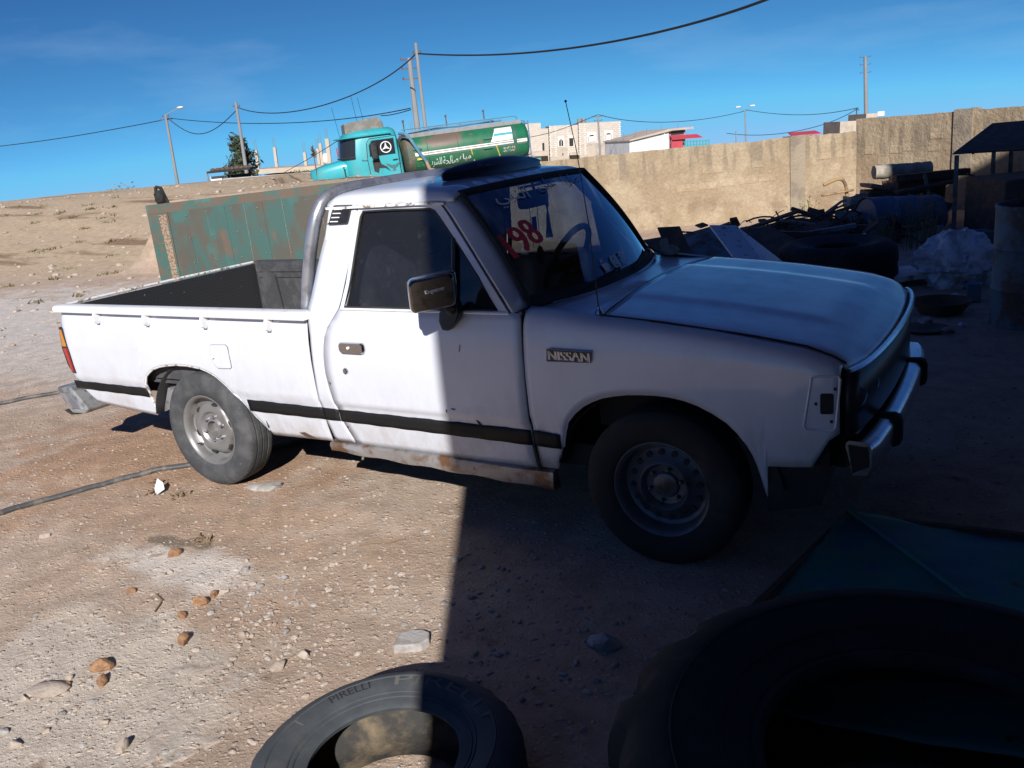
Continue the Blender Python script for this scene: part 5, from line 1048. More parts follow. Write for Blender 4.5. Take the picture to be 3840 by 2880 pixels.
# pile of concrete, stone slabs and pipes against the wall
b = MB(); rg = []
for t in np.linspace(0, 1, 14):
    c = np.array((1.64, 11.25, .655)) + t * np.array((.72, .42, -.02)); rr = .105 * (1 + .12 * (rng.random() - .5)); rg.append([c + rr * np.array((-.5 * math.cos(a), .86 * math.cos(a), math.sin(a))) * (1 + .06 * (rng.random() - .5)) for a in np.linspace(0, 2 * PI, 18, endpoint=False)])
tag(obj('concrete_pipe', b.loft(np.array(rg)), M['concrete'], smooth=50), 'weathered concrete cylinder lying on top of the rubble pile', 'concrete pipe')
def rubble(name, c, d, rz, m, label, cat, tilt=0.0, seed=0):
    r = np.random.default_rng(seed); vv = np.array([[x, y, z] for x in (-.5, .5) for y in (-.5, .5) for z in (-.5, .5)]) * d * (1 + .25 * (r.random((8, 3)) - .5)); mt = np.array((Matrix.Rotation(rz, 3, 'Z') @ Matrix.Rotation(tilt, 3, 'Y')))
    return tag(obj(name, MB().add(vv @ mt.T + np.array(c), [(0, 1, 3, 2), (4, 6, 7, 5), (0, 4, 5, 1), (2, 3, 7, 6), (0, 2, 6, 4), (1, 5, 7, 3)]), m, smooth=0, bevel=.012), label, cat)
rubble('stone_block', (1.98, 11.26, .545), (.22, .2, .10), .5, M['pink'], 'brown squared stone wedged under the concrete cylinder', 'stone block', 0, 1)
rubble('stone_slab', (1.72, 10.86, .48), (.34, .3, .06), .7, M['pink'], 'broad pinkish stone slab tilted on the rubble pile', 'stone slab', .25, 2)
rubble('stone_slab', (1.95, 10.95, .42), (.18, .2, .07), .3, M['pink'], 'short pinkish slab right of the broad tilted slab', 'stone slab', -.1, 3)
rubble('stone_slab', (1.62, 10.70, .35), (.22, .2, .05), .9, M['pink'], 'reddish slab under the broad tilted slab', 'stone slab', .35, 4)
rubble('concrete_slab', (1.56, 10.45, .29), (.34, .3, .17), .5, M['concrete'], 'pale concrete lump behind the blue drum', 'concrete slab', .2, 5)
rubble('stone_block', (1.78, 10.9, .2), (.5, .4, .45), .5, M['darkrust'], 'dark block buried low in the rubble pile', 'stone block', 0, 6)
rubble('stone_block', (2.2, 11.1, .22), (.7, .5, .6), .55, M['darkrust'], 'large dark block in shade under the steel beam', 'stone block', 0, 7)
tag(obj('bent_pipe', MB().tube([(.83, 11.69, .47), (.93, 11.75, .515), (1.01, 11.80, .54), (1.06, 11.83, .54), (1.10, 11.855, .51), (1.125, 11.87, .45), (1.14, 11.88, .38), (1.15, 11.89, .2)], .026, 10), M['ochre']), 'bent ochre pipe sticking out of the rubble by the wall', 'pipe')
tag(obj('straight_pipe', MB().tube([(.82, 11.60, .315), (1.25, 11.88, .355)], .018, 8), M['ochre']), 'straight ochre pipe lying below the bent pipe', 'pipe')
b = MB(); b.box((0, 0, 0), (1.05, .14, .09), Matrix.Rotation(.56, 3, 'Z')); o = obj('steel_beam', b, M['darkrust'], smooth=0); o.location = (2.45, 10.93, .60); tag(o, 'long dark steel beam lying across the pile to the coop', 'beam')
plank('grey_peg', [(2.385, 10.62, .64), (2.42, 10.64, .645), (2.49, 10.66, .33), (2.45, 10.64, .32)], .03, M['oldwood'], 'short pale wooden peg standing above the blue drum')
b = MB(); b.tube([(1.05, 10.2, .12), (1.35, 10.35, .34), (1.62, 10.6, .42)], .02, 6); b.tube([(.95, 10.1, .12), (1.2, 10.25, .22), (1.42, 10.42, .30)], .016, 6); tag(obj('grey_poles', b, M['greystone']), 'two grey poles leaning up towards the pinkish slab', 'poles')
tag(obj('steel_pipe', MB().tube([(-.05, 7.15, .40), (.55, 7.5, .30)], .012, 6), M['darkrust']), 'thin rusty rod leaning over the gap beside the dark board', 'rod')
# more planks, beams and plates thrown along the wall
def stick(nm, p0, p1, w, h, m, label, cat):
    p0, p1 = np.array(p0, float), np.array(p1, float); d = p1 - p0; L = np.linalg.norm(d); d /= L; sd = np.cross(d, (0, 0, 1.0)); sd /= np.linalg.norm(sd); u_ = np.cross(sd, d); q = [p0 + sd * w / 2 * a + u_ * h / 2 * c for a, c in ((-1, -1), (1, -1), (1, 1), (-1, 1))]
    return tag(obj(nm, MB().prism(q, tuple(d * L)), m, smooth=0, bevel=.004), label, cat)
W_, R_ = M['oldwood'], M['darkrust']
stick('wooden_beam', (-.3, 7.7, .05), (.75, 8.5, .22), .12, .08, W_, 'grey wooden beam lying behind the leaning dark board', 'beam')
stick('wooden_beam', (.35, 8.1, .24), (1.45, 8.0, .20), .10, .07, R_, 'brown beam lying level just above the white board', 'beam')
stick('steel_channel', (.6, 7.9, .10), (1.9, 8.3, .26), .09, .05, M['oldblue'], 'blue-grey steel channel lying in front of the scrap heap', 'channel')
stick('wooden_plank', (.9, 8.7, .30), (1.75, 9.0, .12), .16, .03, W_, 'weathered plank sloping down towards the blue drum', 'plank')
stick('wooden_plank', (.2, 8.7, .12), (.95, 9.35, .33), .14, .03, R_, 'dark plank tipped up against the heap', 'plank')
stick('angle_iron', (.85, 9.5, .36), (1.65, 9.3, .10), .05, .05, R_, 'rusty angle iron slanting across the heap', 'angle iron')
stick('angle_iron', (1.2, 9.9, .20), (2.0, 9.75, .44), .05, .05, R_, 'rusty angle iron resting on the blue drum', 'angle iron')
stick('wooden_beam', (1.75, 11.35, .46), (2.7, 11.6, .50), .13, .1, R_, 'charred beam beneath the concrete cylinder', 'beam')
stick('wooden_beam', (2.1, 11.0, .50), (2.6, 11.35, .52), .10, .08, W_, 'short grey beam lying low right of the concrete cylinder', 'beam')
stick('wooden_plank', (2.05, 10.5, .42), (2.75, 10.9, .50), .18, .04, R_, 'wide dark plank above the blue drum', 'plank')
plank('rusty_plate', [(1.05, 8.35, .20), (1.5, 8.6, .30), (1.85, 8.1, .12), (1.4, 7.85, .04)], .01, R_, 'curled rusty plate lying before the blue drum', 'metal sheet')
plank('torn_sheet', [(1.25, 7.1, .12), (1.75, 7.45, .2), (2.1, 6.95, .03), (1.6, 6.75, .0)], .008, M['oldblue'], 'torn grey-blue sheet lying behind the flat truck tyre', 'metal sheet')
plank('small_board', [(1.75, 7.9, .15), (2.05, 8.05, .2), (2.25, 7.75, .05), (1.95, 7.6, .02)], .02, M['whiteboard'], 'small pale board in the junk right of the flat truck tyre')
plank('crate_lid', [(2.4, 9.2, .02), (2.75, 9.4, .1), (2.9, 9.1, .02), (2.55, 8.95, -.05)], .02, W_, 'broken crate lid lying before the blue drum end', 'lid')
# scrap heap: a mound with a tangle of rods and wire over it
gx2, gy2 = np.meshgrid(np.linspace(0, 1, 40), np.linspace(0, 1, 24), indexing='ij'); hx = -.6 + 2.6 * gx2 + 1.1 * gy2 * 0 + .45 * gy2; hyy = 7.3 + 1.45 * gx2 + 2.6 * gy2
hz = -.14 + (.34 * np.sin(PI * np.clip(gx2, 0, 1)) ** .8 * np.sin(PI * gy2) ** .7) * (.55 + .9 * fbm(gx2 * 9, gy2 * 6, 90)) 
tag(obj('scrap_heap', MB().grid(np.stack([hx, hyy, hz], -1)), M['darkrust'], smooth=0), 'dark heap of rusted scrap along the foot of the wall', kind='stuff')
b = MB()
for i in range(150):
    x0 = .5 + 1.4 * rng.random(); y0 = 7.9 + 1.6 * rng.random() + .5 * (x0 - .5); a = rng.normal() * .7 + .4; L = .1 + .4 * rng.random() ** 2; z0 = .05 + .15 * rng.random(); k = np.linspace(-1, 1, 7); cvx = rng.normal() * .15
    b.tube(np.stack([x0 + k * L * math.cos(a), y0 + k * L * math.sin(a), z0 + .06 * rng.normal() * k + cvx * (1 - k ** 2) * .6], 1), .004 + .010 * rng.random(), 4)
for i in range(120):
    x0 = -.2 + 2.6 * rng.random(); y0 = 7.6 + 1.9 * rng.random() + .55 * (x0 - .3); a = rng.normal() * .9 + .3; L = .08 + .3 * rng.random() ** 2; z0 = .0 + .16 * rng.random(); k = np.linspace(-1, 1, 6)
    b.tube(np.stack([x0 + k * L * math.cos(a), y0 + k * L * math.sin(a), z0 + .09 * rng.normal() * k + .05 * rng.normal() * (1 - k ** 2)], 1), .005 + .014 * rng.random() ** 2, 4)
tag(obj('scrap_tangle', b, M['darkrust'], smooth=0), 'tangle of rusty rods and wire over the scrap heap', kind='stuff')
b = MB()
for i in range(170):
    x0 = -.3 + 3.0 * rng.random(); y0 = 7.2 + 2.6 * rng.random() + .55 * (x0 - .3); c = np.array((x0, y0, -.12 + .36 * rng.random() ** 1.3)); d = np.array((.08 + .4 * rng.random() ** 2, .05 + .16 * rng.random(), .01 + .05 * rng.random() ** 2))
    R_3 = np.array(Matrix.Rotation(rng.random() * 6.28, 3, 'Z') @ Matrix.Rotation(.5 * rng.normal(), 3, 'X') @ Matrix.Rotation(.3 * rng.normal(), 3, 'Y')); b.box(c, d, R_3)
tag(obj('scrap_bits', b, mat('mixed_scrap', (.10, .075, .058), .8, col2=(.19, .175, .16), scale=2.3, lo=.5, hi=.56, col3=(.16, .08, .045), scale3=3.1, lo3=.55, hi3=.6), smooth=0), 'mixed broken boards and scrap bits filling the heap', kind='stuff')
b = MB()
for cx, cy, n, hgt in ((2.62, 8.6, 60, .55), (2.3, 8.3, 30, .4), (.33, 12.6, 14, .28), (.45, 12.7, 12, .28)):
    for _ in range(n):
        x, y = cx + .10 * rng.normal(), cy + .10 * rng.normal(); z = H(x, y); a = rng.random() * 6.28; h_ = hgt * (.5 + .7 * rng.random()); lean = .35 * rng.random()
        b.tube([(x, y, z - .05), (x + lean * .3 * math.cos(a) * h_, y + lean * .3 * math.sin(a) * h_, z + h_ * .5), (x + lean * math.cos(a) * h_, y + lean * math.sin(a) * h_, z + h_)], [.004, .003, .0015], 4, caps=False)
        v, f = ICO1; b.add(v * .009 * (1 + rng.random()) + (x + lean * math.cos(a) * h_, y + lean * math.sin(a) * h_, z + h_), f)
tag(obj('dry_weeds', b, M['drygrass'], smooth=0), 'dry weed stalks growing through the junk', kind='stuff')

# ------------------------------------------------------------------ perforated green panel behind the load bed
def perf_mat():
    m, n, l, p = new_mat('perforated_green_sheet'); p.inputs['Roughness'].default_value = .6
    tcn = n.new('ShaderNodeTexCoord'); o = tcn.outputs['Object']
    def noise(sc, stretch=(1, 1, 1), off=0):
        mpn = n.new('ShaderNodeMapping'); mpn.inputs['Scale'].default_value = stretch; mpn.inputs['Location'].default_value = (off, 0, off); l.new(o, mpn.inputs['Vector']); q = n.new('ShaderNodeTexNoise'); q.inputs['Scale'].default_value = sc; q.inputs['Detail'].default_value = 8; l.new(mpn.outputs[0], q.inputs['Vector']); return q.outputs['Fac']
    def ramp(f, a, b, lo=0, hi=1):
        r = n.new('ShaderNodeMapRange'); r.interpolation_type = 'SMOOTHSTEP'
        for k_, v_ in (('From Min', a), ('From Max', b), ('To Min', lo), ('To Max', hi)): r.inputs[k_].default_value = v_
        l.new(f, r.inputs['Value']); return r.outputs[0]
    c = n.new('ShaderNodeRGB'); c.outputs[0].default_value = (.013, .078, .068, 1); cur = c.outputs[0]
    for fac, colr in ((ramp(noise(2.2, (1, 1, .45)), .46, .60), (.060, .047, .030)), (ramp(noise(5, (1, 1, .35), 3), .50, .60, 0, .85), (.05, .045, .03)), (ramp(noise(3.6, (1, 1, .4), 9), .60, .67, 0, .9), (.12, .052, .028)), (ramp(noise(3, (1, 1, .6), 5), .56, .64, 0, .7), (.014, .11, .10))):
        k_ = n.new('ShaderNodeMixRGB'); k_.inputs[2].default_value = (*colr, 1); l.new(fac, k_.inputs[0]); l.new(cur, k_.inputs[1]); cur = k_.outputs[0]
    mpn = n.new('ShaderNodeMapping'); mpn.inputs['Scale'].default_value = (48, 48, 48); mpn.inputs['Rotation'].default_value = (0, PI / 4, 0); l.new(o, mpn.inputs['Vector'])
    fr = n.new('ShaderNodeVectorMath'); fr.operation = 'FRACTION'; l.new(mpn.outputs[0], fr.inputs[0]); sb = n.new('ShaderNodeVectorMath'); sb.operation = 'SUBTRACT'; sb.inputs[1].default_value = (.5, .5, .5); l.new(fr.outputs[0], sb.inputs[0])
    ml = n.new('ShaderNodeVectorMath'); ml.operation = 'MULTIPLY'; ml.inputs[1].default_value = (1, 0, 1); l.new(sb.outputs[0], ml.inputs[0]); ln = n.new('ShaderNodeVectorMath'); ln.operation = 'LENGTH'; l.new(ml.outputs[0], ln.inputs[0])
    k_ = n.new('ShaderNodeMixRGB'); k_.inputs[2].default_value = (.02, .03, .03, 1); l.new(ramp(ln.outputs['Value'], .30, .22), k_.inputs[0]); l.new(cur, k_.inputs[1]); cur = k_.outputs[0]
    l.new(cur, p.inputs['Base Color']); return m
M['perf'] = perf_mat(); M['greenrust'] = mat('green_rusty_frame', (.02, .075, .062), .6, col2=(.085, .055, .036), scale=3.5, lo=.42, hi=.56, col3=(.02, .11, .10), scale3=2.2, lo3=.58, hi3=.66)
A = np.array((-7.36, 5.40, 1.215)); B2 = np.array((-4.35, 7.26, 1.29)); Cb = np.array((-6.05, 4.40, .10)); ex = B2 - A; Lp = np.linalg.norm(ex); ex /= Lp; dn = Cb - A; dn -= 0
ez_ = A - (Cb + 0); hgt = 1.25
nrm = np.cross(ex, np.array((0, 0, 1.0))); nrm /= np.linalg.norm(nrm)
up = np.array((0, 0, 1.0)) * .995 - nrm * .08; up /= np.linalg.norm(up); up = up - ex * .035; up /= np.linalg.norm(up)
upo = up - ex * (up @ ex); upo /= np.linalg.norm(upo); nn = np.cross(ex, upo)
mtx = Matrix.Identity(4)
for i in range(3): mtx[i][0], mtx[i][1], mtx[i][2], mtx[i][3] = ex[i], -nn[i], upo[i], A[i]
pn = thing('perforated_panel', 'slanting green rusty perforated metal panel behind the load bed', 'metal panel', matrix=mtx)
sh_ = -(up @ ex) / (up @ upo)                                     # the left edge leans
def pq(a, z): return (a + sh_ * (-z), 0, z)
Lp = 3.9; nsh = 13
for i in range(nsh):
    a0, a1 = .28 + (Lp - .28) * i / nsh, .28 + (Lp - .28) * (i + 1) / nsh; b = MB(); j = .004 * (i % 2) + .003 * rng.random()
    P = np.array([pq(a0 + .0015, -.13), pq(a1 - .0015, -.13), pq(a1 - .0015, -1.5), pq(a0 + .0015, -1.5)]); P[:, 1] -= j; b.prism(P, (0, .008, 0)); obj('panel', b, M['perf'], pn, smooth=0)
b = MB(); b.prism([pq(-.02, 0), pq(Lp, 0), pq(Lp, -.13), pq(-.02, -.13)], (0, .05, 0)); obj('top_bar', b, M['greenrust'], pn, smooth=0)
b = MB(); b.prism([pq(-.02, -.132), pq(.275, -.132), pq(.275, -1.5), pq(-.02, -1.5)], (0, .05, 0)); obj('end_bar', b, M['greenrust'], pn, smooth=0)
b = MB(); b.prism([(p_[0], -.004, p_[2]) for p_ in (pq(.14, -.16), pq(.25, -.16), pq(.25, -1.4), pq(.17, -1.4))], (0, .01, 0)); obj('panel', b, mat('bare_perforated_strip', (.26, .19, .13), .8, col2=(.11, .075, .055), scale=40, lo=.5, hi=.55), pn, smooth=0)
b = MB(); v, f = ICO1; r0 = None
for i in range(11):
    for z in (-.20, -.55, -.90, -1.2):
        q = pq(.15 + .36 * i + .05 * (rng.random() - .5), z + .06 * (rng.random() - .5))
        if r0 is None: r0 = o = obj('rivet', MB().add(v * (.010, .008, .010), f), M['bumpgrey'], pn)
        else: o = inst(r0, 'rivet', pn)
        o.location = (q[0], -.014, q[2])
b = MB(); b.tube([(-9.06, 6.92, 1.42), (-8.99, 6.96, 1.40), (-8.92, 7.0, 1.12)], .03, 6); b.tube([(-9.06, 6.92, 1.42), (-9.08, 6.9, 1.2), (-8.95, 6.98, 1.14)], .03, 6); v, f = ICO2; b.add(v * (.10, .10, .13) * (1 + .3 * (rng.random((len(v), 1)) - .5)) + (-9.02, 6.94, 1.24), f); tag(obj('scrap_frame', b, M['inner'], smooth=0), 'dark bundled scrap frame standing on the panel end by the dirt bank', 'scrap')
# ------------------------------------------------------------------ water lorry beyond the bank (local x along it towards its rear, y across, z up)
xd = Vector((.700, .712, .036)).normalized(); yd = Vector((-.714, .700, 0)).normalized(); zd = xd.cross(yd)
mtx = Matrix.Identity(4); org = Vector((-15.72, 17.85, -.20))
for i in range(3): mtx[i][0], mtx[i][1], mtx[i][2], mtx[i][3] = xd[i], yd[i], zd[i], org[i]
WT = thing('water_lorry', 'turquoise lorry with rounded bonnet carrying a green water tank', 'lorry', matrix=mtx)
def rr2(x, yc, zc, hy, hz, r, n=5): return [(x, y, z) for y, z, _ in rrect(yc, zc, hy, hz, r, 0, n)]
b = MB(); b.loft(np.array([rr2(x, 1.1, (zt_ + .88) / 2, hy, (zt_ - .88) / 2, r) for x, hy, zt_, r in ((0, .42, 1.30, .16), (.05, .54, 1.38, .2), (.25, .64, 1.45, .22), (.6, .75, 1.52, .22), (1.0, .83, 1.57, .22), (1.4, .86, 1.58, .22))])); obj('bonnet', b, M['turq'], WT, smooth=60)
b = MB()
for yc in (.20, 2.0): b.loft(np.array([rr2(x, yc, .72, .2, hz_, .12) for x, hz_ in ((.1, .10), (.2, .17), (.6, .21), (1.2, .2), (1.6, .16))]))
obj('mudguard', b, M['turq'], WT, smooth=60)
for j in range(6):
    b = MB(); b.box((.25 + .012 * j, 1.1 - .575 - .008 * j, 1.22 - .045 * j), (.34, .02, .016), Matrix.Rotation(-.22, 3, 'Z')); obj('bonnet_slot', b, M['darkopen'], WT, smooth=0)
def cabshape(x0, x1, hy, rf, rr_, z, n=6):
    P = []; yc = 1.1
    for qx, qy, a0, r in ((1, 1, 0, rr_), (-1, 1, 90, rf), (-1, -1, 180, rf), (1, -1, 270, rr_)):
        cx = (x1 - r) if qx > 0 else (x0 + r); cy = yc + qy * (hy - r)
        for k in range(n + 1): a = math.radians(a0 + 90 * k / n); P.append((cx + r * math.cos(a), cy + r * math.sin(a), z))
    return P
cab_lv = [(.62, .02, .06), (.9, 0, .1), (1.3, 0, .16), (1.52, 0, .18), (1.75, .02, .22), (2.1, .05, .28), (2.24, .07, .30), (2.34, .12, .34), (2.41, .25, .38), (2.43, .45, .4)]
rg = []
for z, ins, r in cab_lv:
    x0 = .98 + .10 * sst(1.5, 2.3, z) + (ins if z > 2.2 else 0); x1 = 2.90 - ins * .8; rg.append(cabshape(x0, x1, 1.05 - ins, .62, r, z))
obj('cab', MB().loft(np.array(rg)), M['turq'], WT, smooth=60)
# windscreen wraps round the front corners, proud of the cab skin
def cabring(z, off=.012, n=6):
    r = float(np.interp(z, [q[0] for q in cab_lv], [q[2] for q in cab_lv])); ins = float(np.interp(z, [q[0] for q in cab_lv], [q[1] for q in cab_lv])); x0 = .98 + .10 * float(sst(1.5, 2.3, z)); x1 = 2.90
    return np.array(cabshape(x0 - off, x1 + off, 1.05 - ins + off, .62, r, z, n))
M['lorryglass'] = mat('dark_lorry_glass', (.02, .024, .03), .08, var=.1, spec=.6)
P = []
for z in np.linspace(1.56, 2.20, 6):
    q = cabring(z); P.append(q[8:20])
obj('windscreen', MB().grid(np.array(P), flip=True), M['lorryglass'], WT, smooth=60)
b = MB(); P = [cabring(z, o_)[6:22] + (0, 0, 0) for z, o_ in ((2.19, .02), (2.22, .10), (2.245, .09), (2.26, .01))]; P[1][:, 0] -= .05; P[2][:, 0] -= .04; b.grid(np.array(P), flip=True); obj('sun_peak', b, M['turq'], WT, smooth=60)
for yy in (.045, 2.155):
    s_ = -1 if yy < 1 else 1
    b = MB(); b.prism([(1.82, yy, .78), (2.78, yy, .78), (2.78, yy, 2.12), (1.96, yy, 2.12), (1.84, yy, 1.98), (1.80, yy, 1.5)], (0, .03 * s_, 0)); dd = obj('door', b, M['turq'], WT, smooth=0, bevel=.015)
    b = MB(); b.prism([(1.88, yy + .032 * s_, 1.58), (2.70, yy + .032 * s_, 1.58), (2.70, yy + .032 * s_, 2.06), (2.02, yy + .032 * s_, 2.06), (1.90, yy + .032 * s_, 1.93)], (0, .008 * s_, 0)); obj('door_window', b, M['lorryglass'], dd, smooth=0)
    b = MB(); b.box((2.66, yy + .045 * s_, 1.40), (.16, .03, .035)); obj('door_handle', b, M['plastic'], dd, smooth=0)
# three pointed star sticker on the door window, bird on the door
b = MB(); an = np.linspace(0, 2 * PI, 40, endpoint=False); sx, sz_y = 2.42, 1.815
b.grid(np.array([[(sx + r * math.cos(a), .0, sz_y + r * math.sin(a)) for a in an] for r in (.150, .178)]), cv=True)
for k in range(3):
    a = PI / 2 + 2 * PI * k / 3; b.add([(sx + .155 * math.cos(a), 0, sz_y + .155 * math.sin(a)), (sx + .04 * math.cos(a + PI / 3), 0, sz_y + .04 * math.sin(a + PI / 3)), (sx, 0, sz_y), (sx + .04 * math.cos(a - PI / 3), 0, sz_y + .04 * math.sin(a - PI / 3))], [(0, 1, 2), (0, 2, 3)])
b.v = [v + (0, .0, 0) for v in b.v]; obj('star_sticker', b, M['offwhite'], WT, smooth=0)
b = MB(); wing_ = [(0, .02), (.06, .05), (.14, .10), (.24, .12), (.20, .06), (.16, .02), (.10, -.03), (.04, -.06)]
for s_ in (1, -1): b.prism([(2.58 + s_ * x, .010, 1.19 + z) for x, z in wing_], (0, .004, 0))
b.prism([(2.55, .009, 1.24), (2.58, .009, 1.27), (2.61, .009, 1.24), (2.62, .009, 1.12), (2.65, .009, 1.05), (2.58, .009, 1.07), (2.52, .009, 1.05), (2.55, .009, 1.12)], (0, .004, 0)); obj('bird_sticker', b, mat('grey_green_print', (.03, .12, .13), .6), WT, smooth=0)
b = MB(); text_on(b, '1924', lambda a, c: np.stack([1.22 + a, np.full(len(a), .20), 1.02 + c], 1), .22, .07); obj('bonnet_number', b, M['steel'], WT, smooth=0)
b = MB(); b.loft(np.array([[(2.02 + x, -.16 + y, z) for x, y, _ in rrect(0, 0, .10, .05, .03, 0, 3)] for z in (1.52, 1.56, 1.95, 1.99)])); b.tube([(1.98, .06, 1.48), (2.0, -.12, 1.50), (2.0, -.16, 1.75)], .018, 6); b.tube([(1.98, .06, 2.05), (2.0, -.16, 2.0)], .014, 6); obj('door_mirror', b, M['plastic'], WT, smooth=40)
b = MB(); b.prism([(1.93, .03, 1.45), (2.16, .03, 1.50), (2.2, .03, 1.32), (2.36, .03, 1.22), (2.48, .03, 1.05), (2.3, .03, 1.18), (2.12, .03, 1.2), (2.08, .03, 1.05), (1.95, .03, 1.12)], (0, -.02, 0)); obj('torn_mud_cloth', b, M['rubber'], WT, smooth=0)
b = MB(); b.tube([(1.05, .26, .93), (1.04, .16, 1.02), (1.02, .14, 1.34)], .012, 6); v, f = ICO1; b.add(v * .03 + (1.02, .14, 1.36), f); b.add(v * (.06, .03, .08) + (1.10, .16, .98), f); obj('marker_rod', b, M['plastic'], WT)
b = MB(); b.prism([(1.27, .45, 2.34), (2.52, .45, 2.38), (2.50, .45, 2.60), (2.36, .45, 2.77), (1.65, .45, 2.71), (1.28, .45, 2.67)], (0, 1.3, 0)); obj('roof_box', b, mat('grey_canvas_box', (.15, .145, .13), .9, col2=(.21, .2, .175), scale=5), WT, smooth=0, bevel=.03)
for x, h_ in ((1.1, 1.0), (1.75, 1.3), (1.95, 1.2)): b = MB(); b.tube([(x, .5, 2.2), (x - .1, .5, 2.2 + h_)], .006, 4); obj('aerial', b, M['plastic'], WT)
# tank: a wide oval barrel
TC = (1.18, 1.44); THY, THZ = 1.14, .63
def tk(a, off=0.0): return TC[0] - (THY + off) * math.cos(a) * abs(math.cos(a)) ** -.35 if abs(math.cos(a)) > 1e-6 else TC[0], TC[1] + (THZ + off) * math.copysign(abs(math.sin(a)) ** .75, math.sin(a))
an = np.linspace(0, 2 * PI, 48, endpoint=False)
ring_ = lambda x, g: [(x, TC[0] + (tk(a)[0] - TC[0]) * g, TC[1] + (tk(a)[1] - TC[1]) * g) for a in an]
b = MB(); b.loft(np.array([ring_(3.02, .55), ring_(3.04, .85), ring_(3.12, .985), ring_(3.2, 1), ring_(5, 1), ring_(7.0, 1), ring_(7.10, .97), ring_(7.18, .86), ring_(7.22, .6)])); obj('tank_barrel', b, M['green'], WT, smooth=50)
b = MB(); b.loft(np.array([ring_(3.0, .5), ring_(3.02, .88), ring_(3.10, .995), ring_(3.30, 1.006), ring_(3.31, .99)])); obj('tank_front', b, mat('dark_weathered_green', (.06, .09, .065), .7, col2=(.14, .10, .07), scale=4), WT, smooth=50)
def surf(z):                                                     # y of the near skin of the barrel at height z
    t = (z - TC[1]) / THZ; t = np.clip(t, -.995, .995); a = np.arcsin(np.sign(t) * np.abs(t) ** (1 / .75)); return TC[0] - THY * np.cos(a) ** .65
def band(nm, quad, m, off=.006, nx=10, nz=4, parent=None):       # quad: x0,x1 at bottom, x0,x1 at top, z0 z1
    xb0, xb1, xt0, xt1, z0, z1 = quad; P = []
    for v_ in np.linspace(0, 1, nz):
        z = z0 + (z1 - z0) * v_; x = np.linspace(xb0 + (xt0 - xb0) * v_, xb1 + (xt1 - xb1) * v_, nx); P.append(np.stack([x, np.full(nx, surf(np.array(z)) - off), np.full(nx, z)], 1))
    return obj(nm, MB().grid(np.array(P), flip=True), m, WT)
band('white_band', (3.32, 7.07, 3.32, 7.07, 1.40, 1.50), M['offwhite'], .007); band('brown_line', (3.6, 6.95, 3.6, 6.95, 1.445, 1.465), M['darkrust'], .012)
band('grey_band', (3.32, 7.05, 3.32, 7.05, 1.335, 1.397), mat('grey_green_band', (.07, .13, .09), .6), .007)
band('white_block', (5.84, 6.58, 6.06, 6.62, 1.52, 1.92), M['offwhite'], .007, nz=8); band('teal_stripe', (5.95, 6.60, 6.0, 6.60, 1.69, 1.76), M['turq'], .012)
band('dark_strap', (6.60, 6.72, 6.64, 6.74, 1.36, 1.93), mat('dark_green_strap', (.02, .09, .07), .6), .014, nx=3, nz=8)
b = MB(); b.loft(np.array([[(x, y, z) for y, z in ((.36, 1.98), (.40, 2.10), (1.96, 2.10), (2.0, 1.98))] for x in (3.15, 7.02)])); obj('tank_walkway', b, M['tankgrey'], WT, smooth=0)
b = MB(); b.tube([(3.05, .42, 2.26), (5, .42, 2.25), (6.78, .42, 2.24), (6.88, .42, 2.22), (6.92, .42, 2.12)], .02, 6); b.tube([(6.3, .42, 2.10), (6.32, .42, 2.2), (6.4, .42, 2.24)], .018, 6); b.tube([(6.87, .5, 2.08), (7.14, .5, 2.06), (7.18, .5, 1.8)], .02, 6)
for x in (3.95, 4.98, 6.0): b.tube([(x, .42, 2.10), (x, .42, 2.25)], .02, 6)
obj('handrail', b, M['bluepipe'], WT)
for x in (3.2, 4.62, 5.9): b = MB(); b.tube([(x, .8, 2.2), (x, .8, 2.52)], .022, 6); b.cyl((x, .8, 2.5), (x, .8, 2.56), .035, 8); obj('filler_rod', b, M['darkrust'], WT)
b = MB(); b.tube([(3.3, .7, 2.14), (4.2, .6, 2.2), (5.0, .75, 2.15), (6.2, .8, 2.2)], .04, 6); b.tube([(3.4, 1.0, 2.14), (5.0, .95, 2.18), (6.5, .9, 2.16)], .04, 6); obj('hose_roll', b, M['bluepipe'], WT)
b = MB(); b.tube([(2.95, .35, 2.16), (3.1, .02, 2.12), (3.2, -.04, 2.0), (3.45, -.08, 1.5), (3.62, -.05, 1.2)], .05, 8); obj('filler_pipe', b, M['bluepipe'], WT)
b = MB(); b.tube([(3.62, -.05, 1.22), (3.70, -.03, .95), (3.85, .0, .90)], .055, 8); obj('valve_pipe', b, M['pink'], WT)
for (x0, z0), (x1, z1) in (((5.15, 1.37), (5.27, .95)), ((6.0, 1.38), (6.14, .98))):
    b = MB(); b.tube([(x0, float(surf(z0)) - .04, z0), (x1, float(surf(z1)) - .04, z1)], .026, 6); obj('yellow_handle', b, M['yellow'], WT)
b = MB(); b.box((3.48, .02, 1.30), (.24, .05, .06)); obj('yellow_clamp', b, M['yellow'], WT, smooth=0)
for x, z in ((5.75, 1.66), (3.40, 1.62), (5.72, 1.36)): b = MB(); b.box((x, float(surf(z)) - .03, z), (.30, .05, .06)); obj('marker_lamp', b, mat('dull_green_lamp', (.05, .16, .12), .4), WT, smooth=0)
b = MB()
def tk_text(x0, z0, slope=0.0): return lambda a, c: np.stack([x0 + a, surf(z0 + c + slope * a) - .010, z0 + c + slope * a], 1)
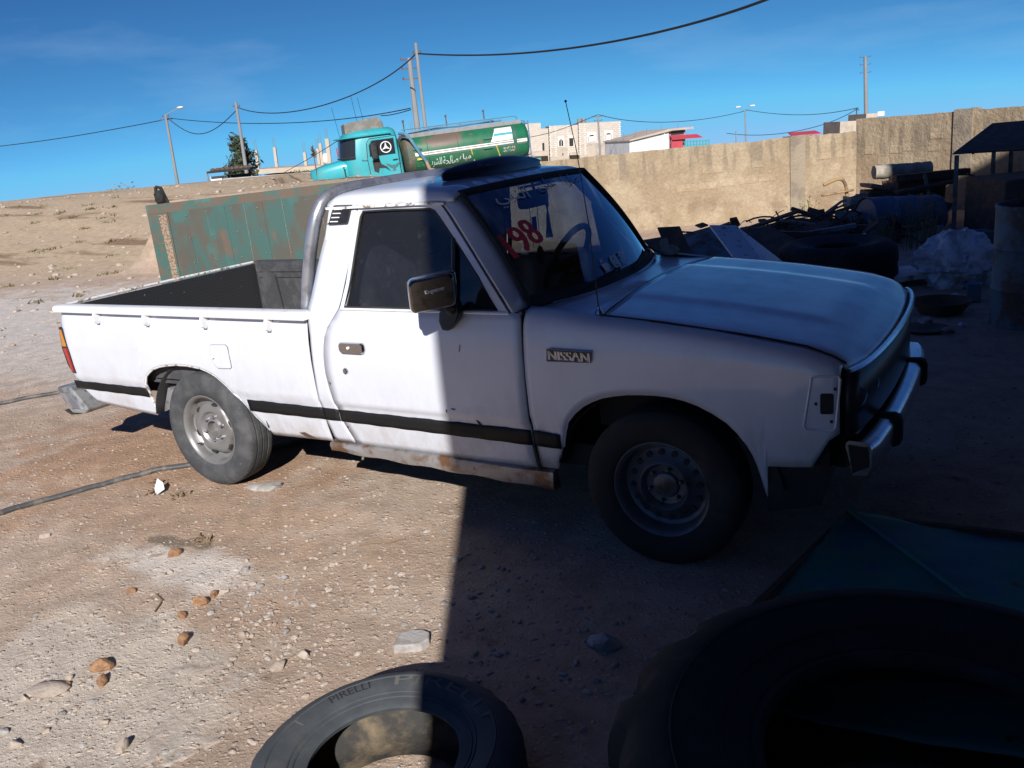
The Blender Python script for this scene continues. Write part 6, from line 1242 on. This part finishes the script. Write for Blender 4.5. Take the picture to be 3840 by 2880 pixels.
for s_, x0, w_, h_, z0 in (('\uFE8F\uFEAE\uFEB8\uFEE0\uFEDF', 3.70, .46, .30, .98), ('\uFE94\uFEA4\uFEDF\uFE8E\uFEBB', 4.20, .50, .26, 1.02), ('\uFEE9\uFE8E\uFEF4\uFEE3', 4.75, .38, .22, 1.06)): text_on(b, s_, tk_text(x0, z0), w_, h_, 2)
text_on(b, '\u0660\u0667\u0668\u0665\u0669\u0666\u0668\u0663\u0660\u0664', tk_text(6.22, 1.235), .42, .075, 2); text_on(b, '\u0660\u0667\u0669\u0660\u0660\u0666\u0662\u0667\u0667\u0668', tk_text(6.22, 1.14), .42, .07, 2); obj('tank_lettering', b, M['offwhite'], WT, smooth=0)
b = MB(); text_on(b, '\u0665\u0668\u0669\u0661\u0663', tk_text(6.72, .98), .24, .05, 2); text_on(b, '\u0665\u0668\u0669', tk_text(3.35, 1.06), .22, .06, 2); obj('tank_number', b, mat('faded_tank_lettering', (.2, .28, .2), .6), WT, smooth=0)
b = MB(); b.box((5.2, 1.1, .68), (4.8, .9, .2)); b.box((5.4, .06, .78), (4.1, .10, .07)); obj('tank_frame', b, M['turq'], WT, smooth=0)
for x in (.75, 5.9):
    for yy in (.18, 2.0): b = MB(); b.lathe([(.25, -.12), (.48, -.12), (.52, -.06), (.52, .06), (.48, .12), (.25, .12), (.05, .05)], 24, (x, yy, .5)); obj('wheel', b, M['tyred'], WT)
b = MB(); b.box((7.2, .3, .75), (.25, .2, .28)); b.box((7.1, 1.1, .62), (.2, 2.1, .12)); obj('rear_rack', b, M['bumpgrey'], WT, smooth=0)
b = MB()
for k in range(60): a, e_ = rng.random() * 6.28, rng.random() * 3.14; d = np.array((math.cos(a) * math.sin(e_), math.sin(a) * math.sin(e_), math.cos(e_))) * .17 * (.5 + .6 * rng.random()); b.tube([(0, 0, .0), tuple(d * (.7, .7, 1.3))], .012, 3, caps=False)
b.v = [v + (-16.0, 18.3, 1.75) for v in b.v]; b.tube([(-16.0, 18.3, .5), (-16.0, 18.3, 1.7)], .02, 4); tag(obj('feather_duster', b, M['darkrust'], smooth=0), 'dark feathery tuft on a stick in front of the lorry bonnet', 'tuft')

for x in (3.75, 4.75, 5.75, 6.7):
    b = MB(); b.grid(np.array([ring_(x - .012, 1.003), ring_(x, 1.009), ring_(x + .012, 1.003)]), cv=True); obj('tank_seam', b, M['green'], WT, smooth=40)
b = MB(); b.tube([(7.24, .35, .8), (7.25, .35, 2.05)], .02, 6); b.tube([(7.24, .75, .8), (7.25, .75, 2.05)], .02, 6)
for z in np.linspace(.95, 1.95, 5): b.tube([(7.245, .35, z), (7.245, .75, z)], .015, 5)
obj('ladder', b, M['bluepipe'], WT)
b = MB(); b.tube([(1.82, .008, .80), (1.79, .008, 1.5), (1.83, .008, 1.99), (1.95, .008, 2.13), (2.79, .008, 2.13), (2.79, .008, .8)], .010, 5); obj('door_seam', b, M['plastic'], WT)
b = MB(); b.tube([(1.60, .005, 1.52), (1.7, -.005, 1.51), (1.8, -.005, 1.50)], .010, 5); b.tube([(.3, .45, 1.10), (1.0, .30, 1.12), (1.65, .24, 1.12)], .012, 5); obj('trim_line', b, M['bumpgrey'], WT)
b = MB(); b.box((.99, 1.35, 1.80), (.02, .22, .36)); obj('dash_cloth', b, M['redroof'], WT, smooth=0)
for z in (1.62, 2.19): b = MB(); b.tube(cabring(z, .016)[8:20], .016, 5); obj('windscreen_rubber', b, M['rubber'], WT)
b = MB(); b.lathe([(.0001, -.02), (.10, -.02), (.12, 0), (.10, .03), (.0001, .03)], 14, (.28, .02, .88), 'x'); obj('headlamp', b, M['steel'], WT)

# ------------------------------------------------------------------ stone house beyond the wall; far things share the true plumb, a little off the truck's own level
tl_ = math.radians(2.4); R3 = Vector((RH[0], RH[1], 0)); F3 = Vector((FH[0], FH[1], 0)); Z3 = Vector((0, 0, 1))
def far_matrix(o, yaw=0.0, tilt=tl_):
    r = (R3 * math.cos(yaw) + F3 * math.sin(yaw)); x = (r * math.cos(tilt) - Z3 * math.sin(tilt)).normalized(); z = (Z3 * math.cos(tilt) + r * math.sin(tilt)).normalized(); y = z.cross(x); m = Matrix.Identity(4)
    for i in range(3): m[i][0], m[i][1], m[i][2], m[i][3] = x[i], y[i], z[i], o[i]
    return m
def ashlar(nm, c1, c2, cm, sc=2.2):
    m, n, l, p = new_mat(nm); p.inputs['Roughness'].default_value = .9; tcn = n.new('ShaderNodeTexCoord'); mpn = n.new('ShaderNodeMapping'); mpn.inputs['Rotation'].default_value = (PI / 2, 0, 0); l.new(tcn.outputs['Object'], mpn.inputs['Vector'])
    k = n.new('ShaderNodeTexBrick'); k.inputs['Scale'].default_value = sc; k.inputs['Color1'].default_value = (*c1, 1); k.inputs['Color2'].default_value = (*c2, 1); k.inputs['Mortar'].default_value = (*cm, 1); k.inputs['Mortar Size'].default_value = .03; k.inputs['Row Height'].default_value = .5; k.inputs['Brick Width'].default_value = 1.0
    l.new(mpn.outputs[0], k.inputs['Vector']); l.new(k.outputs['Color'], p.inputs['Base Color']); return m
M['ashlar'] = ashlar('pale_ashlar_stone', (.50, .45, .395), (.44, .395, .345), (.33, .285, .245)); M['quoin'] = mat('white_quoin_stone', (.60, .565, .52), .9)
HO = Vector((-50.5, 92.8, -5.5)); HS = thing('stone_house', 'flat roofed pale stone house with arched white windows beyond the wall', 'house', matrix=far_matrix(HO, .0))
def hb(nm, x0, x1, y0, y1, z0, z1, m, parent=HS): b = MB(); b.box(((x0 + x1) / 2, (y0 + y1) / 2, (z0 + z1) / 2), (x1 - x0, y1 - y0, z1 - z0)); return obj(nm, b, m, parent, smooth=0)
# one unit of the photo grid is 0.0105 m here; blocks from left to right
hb('wall', -.6, 1.55, 1.0, 7, 0, 8.3, M['ashlar']); hb('wall', 1.552, 2.7, 2.0, 7, 0, 7.62, M['ashlar']); hb('wall', 2.5, 4.85, .1, 7, 0, 7.86, M['ashlar']); hb('wall', 4.852, 6.3, 1.2, 7, 0, 7.85, M['ashlar']); hb('wall', 6.1, 11.2, 0, 7, 0, 8.0, M['ashlar'])
for x in (2.5, 3.15, 4.68, 6.1, 6.75, 11.02):
    y = 0 if x > 6 else .1
    for k in range(16): hb('quoin', x - .04 + .06 * (k % 2), x + .16 + .06 * (k % 2), y - .035, y - .002, 4.35 + .23 * k - .06, 4.35 + .23 * k + .05, M['quoin']) if 4.4 + .23 * k < 7.95 else None
hb('lower_plaster', 6.1, 11.2, -.03, -.003, 0, 5.55, M['render']); hb('lower_plaster', 2.5, 4.85, .07, .097, 0, 5.2, M['render'])
def win(x0, x1, z0, z1, y, pane, arch=True):
    b = MB(); b.box(((x0 + x1) / 2, y - .03, (z0 + z1) / 2 + .12), (x1 - x0 + .3, .05, z1 - z0 + .46)); fr = obj('window', b, M['quoin'], HS, smooth=0)
    c = .22 if arch else .01; b = MB(); b.prism([(x0, y - .06, z0), (x1, y - .06, z0), (x1, y - .06, z1 - c), (x1 - c, y - .06, z1), (x0 + c, y - .06, z1), (x0, y - .06, z1 - c)], (0, -.02, 0)); obj('opening', b, M['darkopen'], fr, smooth=0)
    if pane: b = MB(); b.box(((x0 + x1) / 2, y - .09, (z0 + z1) / 2 - .07), (x1 - x0 - .1, .03, z1 - z0 - .2)); obj('shutter', b, M['offwhite'], fr, smooth=0)
win(7.25, 8.05, 5.75, 6.55, 0, True); win(9.35, 10.1, 5.85, 6.65, 0, True); win(3.65, 4.15, 5.45, 6.25, .1, False); b = MB(); b.box((3.9, .0, 5.8), (.05, .03, .75)); obj('mullion', b, M['offwhite'], HS, smooth=0)
win(5.0, 5.5, 5.35, 6.3, 1.2, False, False); hb('opening', 1.7, 1.95, 1.95, 2.05, 5.0, 5.9, M['darkopen']); hb('opening', 4.0, 4.12, .05, .12, 4.3, 4.6, M['darkopen'])
hb('balcony', -.3, 2.3, -.6, 1.2, 4.4, 4.95, M['render']); hb('balcony', 4.9, 6.05, 0, 1.2, 4.3, 4.6, M['render'])
b = MB(); b.cyl((6.4, 2, 8.0), (6.4, 2, 8.55), .28, 10); b.cyl((6.95, 2, 8.0), (6.95, 2, 8.55), .28, 10); obj('roof_tank', b, M['tankgrey'], HS)
GFm = thing('green_railing', 'green metal railing in front of the stone house', 'railing', matrix=far_matrix(HO + R3 * 5.2 - F3 * 5, 0))
for z in (3.15, 3.35, 3.55): b = MB(); b.box((1.0, 0, z + .1), (2.5, .05, .07)); obj('rail', b, M['greenrail'], GFm, smooth=0)
for x in np.linspace(-.2, 2.2, 7): b = MB(); b.box((x, .03, 3.3), (.06, .05, .9)); obj('post', b, M['greenrail'], GFm, smooth=0)
b = MB()
for k in range(160):
    x = 7.2 + 3.6 * rng.random(); b.tube([(x, -4, 3.0), (x + .3 * rng.normal(), -4 + .3 * rng.normal(), 3.3 + 1.0 * rng.random() ** 2)], .03, 3, caps=False)
o = obj('dry_shrubs', b, M['twig'], smooth=0); o.matrix_world = far_matrix(HO, 0); tag(o, 'bare dry shrubs in front of the stone house', kind='stuff')

# white shed with concrete slab roof and red lean-to
SO = Vector((-34.1, 85.4, -4.3)); WS = thing('white_shed', 'long white shed with slab roof and red lean-to beyond the wall', 'shed', matrix=far_matrix(SO, .25))
def sb(nm, P, off, m): return obj(nm, MB().prism(P, off), m, WS, smooth=0)
sb('wall', [(0, 0, 0), (4.55, 0, 0), (4.55, 0, 4.95), (0, 0, 4.15)], (0, 7, 0), M['whitewall'])
sb('roof', [(-.1, -.3, 4.15), (4.9, -.3, 5.0), (7.3, -.3, 5.06), (7.3, -.3, 5.28), (4.6, -.3, 5.20), (-.1, -.3, 4.27)], (0, 7.5, 0), M['render'])
sb('end_wall', [(4.552, .2, 0), (6.6, .2, 0), (6.6, .2, 5.08), (4.552, .2, 4.98)], (0, 6, 0), mat('dull_mauve_wall', (.30, .20, .23), .9))
sb('opening', [(4.9, .15, 4.55), (6.4, .15, 4.6), (6.4, .15, 4.9), (4.9, .15, 4.85)], (0, .03, 0), M['darkopen'])
sb('red_panel', [(4.58, -.6, 2.9), (5.9, -.6, 2.9), (5.9, -.6, 3.95), (4.58, -.6, 4.1)], (0, .1, 0), M['redroof'])
sb('red_roof', [(4.55, -.9, 4.05), (8.1, -.9, 4.1), (7.9, .1, 4.45), (4.7, .1, 4.45)], (0, 0, .06), M['redroof'])
b = MB()
for x in np.linspace(6.0, 8.9, 9): b.box((x, -.8, 3.4), (.05, .05, 1.0))
for z in (3.1, 3.4, 3.75): b.box((7.4, -.8, z), (3.1, .04, .08))
obj('green_gate', b, M['greenrail'], WS, smooth=0)
b = MB(); b.cyl((4.0, -.08, 2.8), (4.0, -.08, 4.9), .06, 6); obj('downpipe', b, M['offwhite'], WS)
for x in (.2, 1.6, 2.9, 4.6, 6.6): b = MB(); b.cyl((x, 2, 4.4), (x, 2, 5.0 + .15 * x), .03, 4); obj('rebar', b, M['rebar'], WS)
# small far roofs
t = thing('red_roofed_hut', 'small far hut with red tiled roof just above the wall', 'hut', matrix=far_matrix(Vector((-26.2, 121, -4.55)), 0)); b = MB(); b.box((2.4, 2, 1.0), (3.6, 4, 2.9)); obj('wall', b, M['quoin'], t, smooth=0); b = MB(); b.prism([(.4, -.4, 2.42), (4.4, -.4, 2.60), (4.4, 2, 2.95), (.7, 2, 2.85)], (0, 0, .12)); obj('roof', b, M['redroof'], t, smooth=0)
t = thing('brick_house', 'unfinished brown house stepped above the wall near the right pole', 'house', matrix=far_matrix(Vector((-11.5, 81.6, -4)), 0)); b = MB(); b.box((.45, 2, 1.2), (2.3, 4, 5.65)); b.box((2.1, 2, 1.5), (1.0, 4, 6.15)); obj('wall', b, M['render'], t, smooth=0)
# skeleton of columns on a flat slab
CB = thing('column_building', 'unfinished flat slab with bare concrete columns and rebar', 'building', matrix=far_matrix(Vector((-64, 60.5, -3.0)), 0, 0.035))
b = MB(); b.box((8, 4, 3.55), (15.5, 9, .45)); obj('slab', b, M['column'], CB, smooth=0); b = MB(); b.box((8, 4.6, 1.6), (14, 8, 3.2)); obj('wall', b, M['darkrust'], CB, smooth=0)
E2 = [(.4, 1, 1.9), (1.1, 6, 2.1), (5.6, 6, 1.7), (6.5, 3, 2.2), (7.6, 1, 2.6), (8.4, 6, 1.9), (9.2, 5, 2.3), (10.3, 1, 2.8), (11.8, 5, 1.8), (12.6, 5, 2.1), (13.4, 4, 2.4), (14.9, 5, 1.5), (16.1, 1, 2.7), (16.5, 3, 2.5), (4.6, 4, 1.4)]
for x, y, h_ in E2:
    b = MB(); b.box((x, y, 3.7 + h_ / 2), (.38 if h_ > 2.4 else .28, .3, h_)); c_ = obj('column', b, M['column'], CB, smooth=0); b = MB()
    for dx in (-.1, .1): b.cyl((x + dx, y, 3.7 + h_), (x + dx, y, 3.7 + h_ + .9 + .3 * rng.random()), .022, 4)
    obj('rebar', b, M['rebar'], c_)
for x, w_ in ((7.2, .32), (9.3, .75)): b = MB(); b.lathe([(.0001, -w_), (.5, -w_), (.56, -w_ * .8), (.56, w_ * .8), (.5, w_), (.0001, w_)], 16, (x, 2, 4.35), 'x'); o = obj('roof_tank', b, M['offwhite'], CB)
def tree(name, label, base, hgt, rad, n, m, leaf=.16, trunk=.09, prof=lambda t: 1.0, cat='tree', seed=0):
    r = np.random.default_rng(seed); t = thing(name, label, cat, base); b = MB(); b.tube([(0, 0, -1), (.05, 0, hgt * .4), (-.05, .05, hgt * .95)], [trunk, trunk * .7, trunk * .2], 6)
    for k in range(9):
        z = hgt * (.2 + .7 * r.random()); a = r.random() * 6.28; L = rad * prof(z / hgt) * (.5 + .5 * r.random()); b.tube([(0, 0, z), (L * math.cos(a), L * math.sin(a), z + .4 * L)], [trunk * .35, .01], 4)
    obj('trunk', b, M['bark'], t); V = []; F = []; k = 0; cl_ = [(r.random() * 6.28, r.random() ** .7, r.random()) for _ in range(46)]
    for _ in range(n):
        a, q, zz = cl_[r.integers(len(cl_))]; z = hgt * (.02 + .98 * zz); R_ = rad * prof(z / hgt) * q; c = np.array((R_ * math.cos(a), R_ * math.sin(a), z)) + r.normal(size=3) * rad * .20
        u_, w_ = r.normal(size=3), r.normal(size=3); u_ /= np.linalg.norm(u_); w_ /= np.linalg.norm(w_); s_ = leaf * (.6 + .8 * r.random()); V.append(np.array([c - u_ * s_, c + w_ * s_ * .5, c + u_ * s_, c - w_ * s_ * .5])); F.append((k, k + 1, k + 2, k + 3)); k += 4
    bb = MB(); bb.v = V; bb.f = F; bb.n = k; obj('crown', bb, m, t, smooth=0); return t
tree('eucalyptus_tree', 'dark narrow ragged tree beside the second pole', (-46.8, 43.6, -1.4), 4.6, 1.25, 2600, M['foliage'], .2, prof=lambda t: np.interp(t, [0, .2, .4, .6, .8, 1], [1.1, 1.0, .85, 1.0, .55, .12]), seed=3)
tree('bush', 'broad olive bush in front of the column slab', (-42.3, 45.6, -1.1), 1.35, 1.3, 1500, M['drygrass'], .13, .04, seed=4, cat='bush')
tree('bush', 'low dark bush at the foot of the narrow tree', (-47.4, 42.8, -1.2), 1.5, .7, 700, M['foliage'], .16, .04, seed=5, cat='bush')
tree('bush', 'sparse bush showing over the far block wall at left', (-31.8, 22.6, .55), .42, .7, 260, M['drygrass'], .06, .02, seed=6, cat='bush')
# low grey block walls on the plateau
def lowwall(name, label, p0, p1, z0, z1a, z1b, th=.25, n=14):
    p0, p1 = np.array(p0), np.array(p1); d = (p1 - p0) / np.linalg.norm(p1 - p0); nn_ = np.array((-d[1], d[0])); t = thing(name, label, 'wall', (p0[0], p0[1], z0)); b = MB()
    q = [(0, 0, 0), (*(p1 - p0), 0), (*(p1 - p0), z1b - z0), (0, 0, z1a - z0)]; b.prism(q, (nn_[0] * th, nn_[1] * th, 0)); obj('wall_panel', b, M['blockgrey'], t, smooth=0)
    b = MB(); b.prism([(-.02 * d[0], -.02 * d[1], z1a - z0 + .002), (*(p1 - p0), z1b - z0 + .002), (*(p1 - p0), z1b - z0 + .06), (0, 0, z1a - z0 + .06)], (nn_[0] * th * 1.1, nn_[1] * th * 1.1, 0)); obj('coping', b, M['blockgrey'], t, smooth=0); return t
lowwall('block_wall', 'long low grey block wall along the far edge of the hill', (-32.0, 21.8), (-27.6, 24.6), -.5, .93, .86)
lowwall('block_wall', 'low grey block wall running below the narrow tree to the lorry', (-27.5, 24.65), (-21.5, 28.4), -.9, .97, .82)
# dark canopy with goods beyond the wall
t = thing('market_canopy', 'dark canopied stall standing behind the low block wall', 'stall', (-31.3, 27.2, -.6)); b = MB(); b.box((1.0, .6, 1.92), (2.1, 1.4, .10), Matrix.Rotation(.56, 3, 'Z')); obj('roof', b, M['inner'], t, smooth=0); b = MB(); v, f = ICO1
for k in range(9): b.add(v * (.16, .16, .1) + (.2 + .19 * k, .1 + .13 * k, 2.0), f)
obj('roof_load', b, M['darkrust'], t, smooth=0); b = MB()
for x, y in ((.1, -.2), (1.0, .4), (1.9, .95)): b.cyl((x, y, 0), (x, y, 1.9), .04, 6)
obj('post', b, M['oldwood'], t); b = MB(); b.box((.35, .15, 1.45), (.55, .35, .5), Matrix.Rotation(.56, 3, 'Z')); obj('white_goods', b, M['offwhite'], t, smooth=0); b = MB(); b.box((1.3, .8, 1.4), (1.2, .3, .6), Matrix.Rotation(.56, 3, 'Z')); obj('dark_goods', b, M['inner'], t, smooth=0)

# ------------------------------------------------------------------ poles, street lamps and cables
def pole(name, label, base, top, r0, r1, cat='utility pole'):
    t = thing(name, label, cat, base); b = MB(); d = np.array(top) - np.array(base); b.tube([(0, 0, 0), tuple(d)], [r0, r1], 10); obj('shaft', b, M['pole'], t); return t, d
def bracket(t, d, k, L, off=(0, 0, 0)):
    b = MB(); c = d * k; b.box(tuple(c), (L, .05, .05), Matrix.Rotation(.56, 3, 'Z')); 
    for s_ in (-.45, .45): b.cyl((c[0] + s_ * L * .85, c[1] + s_ * L * .53, c[2]), (c[0] + s_ * L * .85, c[1] + s_ * L * .53, c[2] + .12), .035, 6)
    obj('bracket', b, M['darkrust'], t)
t, d = pole('utility_pole', 'thick pale concrete pole behind the lorry, shorter of the close pair', (-22.97, 33.38, -1.2), (-22.95, 33.38, 5.73), .21, .11)
for k in (.99, .93, .86): bracket(t, d, k, .9)
t, d = pole('utility_pole', 'thin taller grey pole of the close pair carrying the thick cable', (-20.87, 31.15, -1.2), (-20.85, 31.15, 6.06), .11, .07); bracket(t, d, .94, .35)
t, d = pole('utility_pole', 'slim pole rising in front of the narrow dark tree', (-45.62, 42.79, -2.5), (-45.48, 42.88, 5.74), .17, .09); bracket(t, d, .96, .5)
t, d = pole('street_lamp', 'leftmost slim pole with a single lamp arm', (-54.03, 43.42, -2.2), (-53.9, 43.51, 5.6), .15, .09, 'street lamp'); bracket(t, d, .955, .9); bracket(t, d, .985, .5)
b = MB(); b.tube([tuple(d), tuple(d + (.35, .22, .15)), tuple(d + (.85, .53, .36))], .035, 6); obj('arm', b, M['pole'], t); b = MB(); v, f = ICO2; b.add(v * (.32, .2, .10) + d + (1.02, .64, .42), f); obj('lamp_head', b, M['offwhite'], t)
t, d = pole('utility_pole', 'tall concrete pole standing alone above the right wall', (-11.6, 93.55, -5), (-11.93, 93.35, 5.78), .26, .15)
for k in (.995, .93, .86): bracket(t, d, k, 1.1)
t, d = pole('utility_pole', 'thin pole in front of the stone house facade', (-34.51, 79.23, -5), (-34.51, 79.23, 2.75), .13, .08); bracket(t, d, .98, 1.3); bracket(t, d, .93, .8)
t, d = pole('street_lamp', 'double armed street lamp above the middle of the wall', (-30.67, 117.0, -6), (-30.66, 117.0, 1.7), .13, .08, 'street lamp')
for s_ in (-1, 1): b = MB(); b.tube([tuple(d), tuple(d + (s_ * .7 * .85, s_ * .7 * .53, .55))], .04, 5); obj('arm', b, M['pole'], t); b = MB(); v, f = ICO1; b.add(v * (.42, .3, .14) + d + (s_ * .95 * .85, s_ * .95 * .53, .66), f); obj('lamp_head', b, M['offwhite'], t)
t, d = pole('utility_pole', 'short pole end with cables just left of the tall right pole', (-12.95, 95.05, -5), (-12.95, 95.05, .95), .10, .06); bracket(t, d, .97, .5)
t, d = pole('utility_pole', 'faint thin pole right of the white shed', (-26.9, 100, -5), (-26.9, 100, -.35), .10, .06)
def cable(label, pts, r):
    p = np.array(pts, float); k = np.linspace(0, 1, len(p)); q = np.linspace(0, 1, 40)
    def lag(x):                                                   # smooth curve through three or more points
        return np.array([np.polyval(np.polyfit(k, p[:, i], min(len(p) - 1, 3)), x) for i in range(3)]).T
    tag(obj('cable', MB().tube(lag(q), r, 5), M['cable']), label, 'cable')
cable('thick cable from the close pole pair over the top right sky', [[-20.81, 31.18, 5.62], [-14.92, 27.79, 4.72], [-8.43, 23.59, 4.14], [-4.37, 20.23, 3.98], [-1.64, 17.22, 3.97], [0.32, 14.91, 4.05]], 0.034)
cable('sagging cable between the narrow tree pole and the pole pair', [[-45.43, 42.91, 5.35], [-39.01, 39.85, 4.5], [-32.37, 36.93, 4.24], [-25.95, 33.86, 4.76], [-20.92, 31.11, 5.57]], 0.031)
cable('deeply sagging cable between the lamp pole and the tree pole', [[-53.81, 43.57, 5.36], [-52.02, 43.51, 4.33], [-50.39, 43.35, 3.93], [-48.0, 43.07, 4.18], [-45.45, 42.9, 5.26]], 0.031)
cable('long cable from the left edge of the sky to the lamp pole', [[-94.56, 44.03, 4.84], [-78.81, 42.09, 4.9], [-72.75, 41.16, 4.83], [-63.35, 42.32, 4.89], [-53.97, 43.47, 5.28]], 0.031)
cable('nearly level cable from the lamp pole behind the tree pole', [[-53.72, 43.62, 5.35], [-46.71, 43.29, 4.41], [-38.55, 41.31, 3.74], [-31.51, 38.64, 3.55], [-23.12, 33.27, 3.4]], 0.027)
cable('short sagging cable meeting the level cable near the thick pole', [[-27.54, 36.4, 3.36], [-25.73, 35.18, 3.3], [-23.13, 33.27, 3.34]], 0.024)
cable('cable from the lorry side up to the house pole', [[-43.5, 80.68, 1.23], [-40.02, 80.49, 1.61], [-37.05, 80.0, 2.21], [-34.52, 79.22, 2.77]], 0.031)
cable('cable sagging from the house pole to the double lamp', [[-34.48, 79.24, 2.76], [-34.6, 88.6, 1.87], [-33.79, 96.18, 1.37], [-32.28, 106.56, 1.3], [-30.76, 116.95, 1.77]], 0.034)
cable('cable from the double lamp to the short pole end', [[-30.65, 117.02, 1.93], [-25.2, 112.17, 1.04], [-20.62, 106.78, 0.67], [-16.41, 101.16, 0.7], [-12.84, 95.13, 0.99]], 0.034)
cable('low cable sagging to the faint thin pole', [[-28.23, 100.84, -0.53], [-24.46, 100.84, -1.0], [-20.21, 99.96, -1.0], [-16.21, 97.74, -0.22], [-12.84, 95.13, 0.94]], 0.034)
cable('faint stay cable running left of the lorry windscreen', [[-39.63, 40.64, 0.71], [-35.02, 38.8, 1.62], [-30.91, 36.66, 2.38]], 0.020)
# white box on the right wall
b = MB(); b.box((1.40, 13.45, 1.455), (.11, .09, .08)); tag(obj('white_box', b, M['offwhite'], smooth=0, bevel=.01), 'small white box sitting on top of the right wall', 'box')

# ------------------------------------------------------------------ the building behind the photographer, whose corner throws the shade
BD = thing('workshop_building', 'tall plastered workshop block behind the photographer, casting the shade', 'building', (4.25, -4.5, 0))
fd_ = Vector((.82, .572, 0)).normalized(); sd_ = Vector((.72, -.69, 0)).normalized()
def bslab(nm, k0, k1, dep0, dep1, z0, z1, m):
    P = [fd_ * k0 + sd_ * dep0, fd_ * k1 + sd_ * dep0, fd_ * k1 + sd_ * dep1, fd_ * k0 + sd_ * dep1]; b = MB(); b.prism([(q.x, q.y, z0) for q in P], (0, 0, z1 - z0)); return obj(nm, b, m, BD, smooth=0)
BH = 8.95
bslab('wall', 0, 22, 0, 12, -.3, BH, M['workshop']); bslab('stair_tower', 5.95, 22, .02, 8, BH + .002, BH + .38, M['workshop'])
for k in range(3):
    for j in range(4): b = MB(); c = fd_ * (2.2 + 4.5 * j) - sd_ * .02; b.box((c.x, c.y, 1.6 + 3.0 * k), (1.3, .12, 1.3), Matrix.Rotation(math.atan2(fd_.y, fd_.x), 3, 'Z')); obj('window', b, M['lorryglass'], BD, smooth=0)
# unseen roof over the photographer's head, added to block skylight and darken the shade
cz = 3.55; P = [(4.30, -4.45), (.93, 1.2), (3.3, 1.5), (3.6, 5.2), (12.4, 5.4), (12.2, .95)]
b = MB(); b.prism([(x - 4.25, y + 4.5, cz) for x, y in P], (0, 0, .12)); obj('added_shade_roof', b, M['darkrust'], BD, smooth=0)
for x, y in ((8.9, 5.1), (6.2, 5.1)): b = MB(); b.cyl((x - 4.25, y + 4.5, -.3), (x - 4.25, y + 4.5, cz), .06, 8); obj('added_roof_post', b, M['darkrust'], BD)  # posts under the added roof
